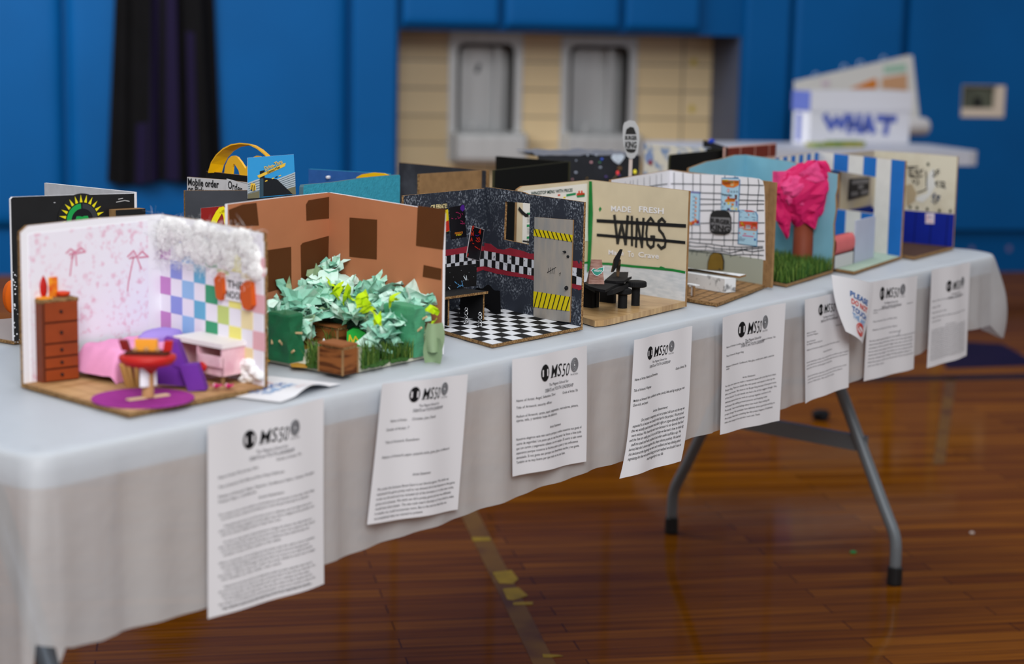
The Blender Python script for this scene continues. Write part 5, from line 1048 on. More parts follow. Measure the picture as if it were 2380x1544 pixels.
# ---- burger shop with grid wall
F, R, B, L = (1.559, .036), (1.852, .098), (1.957, .381), (1.640, .320)
t = model('burger shop model with white grid walls and bare cardboard floor', F, R, B, L)
def ex(b, f):
    for k in range(1, 12):
        P = lambda a, c: (lerp(lerp(F[0], R[0], a), lerp(L[0], B[0], a), c), lerp(lerp(F[1], R[1], a), lerp(L[1], B[1], a), c), ZB+.0066)
        a = k/12; s = .0012; x0, x1 = P(0.02, a), P(.98, a); b.add([x0, x1, V(x1)+V((0, s, 0)), V(x0)+V((0, s, 0))], [(0, 1, 2, 3)], INK)
        for j in range(9):
            u = (j+.5*(k % 2)+.3)/9; x0, x1 = P(u, a), P(u, min(1, a+1/12)); b.add([x0, V(x0)+V((s, 0, 0)), V(x1)+V((s, 0, 0)), x1], [(0, 1, 2, 3)], INK)
ground((F, R, B, L), ZB, ZB+.006, CARD, CARDD, 'base', t, ex)
gg = mat('pale_grey_green', '#a3a89b', .75, .2); gl = mat('marker_line', '#1a2a36', .6, .25)
f1 = wall(L, B); f2 = wall(B, R)
wl = f2.uv(*c8(1515, 800)[0])[0]; vlow = f2.uv(*c8(900, 1380)[0])[1]
b = MB(); b.prism(f1, [(0, 0), (f1.w, 0), (f1.w, .208), (0, .206)], -.005, 0, WHITE, CARD, CARD); b.rect(f1, 0, .006, f1.w, vlow, 0, .0006, gg)
for x in (668, 705, 750, 785, 805, 835, 880, 920, 965, 1000): b.stroke(f1, quad(f1, cD(x, 505-(x-668)*.23, x+1, 560)), .0014, gl, .0008)
b.stroke(f1, quad(f1, cD(640, 560, 700, 548, 780, 530, 860, 518, 900, 520, 960, 508, 1040, 498)), .0018, gl, .0009)
b.build('left_wall', t, label='white wall with black marker grid')
b = MB(); b.prism(f2, [(0, 0), (f2.w, 0), (f2.w, .206), (0, .208)], -.007, -.001, CARD, CARD, CARD)
q = quad(f2, c8(1530, 1440, 1520, 400, 1510, 240, 1490, 150, 1430, 110, 1300, 92, 900, 55, 300, 22))
b.prism(f2, [(0, vlow+.002), (q[0][0], q[0][1])]+q[1:]+[(0, .2075)], -.001, 0, WHITE, WHITE)
b.prism(f2, [(0, .006), (wl+.001, .006), (wl+.001, f2.uv(*c8(1520, 1430)[0])[1]), (0, vlow+.003)], -.001, .0004, gg)
ro = f2.uv(*cN(1779, 600)[0])[0]; r2_ = f2.uv(*cN(1793, 600)[0])[0]
b.rect(f2, f2.w-.004, .002, r2_, .205, -.007, -.002, CARD, CARD); b.rect(f2, ro, .01, ro+.0012, .20, -.002, -.0012, CARDD)
S = lambda *q, w=.0017: b.stroke(f2, quad(f2, c8(*q)), w, gl, .0008)
for q in ([50, 10, 52, 300], [195, 15, 200, 300], [360, 30, 358, 320], [482, 40, 480, 330], [705, 50, 700, 330, 695, 620], [880, 60, 878, 100], [1045, 65, 1045, 90], [1255, 95, 1265, 240, 1250, 460, 1240, 620], [1425, 120, 1440, 230, 1418, 420, 1405, 640], [475, 870, 478, 1000, 468, 1160], [345, 870, 340, 1080], [690, 1010, 665, 1180], [870, 1020, 870, 1200], [1030, 640, 1022, 1000, 1010, 1200]): S(*q)
for q in ([0, 192, 400, 197, 820, 208], [1130, 210, 1510, 218], [475, 340, 820, 350], [1120, 362, 1300, 372, 1520, 378], [480, 440, 815, 452], [1115, 458, 1520, 468], [480, 528, 815, 524], [1110, 528, 1520, 524], [480, 630, 700, 628], [960, 640, 1110, 640], [1410, 628, 1515, 626], [475, 838, 645, 832], [980, 830, 1115, 830], [1420, 830, 1525, 830], [255, 992, 650, 998], [980, 1000, 1100, 998], [1415, 1005, 1520, 1000], [250, 1090, 600, 1104, 1095, 1112], [1415, 1128, 1525, 1130]): S(*q)
for q in ([250, 1130, 420, 1160, 640, 1175, 830, 1205, 1100, 1225, 1300, 1225, 1500, 1215], [250, 1195, 380, 1218, 600, 1215, 700, 1245, 900, 1262, 1140, 1265, 1500, 1240], [255, 1240, 330, 1270, 500, 1280, 700, 1285, 850, 1290, 960, 1325, 1180, 1270, 1330, 1300, 1520, 1275], [260, 1285, 420, 1300, 600, 1318, 700, 1310, 860, 1330, 1000, 1360, 1150, 1345, 1330, 1350, 1510, 1362]): S(*q)
for q in ([300, 1150, 300, 1230], [580, 1180, 562, 1270], [705, 1190, 700, 1290], [830, 1210, 828, 1300], [955, 1215, 960, 1310], [1040, 1225, 1055, 1340], [1150, 1235, 1185, 1340], [1235, 1230, 1240, 1290], [1330, 1225, 1325, 1345], [1430, 1220, 1420, 1290], [345, 1300, 342, 1350], [425, 1310, 420, 1360], [600, 1320, 588, 1370], [980, 1350, 972, 1390], [1130, 1360, 1135, 1400], [1295, 1360, 1302, 1410], [1430, 1290, 1425, 1425], [370, 1260, 368, 1290], [495, 1270, 500, 1300]): S(*q, w=.0014)
b.build('right_wall', t, label='white wall with black marker grid over grey green paper')
lb = mat('pale_blue_print', '#a9cfe4', .6, .25); lbe = mat('blue_print_edge', '#2f6d9a', .6, .25); br1 = mat('burger_orange', '#d8751c', .6, .25); pw = mat('print_white', '#e6e8ee', .6, .25); bp = mat('print_purple', '#6a4a9a', .6, .25); dkb = mat('print_navy', '#1e3a6a', .6, .25)
def pst(q): return quad(f2, c8(*q))
b = MB(); b.prism(f2, pst([295, 312, 478, 325, 466, 872, 262, 855]), .0004, .0012, lbe); b.prism(f2, pst([300, 335, 470, 345, 458, 862, 268, 848]), .0012, .0014, lb); b.prism(f2, pst([298, 318, 472, 332, 471, 350, 298, 335]), .0014, .0017, bp)
for k in range(6):
    for x, m_ in ((415, br1), (298, br1)):
        u, v = f2.uv(*c8(x-k*3, 435+k*67)[0]); b.prism(f2, circ(u, v, .0024, 10, .0026), .0014, .0019, m_)
        b.stroke(f2, quad(f2, c8(x-45-k*3, 405+k*67, x-10-k*3, 408+k*67)), .0012, dkb, .0019)
for x, y, m_ in ((370, 825, mr), (410, 800, br1), (290, 815, por), (440, 815, pmag), (330, 840, por)): u, v = f2.uv(*c8(x, y)[0]); b.prism(f2, circ(u, v, .0042, 10), .0014, .002, m_)
b.build('menu_poster', t, label='pale blue printed menu, partly hidden on the left')
b = MB(); b.prism(f2, pst([830, 92, 1000, 92, 1090, 82, 1128, 130, 1118, 400, 1100, 640, 818, 620]), .0004, .0013, lbe); b.prism(f2, pst([836, 105, 1120, 108, 1105, 500, 1096, 632, 826, 612]), .0013, .0015, lb)
for q, m_ in (([838, 130, 1118, 140, 1115, 215, 1030, 255, 920, 250, 838, 200], br1), ([840, 125, 940, 125, 930, 160, 850, 165], pyl), ([935, 150, 1030, 150, 1020, 175, 930, 170], mg), ([1040, 140, 1116, 145, 1112, 190, 1045, 185], por), ([842, 160, 960, 165, 1000, 200, 850, 215], mr), ([985, 190, 1035, 195, 1030, 230, 975, 225], pcr), ([880, 465, 930, 430, 1000, 425, 1060, 435, 1050, 485, 900, 490], por), ([925, 400, 960, 400, 965, 440, 930, 440], mr), ([940, 425, 1050, 430, 1045, 465, 950, 460], mr), ([1048, 370, 1085, 372, 1080, 450, 1055, 448], mat('cola_brown', '#5a2f2a', .5, .3)), ([1065, 470, 1090, 470, 1085, 560, 1070, 560], bp), ([925, 495, 965, 495, 960, 530, 935, 530], pyl), ([985, 510, 1035, 510, 1030, 550, 1000, 550], por), ([985, 570, 1040, 575, 1030, 620, 990, 615], pcr), ([1060, 590, 1085, 590, 1085, 620, 1060, 620], pyl), ([985, 555, 1005, 555, 1005, 575, 985, 575], mg)): b.prism(f2, pst(q), .0015, .0019, m_)
for x, y, r, m_ in ((942, 305, .0034, mr), (942, 305, .0018, pw)): u, v = f2.uv(*c8(x, y)[0]); b.prism(f2, circ(u, v, r, 14), .0015, .002+.0002*(r < .003), m_)
for x in (995, 1040, 1085):
    for y in (312, 330): b.stroke(f2, pst([x-12, y, x+12, y+2]), .0008, gl, .002)
u, v = f2.uv(*c8(838, 378)[0]); u1, _ = f2.uv(*c8(1005, 380)[0]); b.text(f2, 'House King', u, v, .0055, INK, width=u1-u, d=.002, bold=.04)
for tx, x, y, s in (('5', 836, 510, .0065), ('18', 868, 535, .0065)): u, v = f2.uv(*c8(x, y)[0]); b.text(f2, tx, u, v, s, bp if tx == '5' else INK, d=.002, bold=.02)
for q in ([838, 560, 870, 562], [838, 580, 860, 582]): b.stroke(f2, pst(q), .0008, dkb, .002)
b.prism(f2, pst([925, 590, 945, 585, 950, 625, 930, 625]), .0015, .002, INK); b.prism(f2, pst([950, 600, 965, 585, 970, 620, 955, 625]), .0015, .002, bp)
b.build('food_poster', t, label='tall pale blue food poster with burgers at the top')
b = MB(); b.prism(f2, pst([1112, 618, 1200, 620, 1320, 625, 1390, 650, 1418, 710, 1412, 1000, 1405, 1215, 1092, 1175]), .0004, .0013, lbe); b.prism(f2, pst([1128, 625, 1380, 655, 1408, 720, 1402, 1205, 1108, 1168]), .0013, .0015, lb)
for q, m_ in (([1200, 622, 1320, 628, 1385, 655, 1230, 645], mr), ([1126, 800, 1420, 812, 1416, 935, 1122, 912], mr), ([1145, 820, 1185, 815, 1180, 855, 1150, 850], pyl), ([1165, 850, 1210, 845, 1205, 890, 1170, 880], pyl), ([1228, 860, 1310, 865, 1305, 930, 1226, 922], pw), ([1325, 830, 1405, 838, 1400, 880, 1335, 872], br1), ([1340, 895, 1400, 900, 1385, 925, 1350, 920], pw), ([1130, 890, 1200, 888, 1200, 910, 1130, 908], pw), ([1170, 925, 1360, 938, 1410, 945, 1400, 960, 1200, 945], por), ([1175, 1028, 1355, 1048, 1355, 1062, 1175, 1042], mat('print_pink', '#d0508a', .6, .2)), ([1195, 1000, 1235, 1000, 1235, 1012, 1195, 1012], mr), ([1120, 985, 1135, 985, 1135, 1005, 1120, 1005], mr), ([1350, 995, 1368, 995, 1365, 1015, 1352, 1015], br1), ([1365, 1085, 1390, 1085, 1390, 1120, 1365, 1120], NB), ([1268, 680, 1280, 680, 1280, 715, 1268, 715], mr)): b.prism(f2, pst(q), .0015, .0019, m_)
for q in ([1140, 655, 1165, 658], [1240, 660, 1265, 664], [1340, 680, 1370, 684], [1130, 730, 1160, 732], [1215, 740, 1270, 744], [1325, 735, 1390, 745], [1345, 780, 1390, 784], [1130, 1060, 1160, 1062], [1120, 1085, 1220, 1095], [1120, 1110, 1200, 1118], [1235, 880, 1300, 884], [1235, 905, 1300, 908]): b.stroke(f2, pst(q), .0008, dkb, .002)
b.build('food_poster', t, label='pale blue food poster with a red band, lowest of the three')
bk = mat('logo_bun_black', '#121211', .5, .3, var=.2, scale=60); sil = mat('logo_silver', '#77777a', .5, .35)
b = MB(); Q = pst([650, 960, 645, 800, 655, 700, 690, 640, 760, 622, 880, 625, 945, 650, 985, 740, 988, 940, 960, 1000, 880, 1025, 740, 1018, 680, 995]); b.prism(f2, Q, .0004, .003, bk)
b.prism(f2, pst([655, 735, 980, 745, 985, 805, 985, 972, 655, 960]), .003, .0034, sil)
for tx, x, y, x1, y1, h in (('BURGER', 655, 818, 985, 828, .0125), ('KING', 655, 940, 985, 952, .0165)):
    u, v = f2.uv(*c8(x, y)[0]); u1, _ = f2.uv(*c8(x1, y1)[0]); b.text(f2, tx, u, v, h, bk, width=u1-u, d=.0038, bold=.045)
b.build('burger_logo', t, label='black bun-shaped burger logo with two words')
Q = f2.uvs(cD(1327, 1090, 1330, 1040, 1345, 990, 1370, 972, 1400, 972, 1425, 985, 1437, 1030, 1435, 1090)); b = MB(); b.prism(f2, [(a, max(0.004, c)) for a, c in Q], .0006, .003, mat('olive_card', '#7d6426', .75, .2, var=.1, scale=40), INK); b.stroke(f2, Q, .0014, INK, .0032); u, v = f2.uv(*cD(1412, 1085)[0]); b.prism(f2, circ(u, v, .0016), .003, .004, INK); b.build('arched_door', t, label='olive brown arched door')
Z5 = ZB+.0066
spw = mat('sponged_grey_white', '#dadde0', .7, .2, col2='#3d4044', scale=55, lo=.56, hi=.72)
GD = lambda x, y, z=Z5: T(*cD(x, y)[0], z=z)
o = GD(1435, 1250); h = HZ(o, cD(1435, 1150)[0][1]); t = thing('toy_counter', 'white and grey sponged counter with an overhanging top in the burger shop', 'counter', o)
a = GD(1180, 1205); ax = (o-a); ax.z = 0; ax = ax.normalized(); ln = .155; ay = V((-ax.y, ax.x, 0))
MB().box(o-ax*ln, ax*ln, ay*.028, (0, 0, h-Z5-.001), spw).build('front_panel', t)
tl = T(*cD(1540, 1146)[0], z=h+.001); MB().prism(flat((0, 0, 0)), [(p.x, p.y) for p in (tl, T(*cD(1585, 1122)[0], z=h+.004), T(*cD(1300, 1092)[0], z=h+.004), T(*cD(1000, 1060)[0], z=h+.004), tl-ax*.215)], h, h+.004, spw, CARD).build('counter_top', t)
q = GD(1200, 1270); t2 = thing('toy_stool', 'little stool of white and brown card strips before the sponged counter', 'stool', q)
for k in range(3): MB().box(q+ax*(.009*k-.012)+ay*.004*(k % 2), ax*.004, ay*.003, (0, 0, .019), WHITE if k % 2 else CARD).build('leg', t2)
MB().box(q-ax*.016, ax*.028, ay*.012, (0, 0, .002), CARD).children if False else MB().box(q-ax*.016+V((0, 0, .019)), ax*.028, ay*.012, (0, 0, .002), spw).build('seat', t2)
# burger sign on a stick behind the shop
P = V((1.735, .352, ZB)); P = f1.P(.115, 0, -.012); P.z = ZB
def along(px, y0):                      # point on the stick plane
    r_ = ray(px, y0); k = (P-CAM).dot(AF)/r_.dot(AF); return CAM+r_*k
sf = Fr(along(1466, 318), rgt, (0, 0, 1), -fwd)
t = thing('sign_on_stick', 'oval silver and black burger sign on a thin stick behind the white grid shop', 'sign', (sf.P(0, 0).x, sf.P(0, 0).y, ZB))
qb = sf.uv(1461, 420); bot = sf.P(qb[0], 0); vb_ = ZB-sf.o.z
MB().prism(sf, [(sf.uv(1459, 420)[0]-.001, vb_), (sf.uv(1466, 420)[0], vb_), (sf.uv(1471, 350)[0], sf.uv(1471, 350)[1]), (sf.uv(1463, 350)[0], sf.uv(1463, 350)[1])], -.004, -.001, mat('pale_stick_grey', '#c4b6b0', .7, .2)).build('stick', t)
b = MB(); b.prism(sf, sf.uvs(cD(745, 75, 780, 58, 820, 65, 845, 110, 852, 190, 840, 280, 815, 318, 790, 328, 765, 310, 742, 240, 733, 180, 737, 100)), -.001, .001, mat('silver_card', '#b9bbbd', .3, .5, metal=.4), WHITE)
b.prism(sf, sf.uvs(cD(752, 155, 760, 120, 785, 103, 810, 108, 828, 155)), .001, .0016, bk); b.prism(sf, sf.uvs(cD(752, 255, 828, 258, 815, 280, 790, 284, 765, 276)), .001, .0016, bk)
for tx, x, y, x1, h in (('BURGER', 750, 192, 832, .011), ('KING', 751, 248, 829, .017)):
    u, v = sf.uv(*cD(x, y)[0]); u1, _ = sf.uv(*cD(x1, y)[0]); b.text(sf, tx, u, v, h, bk, width=u1-u, d=.0018, bold=.045)
b.build('sign_plate', t, label='oval plate with black burger logo')
# ---- pink tree model
F, R, B, L = (1.896, .074), (2.180, .114), (2.273, .382), (2.036, .384)
t = model('sky blue model with green turf and a big pink paper tree', F, R, B, L)
sky = mat('sky_blue_paint', '#7fb8cc', .7, .2, var=.08, scale=20)
turf = mat('turf_backing', '#1d2a16', .9, .1)
ground((F, R, B, L), ZB, ZB+.006, turf, CARD, 'base', t)
f1 = wall(L, B); f2 = wall(B, R)
b = MB(); b.prism(f1, [(0, 0), (f1.w, 0), (f1.w, .228), (f1.w*.8, .229), (f1.w*.55, .222), (f1.w*.3, .219), (0, .208)], -.005, 0, sky, CARD, CARD); b.build('left_wall', t)
b = MB(); b.prism(f2, [(0, 0), (f2.w-.006, 0), (f2.w-.003, .06), (f2.w-.006, .1), (f2.w-.001, .13), (f2.w-.004, .16), (f2.w, .175), (f2.w, .205), (f2.w*.85, .208), (f2.w*.5, .222), (0, .228)], -.005, 0, sky, CARD, CARD); b.build('right_wall', t)
random.seed(8); b = MB(); pts = []
for _ in range(5200):
    a, c = random.random(), random.random(); p = V((lerp(lerp(F[0], R[0], a), lerp(L[0], B[0], a), c), lerp(lerp(F[1], R[1], a), lerp(L[1], B[1], a), c), ZB+.006)); pts.append((p.x+.002, p.y+.003, p.z))
blades(b, pts, .030, G1, [G1, G1, G2, mat('grass_mid', '#4a6a26', .7, .2), G3], .55, .0010)
b.build('grass', t, kind='stuff')
q = T(*cE(890, 915)[0], z=ZB+.012); q.z = ZB+.006; trm = mat('brown_tube_paper', '#7d3a24', .6, .25, var=.08, scale=30)
sc = (q-CAM).dot(AF)/CF; r = 74/3.1316*sc; ztop = HZ(q, cE(890, 560)[0][1])
t = thing('paper_tree', 'tree with a red brown tube trunk and crumpled bright pink paper crown', 'tree', q)
MB().lathe(q, [(r*1.02, 0), (r, .004), (r*.96, ztop-q.z)], trm, 32).build('trunk', t, smooth=True)
pkt = mat('bright_pink_tissue', '#c8185e', .65, .25, var=.12, scale=18); pkt2 = mat('pale_pink_tissue', '#d8427f', .65, .25, var=.1, scale=18)
def crump(c, rx, ry, rz, seed, m, b, nu=26, nv=16, amp=.16):
    n_ = V((seed*3.1, seed*5.7, seed*1.3))
    def fn(a, d):
        th, ph = a*2*math.pi, (d-.5)*math.pi; v = V((math.cos(th)*math.cos(ph), math.sin(th)*math.cos(ph), math.sin(ph)))
        k = 1+amp*(abs(MN.noise(v*2.1+n_))*2.2-.5)+amp*.75*(abs(MN.noise(v*4.7+n_))*2-.5)
        return V(c)+rgt*(v.x*rx*k)+fwd*(v.y*ry*k)+V((0, 0, v.z*rz*k))
    b.grid(fn, nu, nv, m)
tf = Fr(q, rgt, (0, 0, 1), -fwd); S_ = lambda x, y, d=0: (lambda w: tf.P(w[0], w[1], d))(tf.uv(*cE(x, y)[0]))
px1 = sc/3.1316
b = MB(); crump(S_(895, 400), 218*px1, 165*px1, 205*px1, 1.0, pkt, b); crump(S_(985, 290, .01), 120*px1, 90*px1, 130*px1, 2.2, pkt, b, 20, 12); crump(S_(840, 380, .02), 135*px1, 95*px1, 120*px1, 3.7, pkt2, b, 20, 12, .2); crump(S_(885, 565, .006), 100*px1, 80*px1, 85*px1, 4.4, pkt, b, 18, 10)
crump(S_(1045, 420, -.004), 75*px1, 70*px1, 120*px1, 6.4, pkt, b, 18, 10)
def sheetp(pts, d, m, cr=.006):
    P3 = [S_(pts[i], pts[i+1], d) for i in range(0, 8, 2)]
    b.grid(lambda a, c: P3[0].lerp(P3[1], a).lerp(P3[3].lerp(P3[2], a), c)-fwd*(cr*MN.noise(V((a*3, c*3, d*90)))+.02*a*(1-a)), 8, 10, m)
sheetp([668, 240, 800, 240, 800, 470, 672, 500], .016, pkt2); sheetp([668, 420, 820, 400, 795, 640, 690, 600], .020, pkt); sheetp([690, 590, 800, 560, 790, 690, 770, 738], .018, pkt); sheetp([960, 155, 1050, 185, 1100, 330, 985, 300], .026, pkt); sheetp([850, 250, 980, 160, 1040, 300, 900, 330], .034, pkt2); sheetp([920, 470, 1010, 520, 970, 660, 880, 600], .026, pkt)
b.build('paper_crown', t, label='crumpled bright pink paper crown')
# ---- blue and white striped cafe
F, R, B, L = (2.185, .069), (2.524, .119), (2.660, .400), (2.300, .345)
t = model('blue and white striped cafe model with a wall opening', F, R, B, L)
mintf = mat('mint_floor_paint', '#a3b8a8', .7, .2, var=.06, scale=30); stw = mat('stripe_white', '#dcd9d4', .7, .2, var=.05, scale=40); stb = mat('stripe_blue', '#1a6bbd', .65, .25, var=.06, scale=30)
ground((F, R, B, L), ZB, ZB+.006, mintf, CARD, 'base', t)
f1 = wall(L, B); f2 = wall(B, R)
b = MB(); b.prism(f1, [(0, 0), (f1.w, 0), (f1.w, .2215), (0, .219)], -.005, 0, stw, CARD, stw)
n = 13
for k in range(0, n, 2): b.rect(f1, f1.w*k/n, .0, f1.w*(k+1)/n, .219, 0, .0006, stb)
b.build('left_wall', t, label='striped wall')
hq = quad(f2, cE(1138, 530, 1412, 553, 1428, 290, 1150, 258)); hq[0] = (hq[0][0]-.03, hq[0][1]+.004); hq[3] = (hq[3][0]-.03, hq[3][1]+.006); hq = [(max(.004, a), c) for a, c in hq]
W2, H2a, H2b = f2.w, .2215, .2185
b = MB(); b.hole(f2, [(0, 0), (W2, 0), (W2, H2b), (0, H2a)], hq, -.005, 0, stw, CARD, stw)
sx = [f2.uv(*p)[0] for p in cE(1120, 200, 1225, 200, 1338, 200, 1430, 200, 1545, 200, 1640, 200)]
hb0 = lambda u: lerp(hq[0][1], hq[1][1], (u-hq[0][0])/(hq[1][0]-hq[0][0])); ht0 = lambda u: lerp(hq[3][1], hq[2][1], (u-hq[3][0])/(hq[2][0]-hq[3][0]))
b.prism(f2, [(sx[4], .004), (W2, .002), (W2, H2b), (sx[4]-.002, H2b+.001)], 0, .0008, stb)
for u0, u1 in ((sx[0], sx[1]), (sx[2], sx[3])):
    b.prism(f2, [(u0, ht0(u0)+.001), (u1, ht0(u1)+.001), (u1, H2b+.001), (u0, H2b+.0016)], 0, .0008, stb); b.prism(f2, [(u0, .002), (u1, .002), (u1, hb0(u1)-.001), (u0, hb0(u0)-.001)], 0, .0008, stb)
b.build('right_wall', t, label='striped wall with a window opening')
Z7 = ZB+.0062; GE = lambda x, y, z=Z7: T(*cE(x, y)[0], z=z)
o = GE(1270, 915); h = HZ(o, cE(1285, 605)[0][1])-Z7; e = GE(1410, 872)
palep = mat('pale_lilac_card', '#b3b9cc', .6, .3, var=.06, scale=18)
d_ = (e-o); b = MB(); fr = wall(o, e, z0=Z7); b.rect(fr, 0, 0, fr.w, h, -.003, 0, palep)
tag(b.build('partition', loc=o.lerp(e, .5)), 'pale lilac grey upright panel standing in the striped cafe', 'panel')
c = GE(1262, 918); h1 = HZ(c, cE(1262, 825)[0][1])-Z7; h2 = HZ(c, cE(1268, 690)[0][1])-Z7
t = thing('toy_bench', 'white bench with a coral padded back beside the pale panel', 'bench', c); ax = V((-1, -.12, 0)).normalized(); by = V((.28, 1, 0)).normalized()
f_ = wall(c+ax*.12, c, z0=Z7); MB().rect(f_, 0, 0, f_.w, h1, -.012, 0, mat('grey_white_card', '#c2c2c4', .65, .25), INK).build('base', t)
b = MB(); b.grid(lambda a, q_: f_.P(f_.w*a, lerp(h1-.001, h2, q_), .004-.008*abs(q_*2-1)**3-.002), 12, 12, mat('coral_fabric', '#cf6a6c', .8, .15, var=.05, scale=40)); b.grid(lambda a, q_: f_.P(f_.w*(1-a), lerp(h1-.001, h2, q_), -.012), 4, 4, MATS['coral_fabric']); b.build('padded_back', t, smooth=True)
MB().rect(f_, f_.w-.0015, 0, f_.w+.0008, h1+.028, -.013, .001, INK).build('edge_strip', t, label='dark edge strip')
q = GE(1150, 925); t = thing('candy_roll', 'small red and white swirled roll on the mint floor', 'candy', q)
for k in range(3): b = MB(); b.lathe(q+rgt*(.007*k-.008)+V((0, 0, .001)), [(.002, 0), (.0055, .002), (.006, .006), (.0035, .010), (.001, .011)], [red, stw, mr][k], 12); b.build('swirl', t)
# ---- cream and navy shop at the far end
F, R, B, L = (2.534, .090), (2.800, .111), (2.826, .334), (2.668, .343)
t = model('cream and navy model shop with black scribbled signs at the far table end', F, R, B, L)
brf = mat('dark_brown_felt', '#4a3630', .9, .1, var=.15, scale=40); crs = mat('stained_cream_paint', '#cfc9b6', .7, .2, col2='#b6aa90', scale=9, lo=.45, hi=.75); nvy = mat('royal_blue_paint', '#08208a', .6, .25, var=.1, scale=20)
ground((F, R, B, L), ZB, ZB+.007, brf, CARD, 'base', t)
f1 = wall(L, B); f2 = wall(B, R)
vn = f2.uv(*cE(1650, 530)[0])[1]; vn2 = f2.uv(*cE(2020, 560)[0])[1]
b = MB(); b.prism(f2, [(0, 0), (f2.w, 0), (f2.w, .2185), (f2.w*.5, .221), (0, .221)], -.005, 0, crs, CARD, CARD); b.prism(f2, [(0, .004), (f2.w, .002), (f2.w, vn2), (0, vn)], 0, .0008, nvy)
nvd = mat('navy_fold_paint', '#061560', .6, .2)
for k in range(5): u = f2.w*(.16+.19*k); b.stroke(f2, [(u, .006), (u+.002, lerp(vn, vn2, u/f2.w)-.002)], .003, nvd, .001)
wtp = mat('white_paint_patch', '#d0d0cc', .7, .2)
b.prism(f2, quad(f2, c5(1150, 440, 1220, 400, 1300, 380, 1290, 250, 1320, 120, 1380, 60, 1385, 200, 1400, 300, 1330, 420, 1240, 500, 1160, 480)), 0, .0006, wtp); b.prism(f2, quad(f2, c5(1020, 280, 1100, 260, 1160, 380, 1140, 480, 1030, 560)), 0, .0005, mat('tan_stain', '#a8977a', .7, .2))
for q in ([1030, 45, 1180, 40], [1070, 70, 1070, 150, 1130, 150], [1070, 110, 1120, 108], [1060, 68, 1130, 66], [1150, 80, 1180, 150], [1180, 75, 1150, 120, 1200, 125], [1210, 80, 1215, 120, 1240, 75], [1280, 100, 1290, 170, 1290, 300], [1075, 165, 1170, 175, 1240, 160], [1110, 215, 1130, 250, 1150, 210], [1180, 205, 1190, 250, 1160, 275], [1380, 90, 1400, 130, 1375, 165, 1400, 160], [1420, 95, 1450, 75], [1425, 150, 1430, 85], [1435, 115, 1455, 112], [1400, 250, 1440, 230, 1410, 265, 1440, 300], [1470, 235, 1520, 240, 1515, 300, 1475, 300, 1470, 240], [1500, 270, 1530, 320], [1175, 375, 1250, 350, 1300, 320]): b.stroke(f2, quad(f2, c5(*q)), .0026, INK, .0014)
rr = random.Random(4)
for k in range(34): a = rr.uniform(0, 6.28); d = rr.uniform(.3, 1); u, v = f2.uv(*c5(1410+62*d*math.cos(a), 450+68*d*math.sin(a))[0]); b.prism(f2, circ(u, v, rr.uniform(.0012, .0024), 6), .0006, .0012, dkb if k % 3 else INK)
for x, y in ((1080, 560), (1170, 570), (1300, 585), (1455, 605), (1595, 610), (1310, 10)): u, v = f2.uv(*c5(x, y)[0]); b.prism(f2, circ(u, v, .0034, 7, .0042), .0006, .0014, mat('dark_green_dab', '#23301f', .6, .2))
b.build('right_wall', t, label='cream wall with black marks over navy')
b = MB(); Q = quad(f2, c5(1282, 640, 1392, 640, 1388, 775, 1280, 770)); b.prism(f2, Q, .001, .002, mat('pinkish_card', '#d9cdd6', .6, .2)); b.stroke(f2, quad(f2, c5(1310, 690, 1340, 685, 1365, 695)), .002, bp, .0024); b.stroke(f2, quad(f2, c5(1305, 660, 1300, 740)), .0012, mr, .0024); b.stroke(f2, quad(f2, c5(1320, 745, 1370, 750)), .0012, mr, .0024); b.build('price_card', t, label='small pinkish card')
b = MB(); gbe = mat('grey_beige_paint', '#a89f94', .7, .2, col2='#b9ac8c', scale=10)
b.prism(f1, [(0, 0), (f1.w, 0), (f1.w, .221), (0, .218)], -.005, 0, gbe, CARD, CARD)
b.prism(f1, [(0, .004), (f1.w, .004), (f1.w, f1.uv(*cE(1412, 490)[0])[1]), (0, f1.uv(*cE(1240, 530)[0])[1])], 0, .0008, mat('navy_wall_paint', '#1a2f7a', .6, .2)); b.build('left_wall', t, label='beige wall with navy lower part')
b = MB(); Q = quad(f1, cE(1232, 300, 1372, 288, 1366, 415, 1218, 455)); b.prism(f1, Q, .001, .004, mat('chalk_black', '#2c2a2b', .7, .2)); gy = mat('chalk_grey', '#6e6c6e', .7, .2)
for q in ([1245, 325, 1300, 320], [1310, 318, 1360, 315], [1240, 410, 1280, 405], [1310, 400, 1355, 392], [1290, 360, 1320, 355]): b.stroke(f1, quad(f1, cE(*q)), .010, gy, .0046)
b.build('menu_board', t, label='black menu board')
# ------------------------------------------------------------------ back row of models
def topwall(p, q, z): 
    A, B = T(*p, z=z), T(*q, z=z); return wall(A, B)
def plain(b, f, h, m, side, back, t=.005, h2=None): b.prism(f, [(0, 0), (f.w, 0), (f.w, h2 or h), (0, h)], -t, 0, m, side, back)
def floor_of(pts, m, t): ground(pts, ZB, ZB+.005, m, CARDD, 'base', t)
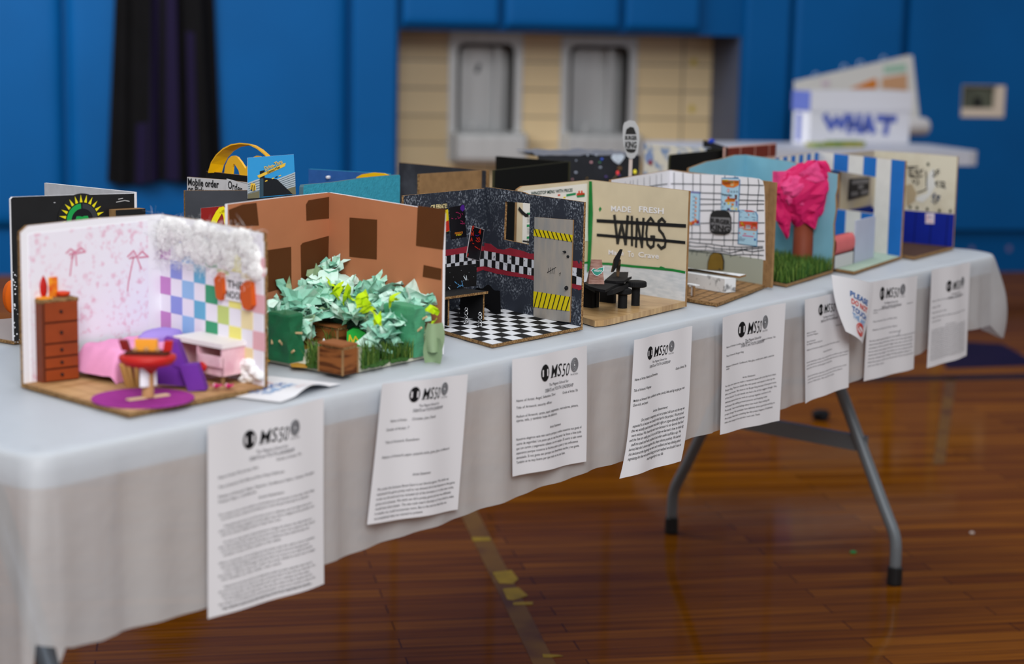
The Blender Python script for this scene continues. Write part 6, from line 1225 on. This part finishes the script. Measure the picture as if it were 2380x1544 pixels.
# black box with sun badges
A = T(25, 460, .96); Bc = T(312, 447, .96); Cc = T(103, 428, .96)
t = model('black model box with yellow sun badges, behind the pink bedroom', A, Bc, Cc, A+(Cc-Bc))
glitb = mat('glossy_black_card', '#121214', .4, .45, var=.3, scale=40)
floor_of((A, Bc, Cc, A+(Cc-Bc)), mat('grey_brown_floor', '#9a9292', .8, .1), t)
f = wall(A, Bc); hT = .96-ZB
b = MB(); b.prism(f, [(0, 0), (f.w, 0), (f.w, hT-.002), (f.w*.5, hT), (.003, hT+.001), (0, hT-.002)], -.005, 0, glitb, WHITE, CARD)
for k in range(26):
    v = random.uniform(.002, .11); u = random.uniform(0, .012)*random.random(); b.prism(f, circ(u, v, random.uniform(.0004, .0014), 6), 0, .0004, WHITE)
for q in ([270, 470, 290, 466, 300, 468], [275, 463, 285, 461], [125, 471, 128, 471]): b.stroke(f, quad(f, cN(*q)), .0012, mat('scuff_white', '#b9b9bb', .7, .2), .0005)
b.build('front_wall', t, label='black wall with white scuffs')
sunY = mat('sun_yellow', '#e2d418', .6, .25); sung = mat('badge_green', '#1a9a48', .6, .25); sgy = mat('badge_grey', '#33363a', .6, .25)
def sun(cx, cy, R0, R1):
    u, v = f.uv(cx, cy); s = (f.P(u, v)-CAM).dot(AF)/CF; r0, r1 = R0*s, R1*s; b = MB(); d = .0012
    b.prism(f, circ(u, v, r1*1.06, 40), .0002, .0008, glitb)
    for k in range(24):
        a = k*math.pi/12+.04; w = .085
        b.prism(f, [(u+r0*math.cos(a-w), v+r0*math.sin(a-w)), (u+r0*math.cos(a+w), v+r0*math.sin(a+w)), (u+r1*math.cos(a), v+r1*math.sin(a))], .0008, d, sunY)
    b.prism(f, circ(u, v, r0*.97, 40), .0008, .0014, INK)
    for a0, a1, m in ((95, 262, sung), (-78, 88, sgy)):
        n = 14; aa = [math.radians(lerp(a0, a1, k/n)) for k in range(n+1)]; b.prism(f, [(u+r0*.94*math.cos(x), v+r0*.94*math.sin(x)) for x in aa]+[(u+r0*.66*math.cos(x), v+r0*.66*math.sin(x)) for x in aa[::-1]], .0014, .0018, m)
    k = r0*.42
    b.prism(f, [(u-k*.95, v-k*.6), (u-k*.6, v-k*.5), (u-k*.35, v-k*.15), (u+k*.35, v-k*.15), (u+k*.6, v-k*.5), (u+k*.95, v-k*.6), (u+k*1.0, v+k*.1), (u+k*.8, v+k*.6), (u+k*.3, v+k*.6), (u, v+k*.5), (u-k*.3, v+k*.6), (u-k*.8, v+k*.6), (u-k*1.0, v+k*.1)], .0014, .0019, sung)
    b.build('sun_badge', t, label='round badge with yellow sun rays and green centre')
sun(190, 513, 43, 60); sun(101, 655, 43, 62)
f2 = wall(Bc, Cc); b = MB(); plain(b, f2, hT, mat('silver_foil_card', '#aeb0b6', .45, .4, var=.1, scale=60), WHITE, CARD, h2=hT+.002); b.build('inner_wall', t, label='silver grey inner wall')
MB().rect(f, f.uv(253, 490)[0], f.uv(253, 560)[1], f.uv(322, 490)[0], f.uv(280, 485)[1], .0006, .02, glitb, CARD).build('side_flap', t)
q = T(28, 722, ZB+.005); q = T(41, 731, ZB+.0052); r = .0235
t = thing('paper_pumpkin', 'orange pumpkin peeking out left of the black sun box', 'pumpkin', q); b = MB(); z0 = HZ(q, 726)-.0; z1 = HZ(q, 640)
hh = .026
b.grid(lambda a, c: V((q.x, q.y, q.z+.029))+V((math.cos(a*6.2832), math.sin(a*6.2832), 0))*(r*math.sin(math.pi*max(.02, min(.98, c)))**.7*(1-.10*abs(math.sin(a*6.2832*4)))) + V((0, 0, -.0285*math.cos(math.pi*c))), 48, 14, mat('pumpkin_orange', '#e0640c', .7, .2, var=.08, scale=40)); b.build('body', t, smooth=True)
MB().tube([q+V((0, 0, .056)), q+V((.002, 0, .062)), q+V((.005, 0, .064))], [.005, .004, .003], G3, 8).build('stem', t)
# grey drive-through box
zf = .962; A = T(430, 447, zf); Bf = T(692, 441, zf); pr_ = V((-(Bf-A).y, (Bf-A).x, 0)).normalized()
t = model('dark grey restaurant model box with a yellow arch handle', A, Bf, Bf+pr_*.1, A+pr_*.2)
gry = mat('dark_grey_card', '#3a3c42', .65, .25, var=.12, scale=30)
floor_of((A, Bf, Bf+pr_*.06, A+pr_*.12), gry, t)
f = wall(A, Bf); b = MB(); hf = HZ(A, 443)-ZB; hf2 = HZ(Bf, 455)-ZB; b.prism(f, [(0, 0), (f.w, 0), (f.w, hf2), (f.w*.6, lerp(hf, hf2, .5)+.004), (0, hf)], -.006, 0, gry, CARDD, CARD); b.build('front_wall', t)
rdb = mat('restaurant_red', '#8a1612', .5, .3); arch = mat('bright_yellow_print', '#e6d60a', .5, .3)
b = MB(); b.prism(f, quad(f, c6(340, 1205, 1000, 1140, 1000, 1600, 340, 1600)), .0004, .0012, rdb, WHITE)
Q = quad(f, c6(545, 1480, 590, 1380, 640, 1290, 680, 1240, 710, 1232, 740, 1260, 770, 1340, 790, 1480)); b.stroke(f, [(a, c) for a, c in Q], .0095, arch, .0016); b.stroke(f, [(a, c) for a, c in quad(f, c6(790, 1480, 820, 1340, 860, 1250, 900, 1235, 940, 1300, 970, 1480))], .0095, arch, .0016); b.build('red_panel', t, label='red panel with yellow arches')
fc = Fr(f.P(0, 0, .003), f.ux, f.uy, f.n); b = MB(); b.prism(fc, quad(fc, c6(1140, 345, 1930, 285, 1968, 970, 1143, 1045)), -.0005, .0004, mat('photo_sky', '#2f93cf', .4, .3), WHITE)
pgr = mat('photo_grey', '#aab4ba', .5, .3); pdk = mat('photo_dark', '#10141a', .5, .3); pst_ = mat('photo_stone', '#6f6a52', .6, .2); pye = mat('photo_yellow', '#e2b73a', .5, .3); pbl = mat('photo_slate', '#2f4654', .5, .3)
for k, (q, m) in enumerate((([1143, 775, 1345, 700, 1345, 910, 1143, 965], pgr), ([1143, 965, 1345, 910, 1345, 1028, 1143, 1045], pst_), ([1640, 710, 1952, 590, 1958, 830, 1800, 880], pgr), ([1800, 880, 1958, 830, 1966, 970, 1910, 975], pst_), ([1345, 690, 1420, 680, 1410, 1010, 1350, 1020], pbl), ([1410, 680, 1640, 710, 1910, 965, 1410, 1005], pdk), ([1350, 575, 1430, 555, 1430, 690, 1350, 700], pdk), ([1305, 650, 1760, 440, 1790, 435, 1775, 490, 1330, 690], pye))): b.prism(fc, quad(fc, c6(*q)), .0004, .0007+.00008*k, m)
for k in range(5): b.stroke(fc, quad(fc, c6(1146, 800+k*38, 1343, 730+k*42)), .0006, pbl, .0014)
for k in range(6): b.stroke(fc, quad(fc, c6(1660+k*24, 730+k*25, 1952, 615+k*38)), .0006, pbl, .0014)
for k in range(5): b.stroke(fc, quad(fc, c6(1440+k*58, 745-k*22, 1470+k*58, 733-k*22)), .0016, pye if k % 2 == 0 else pdk, .0016)
b.stroke(fc, quad(fc, c6(1190, 880, 1200, 800, 1215, 785, 1225, 830, 1232, 905)), .0022, pye, .0017); b.stroke(fc, quad(fc, c6(1232, 905, 1240, 800, 1252, 788, 1262, 830, 1264, 890)), .0022, pye, .0018); b.stroke(fc, quad(fc, c6(1205, 905, 1215, 815)), .0014, pdk, .0019); b.stroke(fc, quad(fc, c6(1245, 905, 1250, 820)), .0014, pdk, .0019)
for tx, m, x, y, x1, y1, s in (('Drive-Thru', pye, 1440, 565, 1735, 435, .0095), ('Clearance 9 Feet', pdk, 1475, 615, 1690, 515, .0048)):
    u, v = fc.uv(*c6(x, y)[0]); u1, v1 = fc.uv(*c6(x1, y1)[0]); b.text(fc, tx, u, v, s, m, width=math.hypot(u1-u, v1-v), rot=math.atan2(v1-v, u1-u), d=.002, bold=.02)
b.build('photo_card', t, label='photo card of a drive-through with blue sky')
# inner signs and black back wall
g0 = T(434, 411, .972); dpt = pr_*.03
fs_ = Fr((0, 0, 0), (1, 0, 0), (0, 0, 1)); A1 = T(432, 412, .955); B1 = T(600, 436, .955)
fs_ = wall(A1, B1); b = MB(); b.prism(fs_, [(0, 0)]+[(fs_.w, 0)]+fs_.uvs(c6(1160, 760, 1160, 770, 790, 722, 110, 672)), -.004, 0, mat('white_sign_card', '#d3d3d6', .65, .2), CARD)
mk = INK
u, v = fs_.uv(*c6(130, 812)[0]); u1, v1 = fs_.uv(*c6(660, 850)[0]); b.text(fs_, 'Mobile order', u, v, .0175, mk, width=u1-u, bold=.025, d=.0008, rot=math.atan2(v1-v, u1-u)*.8)
u, v = fs_.uv(*c6(130, 925)[0]); u1, v1 = fs_.uv(*c6(520, 935)[0]); b.text(fs_, 'or Pick up', u, v, .0165, mk, width=u1-u, bold=.025, d=.0008)
b.build('mobile_order_sign', t, label='white sign with black handwritten words')
fo = Fr(fs_.P(0, 0, .006), fs_.ux, fs_.uy, fs_.n); b = MB(); b.prism(fo, fo.uvs(c6(790, 700, 820, 705, 1160, 800, 1160, 1000, 770, 1000)), -.001, .0006, MATS['white_sign_card'], INK); u, v = fo.uv(*c6(812, 860)[0]); u1, v1 = fo.uv(*c6(1060, 880)[0]); b.text(fo, 'Order', u, v, .019, mk, width=u1-u, bold=.015, d=.001, rot=-.12); b.build('order_sign', t, label='white sign reading Order')
A2 = T(478, 400, .962); B2 = T(579, 411.5, .962); fk = wall(A2, B2); b = MB(); b.prism(fk, [(0, 0), (fk.w, 0)]+fk.uvs(c6(1600, 720, 1140, 655, 560, 588, 430, 575)), -.005, 0, BLACKP, CARD); b.build('back_wall', t)
fh = Fr(fk.P(0, 0, -.004), fk.ux, fk.uy, fk.n); yp = mat('golden_plastic', '#fabd0c', .35, .45)
C0 = [fh.uv(*p) for p in c6(565, 600, 615, 440, 700, 310, 820, 200, 960, 130, 1110, 108, 1260, 120, 1400, 190, 1530, 295, 1640, 430, 1720, 640)]
b = MB(); n = len(C0); wid = .011; inn = [fh.uv(*p) for p in c6(655, 600, 690, 470, 760, 340, 860, 230, 980, 160, 1110, 140, 1240, 155, 1360, 225, 1470, 320, 1560, 440, 1630, 640)]
V1 = [fh.P(u, v, .012) for u, v in C0]; V2 = [fh.P(u, v, -.006) for u, v in inn]; V3 = [fh.P(u, v, -.006)+(fh.P(u, v, -.006)-fh.P(*inn[n//2 if False else i], -.006))*0+V((0, 0, .002)) for i, (u, v) in enumerate(inn)]
b.add(V1+V2, [(i, i+1, n+i+1, n+i) for i in range(n-1)], yp); V1b = [p+V((0, 0, .0022)) for p in V1]; V2b = [p+V((0, 0, .0022)) for p in V2]; b.add(V1b+V2b, [(i, n+i, n+i+1, i+1) for i in range(n-1)], yp); b.add(V1+V1b, [(i, n+i, n+i+1, i+1) for i in range(n-1)], yp); b.add(V2+V2b, [(i, i+1, n+i+1, n+i) for i in range(n-1)], yp)
hd = b.build('arch_handle', t, smooth=False, label='curved golden plastic handle')
b = MB(); O = fh.uvs(c6(755, 640, 775, 480, 830, 360, 880, 315, 930, 308, 980, 330, 1050, 420, 1120, 530, 1190, 420, 1260, 330, 1310, 308, 1360, 315, 1410, 360, 1465, 480, 1485, 640)); I = fh.uvs(c6(1380, 640, 1350, 500, 1320, 450, 1300, 450, 1230, 560, 1215, 650, 1025, 650, 1005, 560, 935, 450, 915, 450, 900, 500, 890, 640))
b.prism(fh, O+I, -.002, .002, yp); b.build('arches_sign', t, label='golden double arch')
# blue felt box
zf = .958; A = T(705, 430, zf); Bf = T(930, 406, zf); pr_ = V((-(Bf-A).y, (Bf-A).x, 0)).normalized()
t = model('turquoise felt-covered model box with a yellow oval on its back wall', A, Bf, Bf+pr_*.2, A+pr_*.2)
felt = mat('turquoise_felt', '#3f9fb8', .95, .05, var=.12, scale=120, bump=.6, bscale=250); feltd = mat('blue_felt', '#2f5a9a', .95, .05, var=.1, scale=80)
floor_of((A, Bf, Bf+pr_*.05, A+pr_*.05), feltd, t); f = wall(A, Bf)
b = MB(); h_ = zf-ZB; b.prism(f, [(0, 0), (f.w, 0), (f.w, h_-.003), (f.w-.003, h_), (f.w*.6, h_+.001), (f.w*.3, h_-.001), (.003, h_), (0, h_-.004)], -.008, 0, felt, mat('felt_fringe', '#54707c', .95, .05), feltd); b.build('front_wall', t)
A2, B2 = T(717, 393, .958), T(905, 404, .958); fk = wall(A2, B2); b = MB(); plain(b, fk, h_, feltd, felt, felt, .006); b.build('back_wall', t)
b = MB(); b.prism(fk, fk.uvs(cN(832, 412, 845, 405, 870, 401, 895, 403, 915, 410, 915, 430, 835, 430)), .001, .006, mat('yellow_felt', '#e8b40c', .9, .1)); b.build('yellow_oval', t, label='yellow felt oval'); MB().blob(fk.P(*fk.uv(765, 412), .003), (.006, .004, .003), WHITE, .2, 2, 1, 8, 6).build('white_tuft', t)
# chalk-dark box with brown card
zf = .955; A = T(975, 405, zf); Bf = T(1138, 395, zf); C_ = T(928, 378, zf+.004); D_ = T(1130, 392, zf+.004)
t = model('charcoal model box with a plain brown cardboard side', A, Bf, D_, C_)
chl = mat('charcoal_paint', '#2b2d34', .7, .2, col2='#4c5058', scale=16, lo=.5, hi=.8); floor_of((A, Bf, D_, C_), chl, t)
f = wall(A, Bf); b = MB(); plain(b, f, zf-ZB, CARD, CARDD, chl); b.build('front_wall', t, label='plain brown cardboard wall')
f = wall(C_, D_); b = MB(); plain(b, f, zf-ZB+.004, chl, CARDD, chl, h2=zf-ZB); b.build('back_wall', t)
# matt black box
zf = .955; A = T(1150, 396, zf); Bf = T(1322, 376, zf); C_ = T(1152, 363, zf); t = model('matt black folded card box behind the dark office model', A, Bf, C_, A+(C_-Bf)*.5)
mbk = mat('matt_black_card', '#0c0d0b', .8, .15); floor_of((A, Bf, C_), mbk, t); dge = mat('worn_dark_edge', '#3b3a28', .9, .1)
f = wall(A, Bf); b = MB(); plain(b, f, zf-ZB, mbk, dge, mbk); b.build('front_wall', t); f = wall(C_, Bf); b = MB(); plain(b, f, zf-ZB, mbk, dge, mbk); b.build('back_wall', t)
# box with gems and lights
zf = .955; A = T(1252, 362, zf); Bf = T(1482, 362, zf); pr_ = V((-(Bf-A).y, (Bf-A).x, 0)).normalized(); D_ = A+pr_*.16; E_ = Bf+pr_*.16
t = model('black model box with coloured gems and a crinkled silver lid', A, Bf, E_, D_)
starb = mat('blue_black_paint', '#1e2026', .6, .3, var=.3, scale=20); floor_of((A, Bf, E_, D_), starb, t)
f = wall(A, Bf); b = MB(); plain(b, f, zf-ZB, starb, starb, starb); b.build('front_wall', t); f3 = wall(Bf, E_); b = MB(); plain(b, f3, zf-ZB, starb, starb, starb); b.build('side_wall', t)
foil = mat('crinkled_foil', '#74757c', .45, .4, metal=.2, bump=.8, bscale=90); q4 = [A, Bf, E_, D_]
b = MB(); b.grid(lambda a, c: (lambda p: V((p.x, p.y, zf+.001+.006*MN.noise(V((a*7, c*5, 2)))+.004*c)))(A.lerp(Bf, a).lerp(D_.lerp(E_, a), c)), 20, 10, foil); b.grid(lambda a, c: (lambda p: V((p.x, p.y, zf-.002)))(A.lerp(Bf, 1-a).lerp(D_.lerp(E_, 1-a), c)), 4, 4, starb); b.build('lid', t, label='crinkled silver lid')
gemc = {'blue': '#2f5ad0', 'pink': '#d8a0a8', 'green': '#4f8a6a', 'pale': '#aab2c2', 'violet': '#5a4a86', 'gold': '#8a6a2a'}
for k, (x, y, r, c) in enumerate(((650, 288, 15, 'blue'), (548, 318, 14, 'pink'), (630, 318, 12, 'green'), (636, 366, 14, 'pale'), (402, 415, 15, 'pale'), (690, 455, 15, 'violet'), (816, 440, 14, 'violet'), (405, 300, 9, 'pale'), (508, 470, 9, 'gold'), (370, 480, 9, 'pink'), (660, 510, 11, 'pale'), (598, 250, 11, 'pale'), (515, 252, 11, 'pale'))):
    u, v = f.uv(*c7(x, y)[0]); s = (f.P(u, v)-CAM).dot(AF)/CF/4.1; MB().blob(f.P(u, v, .001), (r*s, r*s, r*s*.8), mat('gem_'+c, gemc[c], .2, .5), 0, 1, 0, 10, 6).build('gem', t, label=c+' gem')
b = MB(); b.prism(f, f.uvs(c7(735, 270, 760, 240, 840, 238, 868, 262, 845, 300, 812, 335, 795, 330, 760, 305)), .0005, .003, mat('icy_gem', '#c3cdda', .25, .5, var=.2, scale=90)); b.build('large_gem', t, label='large icy white gem')
for x, y, c, m, w in ((768, 412, 'red', '#e0383c', (745, 480)), (932, 402, 'yellow', '#f0e030', (980, 440))):
    u, v = f.uv(*c7(x, y)[0]); s = (f.P(u, v)-CAM).dot(AF)/CF/4.1; o = f.P(u, v, .022); bl = MB().blob(o, (15*s, 15*s, 20*s), mat('bulb_'+c, m, .25, .5, emit=.35), 0, 1, 0, 12, 8).build('bulb', t, smooth=True, label=c+' little light bulb')
    uu, v2 = f.uv(*c7(*w)[0]); MB().tube([o+V((0, 0, -.003)), f.P((u+uu)/2, (v+v2)/2, .018), f.P(uu, v2, .006), f.P(uu, v2-.03, .0)], .0012, mat('copper_wire', '#8a7656', .5, .4), 6).build('wire', bl)
MB().blob(f.P(*f.uv(*c7(800, 375)[0]), .012), (.006, .005, .006), mat('brown_knot', '#6a5038', .8, .1), .3, 4, 2, 10, 8).build('brown_knot', t)
# blue floral box
zf = .962; A = T(1497, 333, zf); Bf = T(1560, 338, zf); C_ = T(1680, 346, zf)
A.z = Bf.z = C_.z = ZB
t = model('model box papered in blue and white flowers', A, Bf, C_, A+(C_-Bf))
flo = mat('blue_floral_print', '#d2cec0', .7, .2, col2='#7d93b4', scale=30, lo=.47, hi=.58, detail=3); floor_of((A, Bf, C_), flo, t)
f = wall(A, Bf); b = MB(); plain(b, f, zf-ZB, flo, WHITE, WHITE)
u, v = f.uv(*c7(1105, 275)[0]); b.prism(f, circ(u, v, .016, 16), .0004, .001, mat('flower_blue', '#7f93ba', .7, .2)); u, v = f.uv(*c7(1118, 320)[0]); b.prism(f, circ(u, v, .007, 10), .001, .0016, mat('flower_crimson', '#8a2436', .7, .2)); b.build('front_wall', t, label='blue and white floral wall')
f = wall(Bf, C_); b = MB(); plain(b, f, zf-ZB, flo, WHITE, flo); b.build('side_wall', t, label='blue and white floral wall')
# black card box and brick box
zf = .968; A = T(1558, 360, zf); Bf = T(1688, 347, zf); pr_ = V((-(Bf-A).y, (Bf-A).x, 0)).normalized(); t = model('plain black card box in front of the blue floral box', A, Bf, Bf+pr_*.12, A+pr_*.12); floor_of((A, Bf, Bf+pr_*.05, A+pr_*.05), mbk, t)
f = wall(A, Bf); b = MB(); h_ = zf-ZB; b.prism(f, [(0, 0), (f.w, 0), (f.w, h_), (.006, h_), (.001, h_-.004), (0, h_-.01)], -.005, 0, mbk, dge, mbk); b.build('front_wall', t); f = wall(Bf, Bf+pr_*.05); b = MB(); plain(b, f, h_, mbk, dge, mbk); b.build('side_wall', t)
zf = .975; A = T(1686, 342, zf); Bf = T(1804, 333, zf); C_ = T(1634, 326, zf); A = V((A.x, A.y, ZB)); t = model('model box with a dark red brick-painted wall at the back of the table', A, Bf, A.lerp(Bf, 1)+(C_-A)*.4, C_)
brk = mat('brick_red_paint', '#6e2a1e', .75, .2, var=.2, scale=60); mor = mat('mortar_pink', '#cfa599', .75, .2); floor_of((A, Bf, C_), mbk, t)
f = wall(A, Bf); b = MB(); h_ = zf-ZB; plain(b, f, h_, mor, mor, mbk); rows = 7; bh = h_/rows
for r in range(rows):
    x = -(r % 2)*.5*.078
    while x < f.w:
        u0, u1 = max(.001, x+.003), min(f.w-.001, x+.078-.003)
        if u1 > u0+.002: b.rect(f, u0, h_-(r+1)*bh+.0028, u1, h_-r*bh-.0028, 0, .0014, brk)
        x += .078
b.build('brick_wall', t, label='dark red wall of painted bricks'); f = wall(C_, A); b = MB(); plain(b, f, h_, BLACKP, BLACKP, BLACKP); b.build('side_wall', t)
u = f.uv(1650, 330)[0]; MB().blob(f.P(f.w*.35, h_+.003, -.002), (.012, .006, .005), mat('blue_fluff', '#2a4ac0', .9, .1), .3, 3, 2, 12, 8).build('blue_tuft', t, label='blue tuft on the rim')
# ------------------------------------------------------------------ second table far behind with a lettered box
ZT2 = .79
p0, p1, p2 = T(1724, 337, ZT2), T(2272, 352, ZT2), T(2272, 338, ZT2)
tdir = wd_; A = p1-tdir*1.9; 
t = thing('folding_table', 'light grey table against the blue wall far behind the display', 'table', (p1.x-.8, p1.y+.6, 0))
nrm = -fw.n; A = p1-tdir*1.32; dep_ = .62
f = Fr(V((A.x, A.y, ZT2)), tdir, nrm, (0, 0, 1)); lt = 1.34
b = MB(); b.prism(f, [(.0, 0), (lt-.05, 0), (lt-.015, .015), (lt, .05), (lt, dep_-.05), (lt-.05, dep_), (0, dep_)], -.062, 0, mat('pale_grey_laminate', '#b9bcc8', .5, .35)); b.build('tabletop', t)
lgm = mat('grey_green_leg', '#70736a', .5, .4)
for u, v in ((lt-.13, .06), (lt-.13, dep_-.06), (.1, .06), (.1, dep_-.06)):
    q = f.P(u, v, 0); lg = MB().tube([(q.x, q.y, .02), (q.x, q.y, ZT2-.06)], .024, lgm, 14).build('leg', t); MB().lathe((q.x, q.y, 0.001), [(.027, 0), (.027, .02)], foot_m, 12).build('rubber_foot', lg)
# white box with a lid and blue letters
def onf(x, y): return T(x, y, ZT2+.001)
bl, br_ = onf(1880, 336), onf(2112, 333)
bx = (br_-bl); bx.z = 0; w = bx.length; bx.normalize(); by = V((-bx.y, bx.x, 0)); 
if by.dot(nrm) < 0: by = -by
sl = onf(1852, 322)
h1 = HZ(bl, 258)-ZT2; h2 = HZ(bl, 212)-ZT2; hl = h1
wb_ = mat('white_carton', '#e2e3ec', .6, .25); blp = mat('periwinkle_paint', '#6474c0', .65, .2); blt = mat('blue_lettering', '#5a6cbe', .65, .2)
t = thing('lidded_box', 'white carton with blue hand-painted letters on the far grey table', 'box', bl+bx*w*.5+by*.1)
D_ = .115
fb2 = Fr(bl, bx, (0, 0, 1), -by)
MB().box(bl, bx*w, by*D_, (0, 0, h1+.002), wb_).build('carton', t)
b = MB(); b.box(bl-bx*.006-by*.006+V((0, 0, h1)), bx*(w+.012), by*(D_+.012), (0, 0, h2-h1), wb_); fsd = Fr(bl-bx*.0065-by*.006+V((0, 0, h1)), by, (0, 0, 1), -bx); b.rect(fsd, 0, 0, D_+.012, h2-h1, .0002, .002, blp); b.build('lid', t, label='white lid with a periwinkle patch')
b = MB()
u, v = fb2.uv(*cR(960, 705)[0]); u1, _ = fb2.uv(*cR(1465, 710)[0]); v1 = fb2.uv(*cR(1200, 575)[0])[1]
LB = lambda *q: b.stroke(fb2, fb2.uvs(cR(*q)), .034, blt, .0015)
LB(970, 580, 1010, 660, 1050, 600, 1085, 655, 1120, 580); LB(1150, 580, 1140, 690); LB(1210, 580, 1205, 690); LB(1145, 640, 1205, 640); LB(1240, 690, 1275, 585, 1310, 690); LB(1250, 660, 1300, 660); LB(1345, 595, 1465, 600); LB(1415, 600, 1395, 700); b.build('lettering', t, label='blue painted letters'); b = MB()
fs2 = Fr(bl-bx*.0005, by, (0, 0, 1), -bx); b.stroke(fs2, [(.075, h1*.15), (.075, h1*.85)], .03, blt, .001); b.build('side_stroke', t, label='blue painted stroke')
# poster board leaning behind, roll of paper, yellow item
pf_o = onf(2112, 318)+by*(D_+.05)
pf = Fr(pf_o, bx, (by*.12+V((0, 0, 1))), None); 
t = thing('poster_board', 'white poster board with orange and mint patches behind the lettered carton', 'poster board', pf_o)
pb = mat('poster_white', '#d6d6d4', .65, .2)
b = MB(); b.prism(pf, [(pf.uv(1850, 320)[0], 0), (pf.uv(2140, 320)[0], 0)]+pf.uvs(cR(1640, 600, 1590, 150, 1560, 148, 755, 330)), -.006, 0, pb)
for q, m in (([1145, 385, 1320, 312, 1335, 320, 1335, 385], mat('poster_orange', '#c9692a', .65, .2)), ([1370, 310, 1550, 280, 1552, 400, 1370, 385], mat('poster_tan', '#c79a76', .65, .2)), ([1380, 225, 1540, 205, 1545, 265, 1385, 275], mat('poster_mint', '#9fc2b0', .65, .2)), ([940, 330, 1000, 320, 1000, 370, 950, 375], mat('poster_mauve', '#c9bcc8', .65, .2))): b.prism(pf, pf.uvs(cR(*q)), 0, .002, m)
b.build('board', t)
pfc = mat('clear_clip', '#8fa6c8', .3, .5)
for x, y in ((905, 285), (1105, 225), (1220, 200), (1385, 165)): u, v = pf.uv(*cR(x, y+14)[0]); MB().tube([pf.P(u+.018*math.cos(k*.5), v+.018*math.sin(k*.5), .002) for k in range(8)], .004, pfc, 6).build('clip_ring', t)
q = onf(2120, 318)+by*.1; q.z = ZT2+.046; e = bx*.175
tag(MB().tube([q-bx*.02, q+bx*.02, q+e*.95, q+e], [.044, .045, .045, .043], mat('roll_paper', '#cfcdcf', .65, .2), 20).build('paper_roll', smooth=True, loc=(q.x, q.y, ZT2)), 'white roll of paper lying right of the lettered carton', 'paper roll')
q = onf(1925, 340)-by*.02; q.z = ZT2+.001; b = MB(); b.box(q-bx*.13-by*.06, bx*.26, by*.08, (0, 0, .018), mat('olive_yellow_cloth', '#b3a23a', .8, .1, col2='#6f8a3a', scale=9)); b.box(q-bx*.02-by*.05, bx*.17, by*.07, (0, 0, .024), mat('moss_cloth', '#5f7d34', .8, .1)); tag(b.build('folded_cloth', loc=q), 'folded olive yellow cloth in front of the lettered carton', 'cloth')
# bits on the floor
for (x, y, r, c, nm) in ((1983, 1286, .0075, '#0f8a4a', 'small bright green dot on the floor between the table legs'), (2259, 1241, .006, '#b9a9a0', 'small pale crumb on the floor at the right')):
    q = T(x, y, 0); tag(MB().lathe((q.x, q.y, .0012), [(r, 0), (r*1.05, .002), (r*.7, .004), (.0004, .0045)], mat('dot_'+c[1:], c, .5, .3), 14).build('floor_dot', loc=(q.x, q.y, 0)), nm, 'dot')
q = T(1907, 977, 0); b = MB(); b.blob((q.x, q.y, .018), (.035, .03, .018), INK, .15, 2, 4, 14, 10, floor=.0012); tag(b.build('dark_lump', loc=(q.x, q.y, 0)), 'small black lump on the floor beyond the far table leg', 'lump')
for o in TAGGED:
    if '_o' in o: del o['_o']
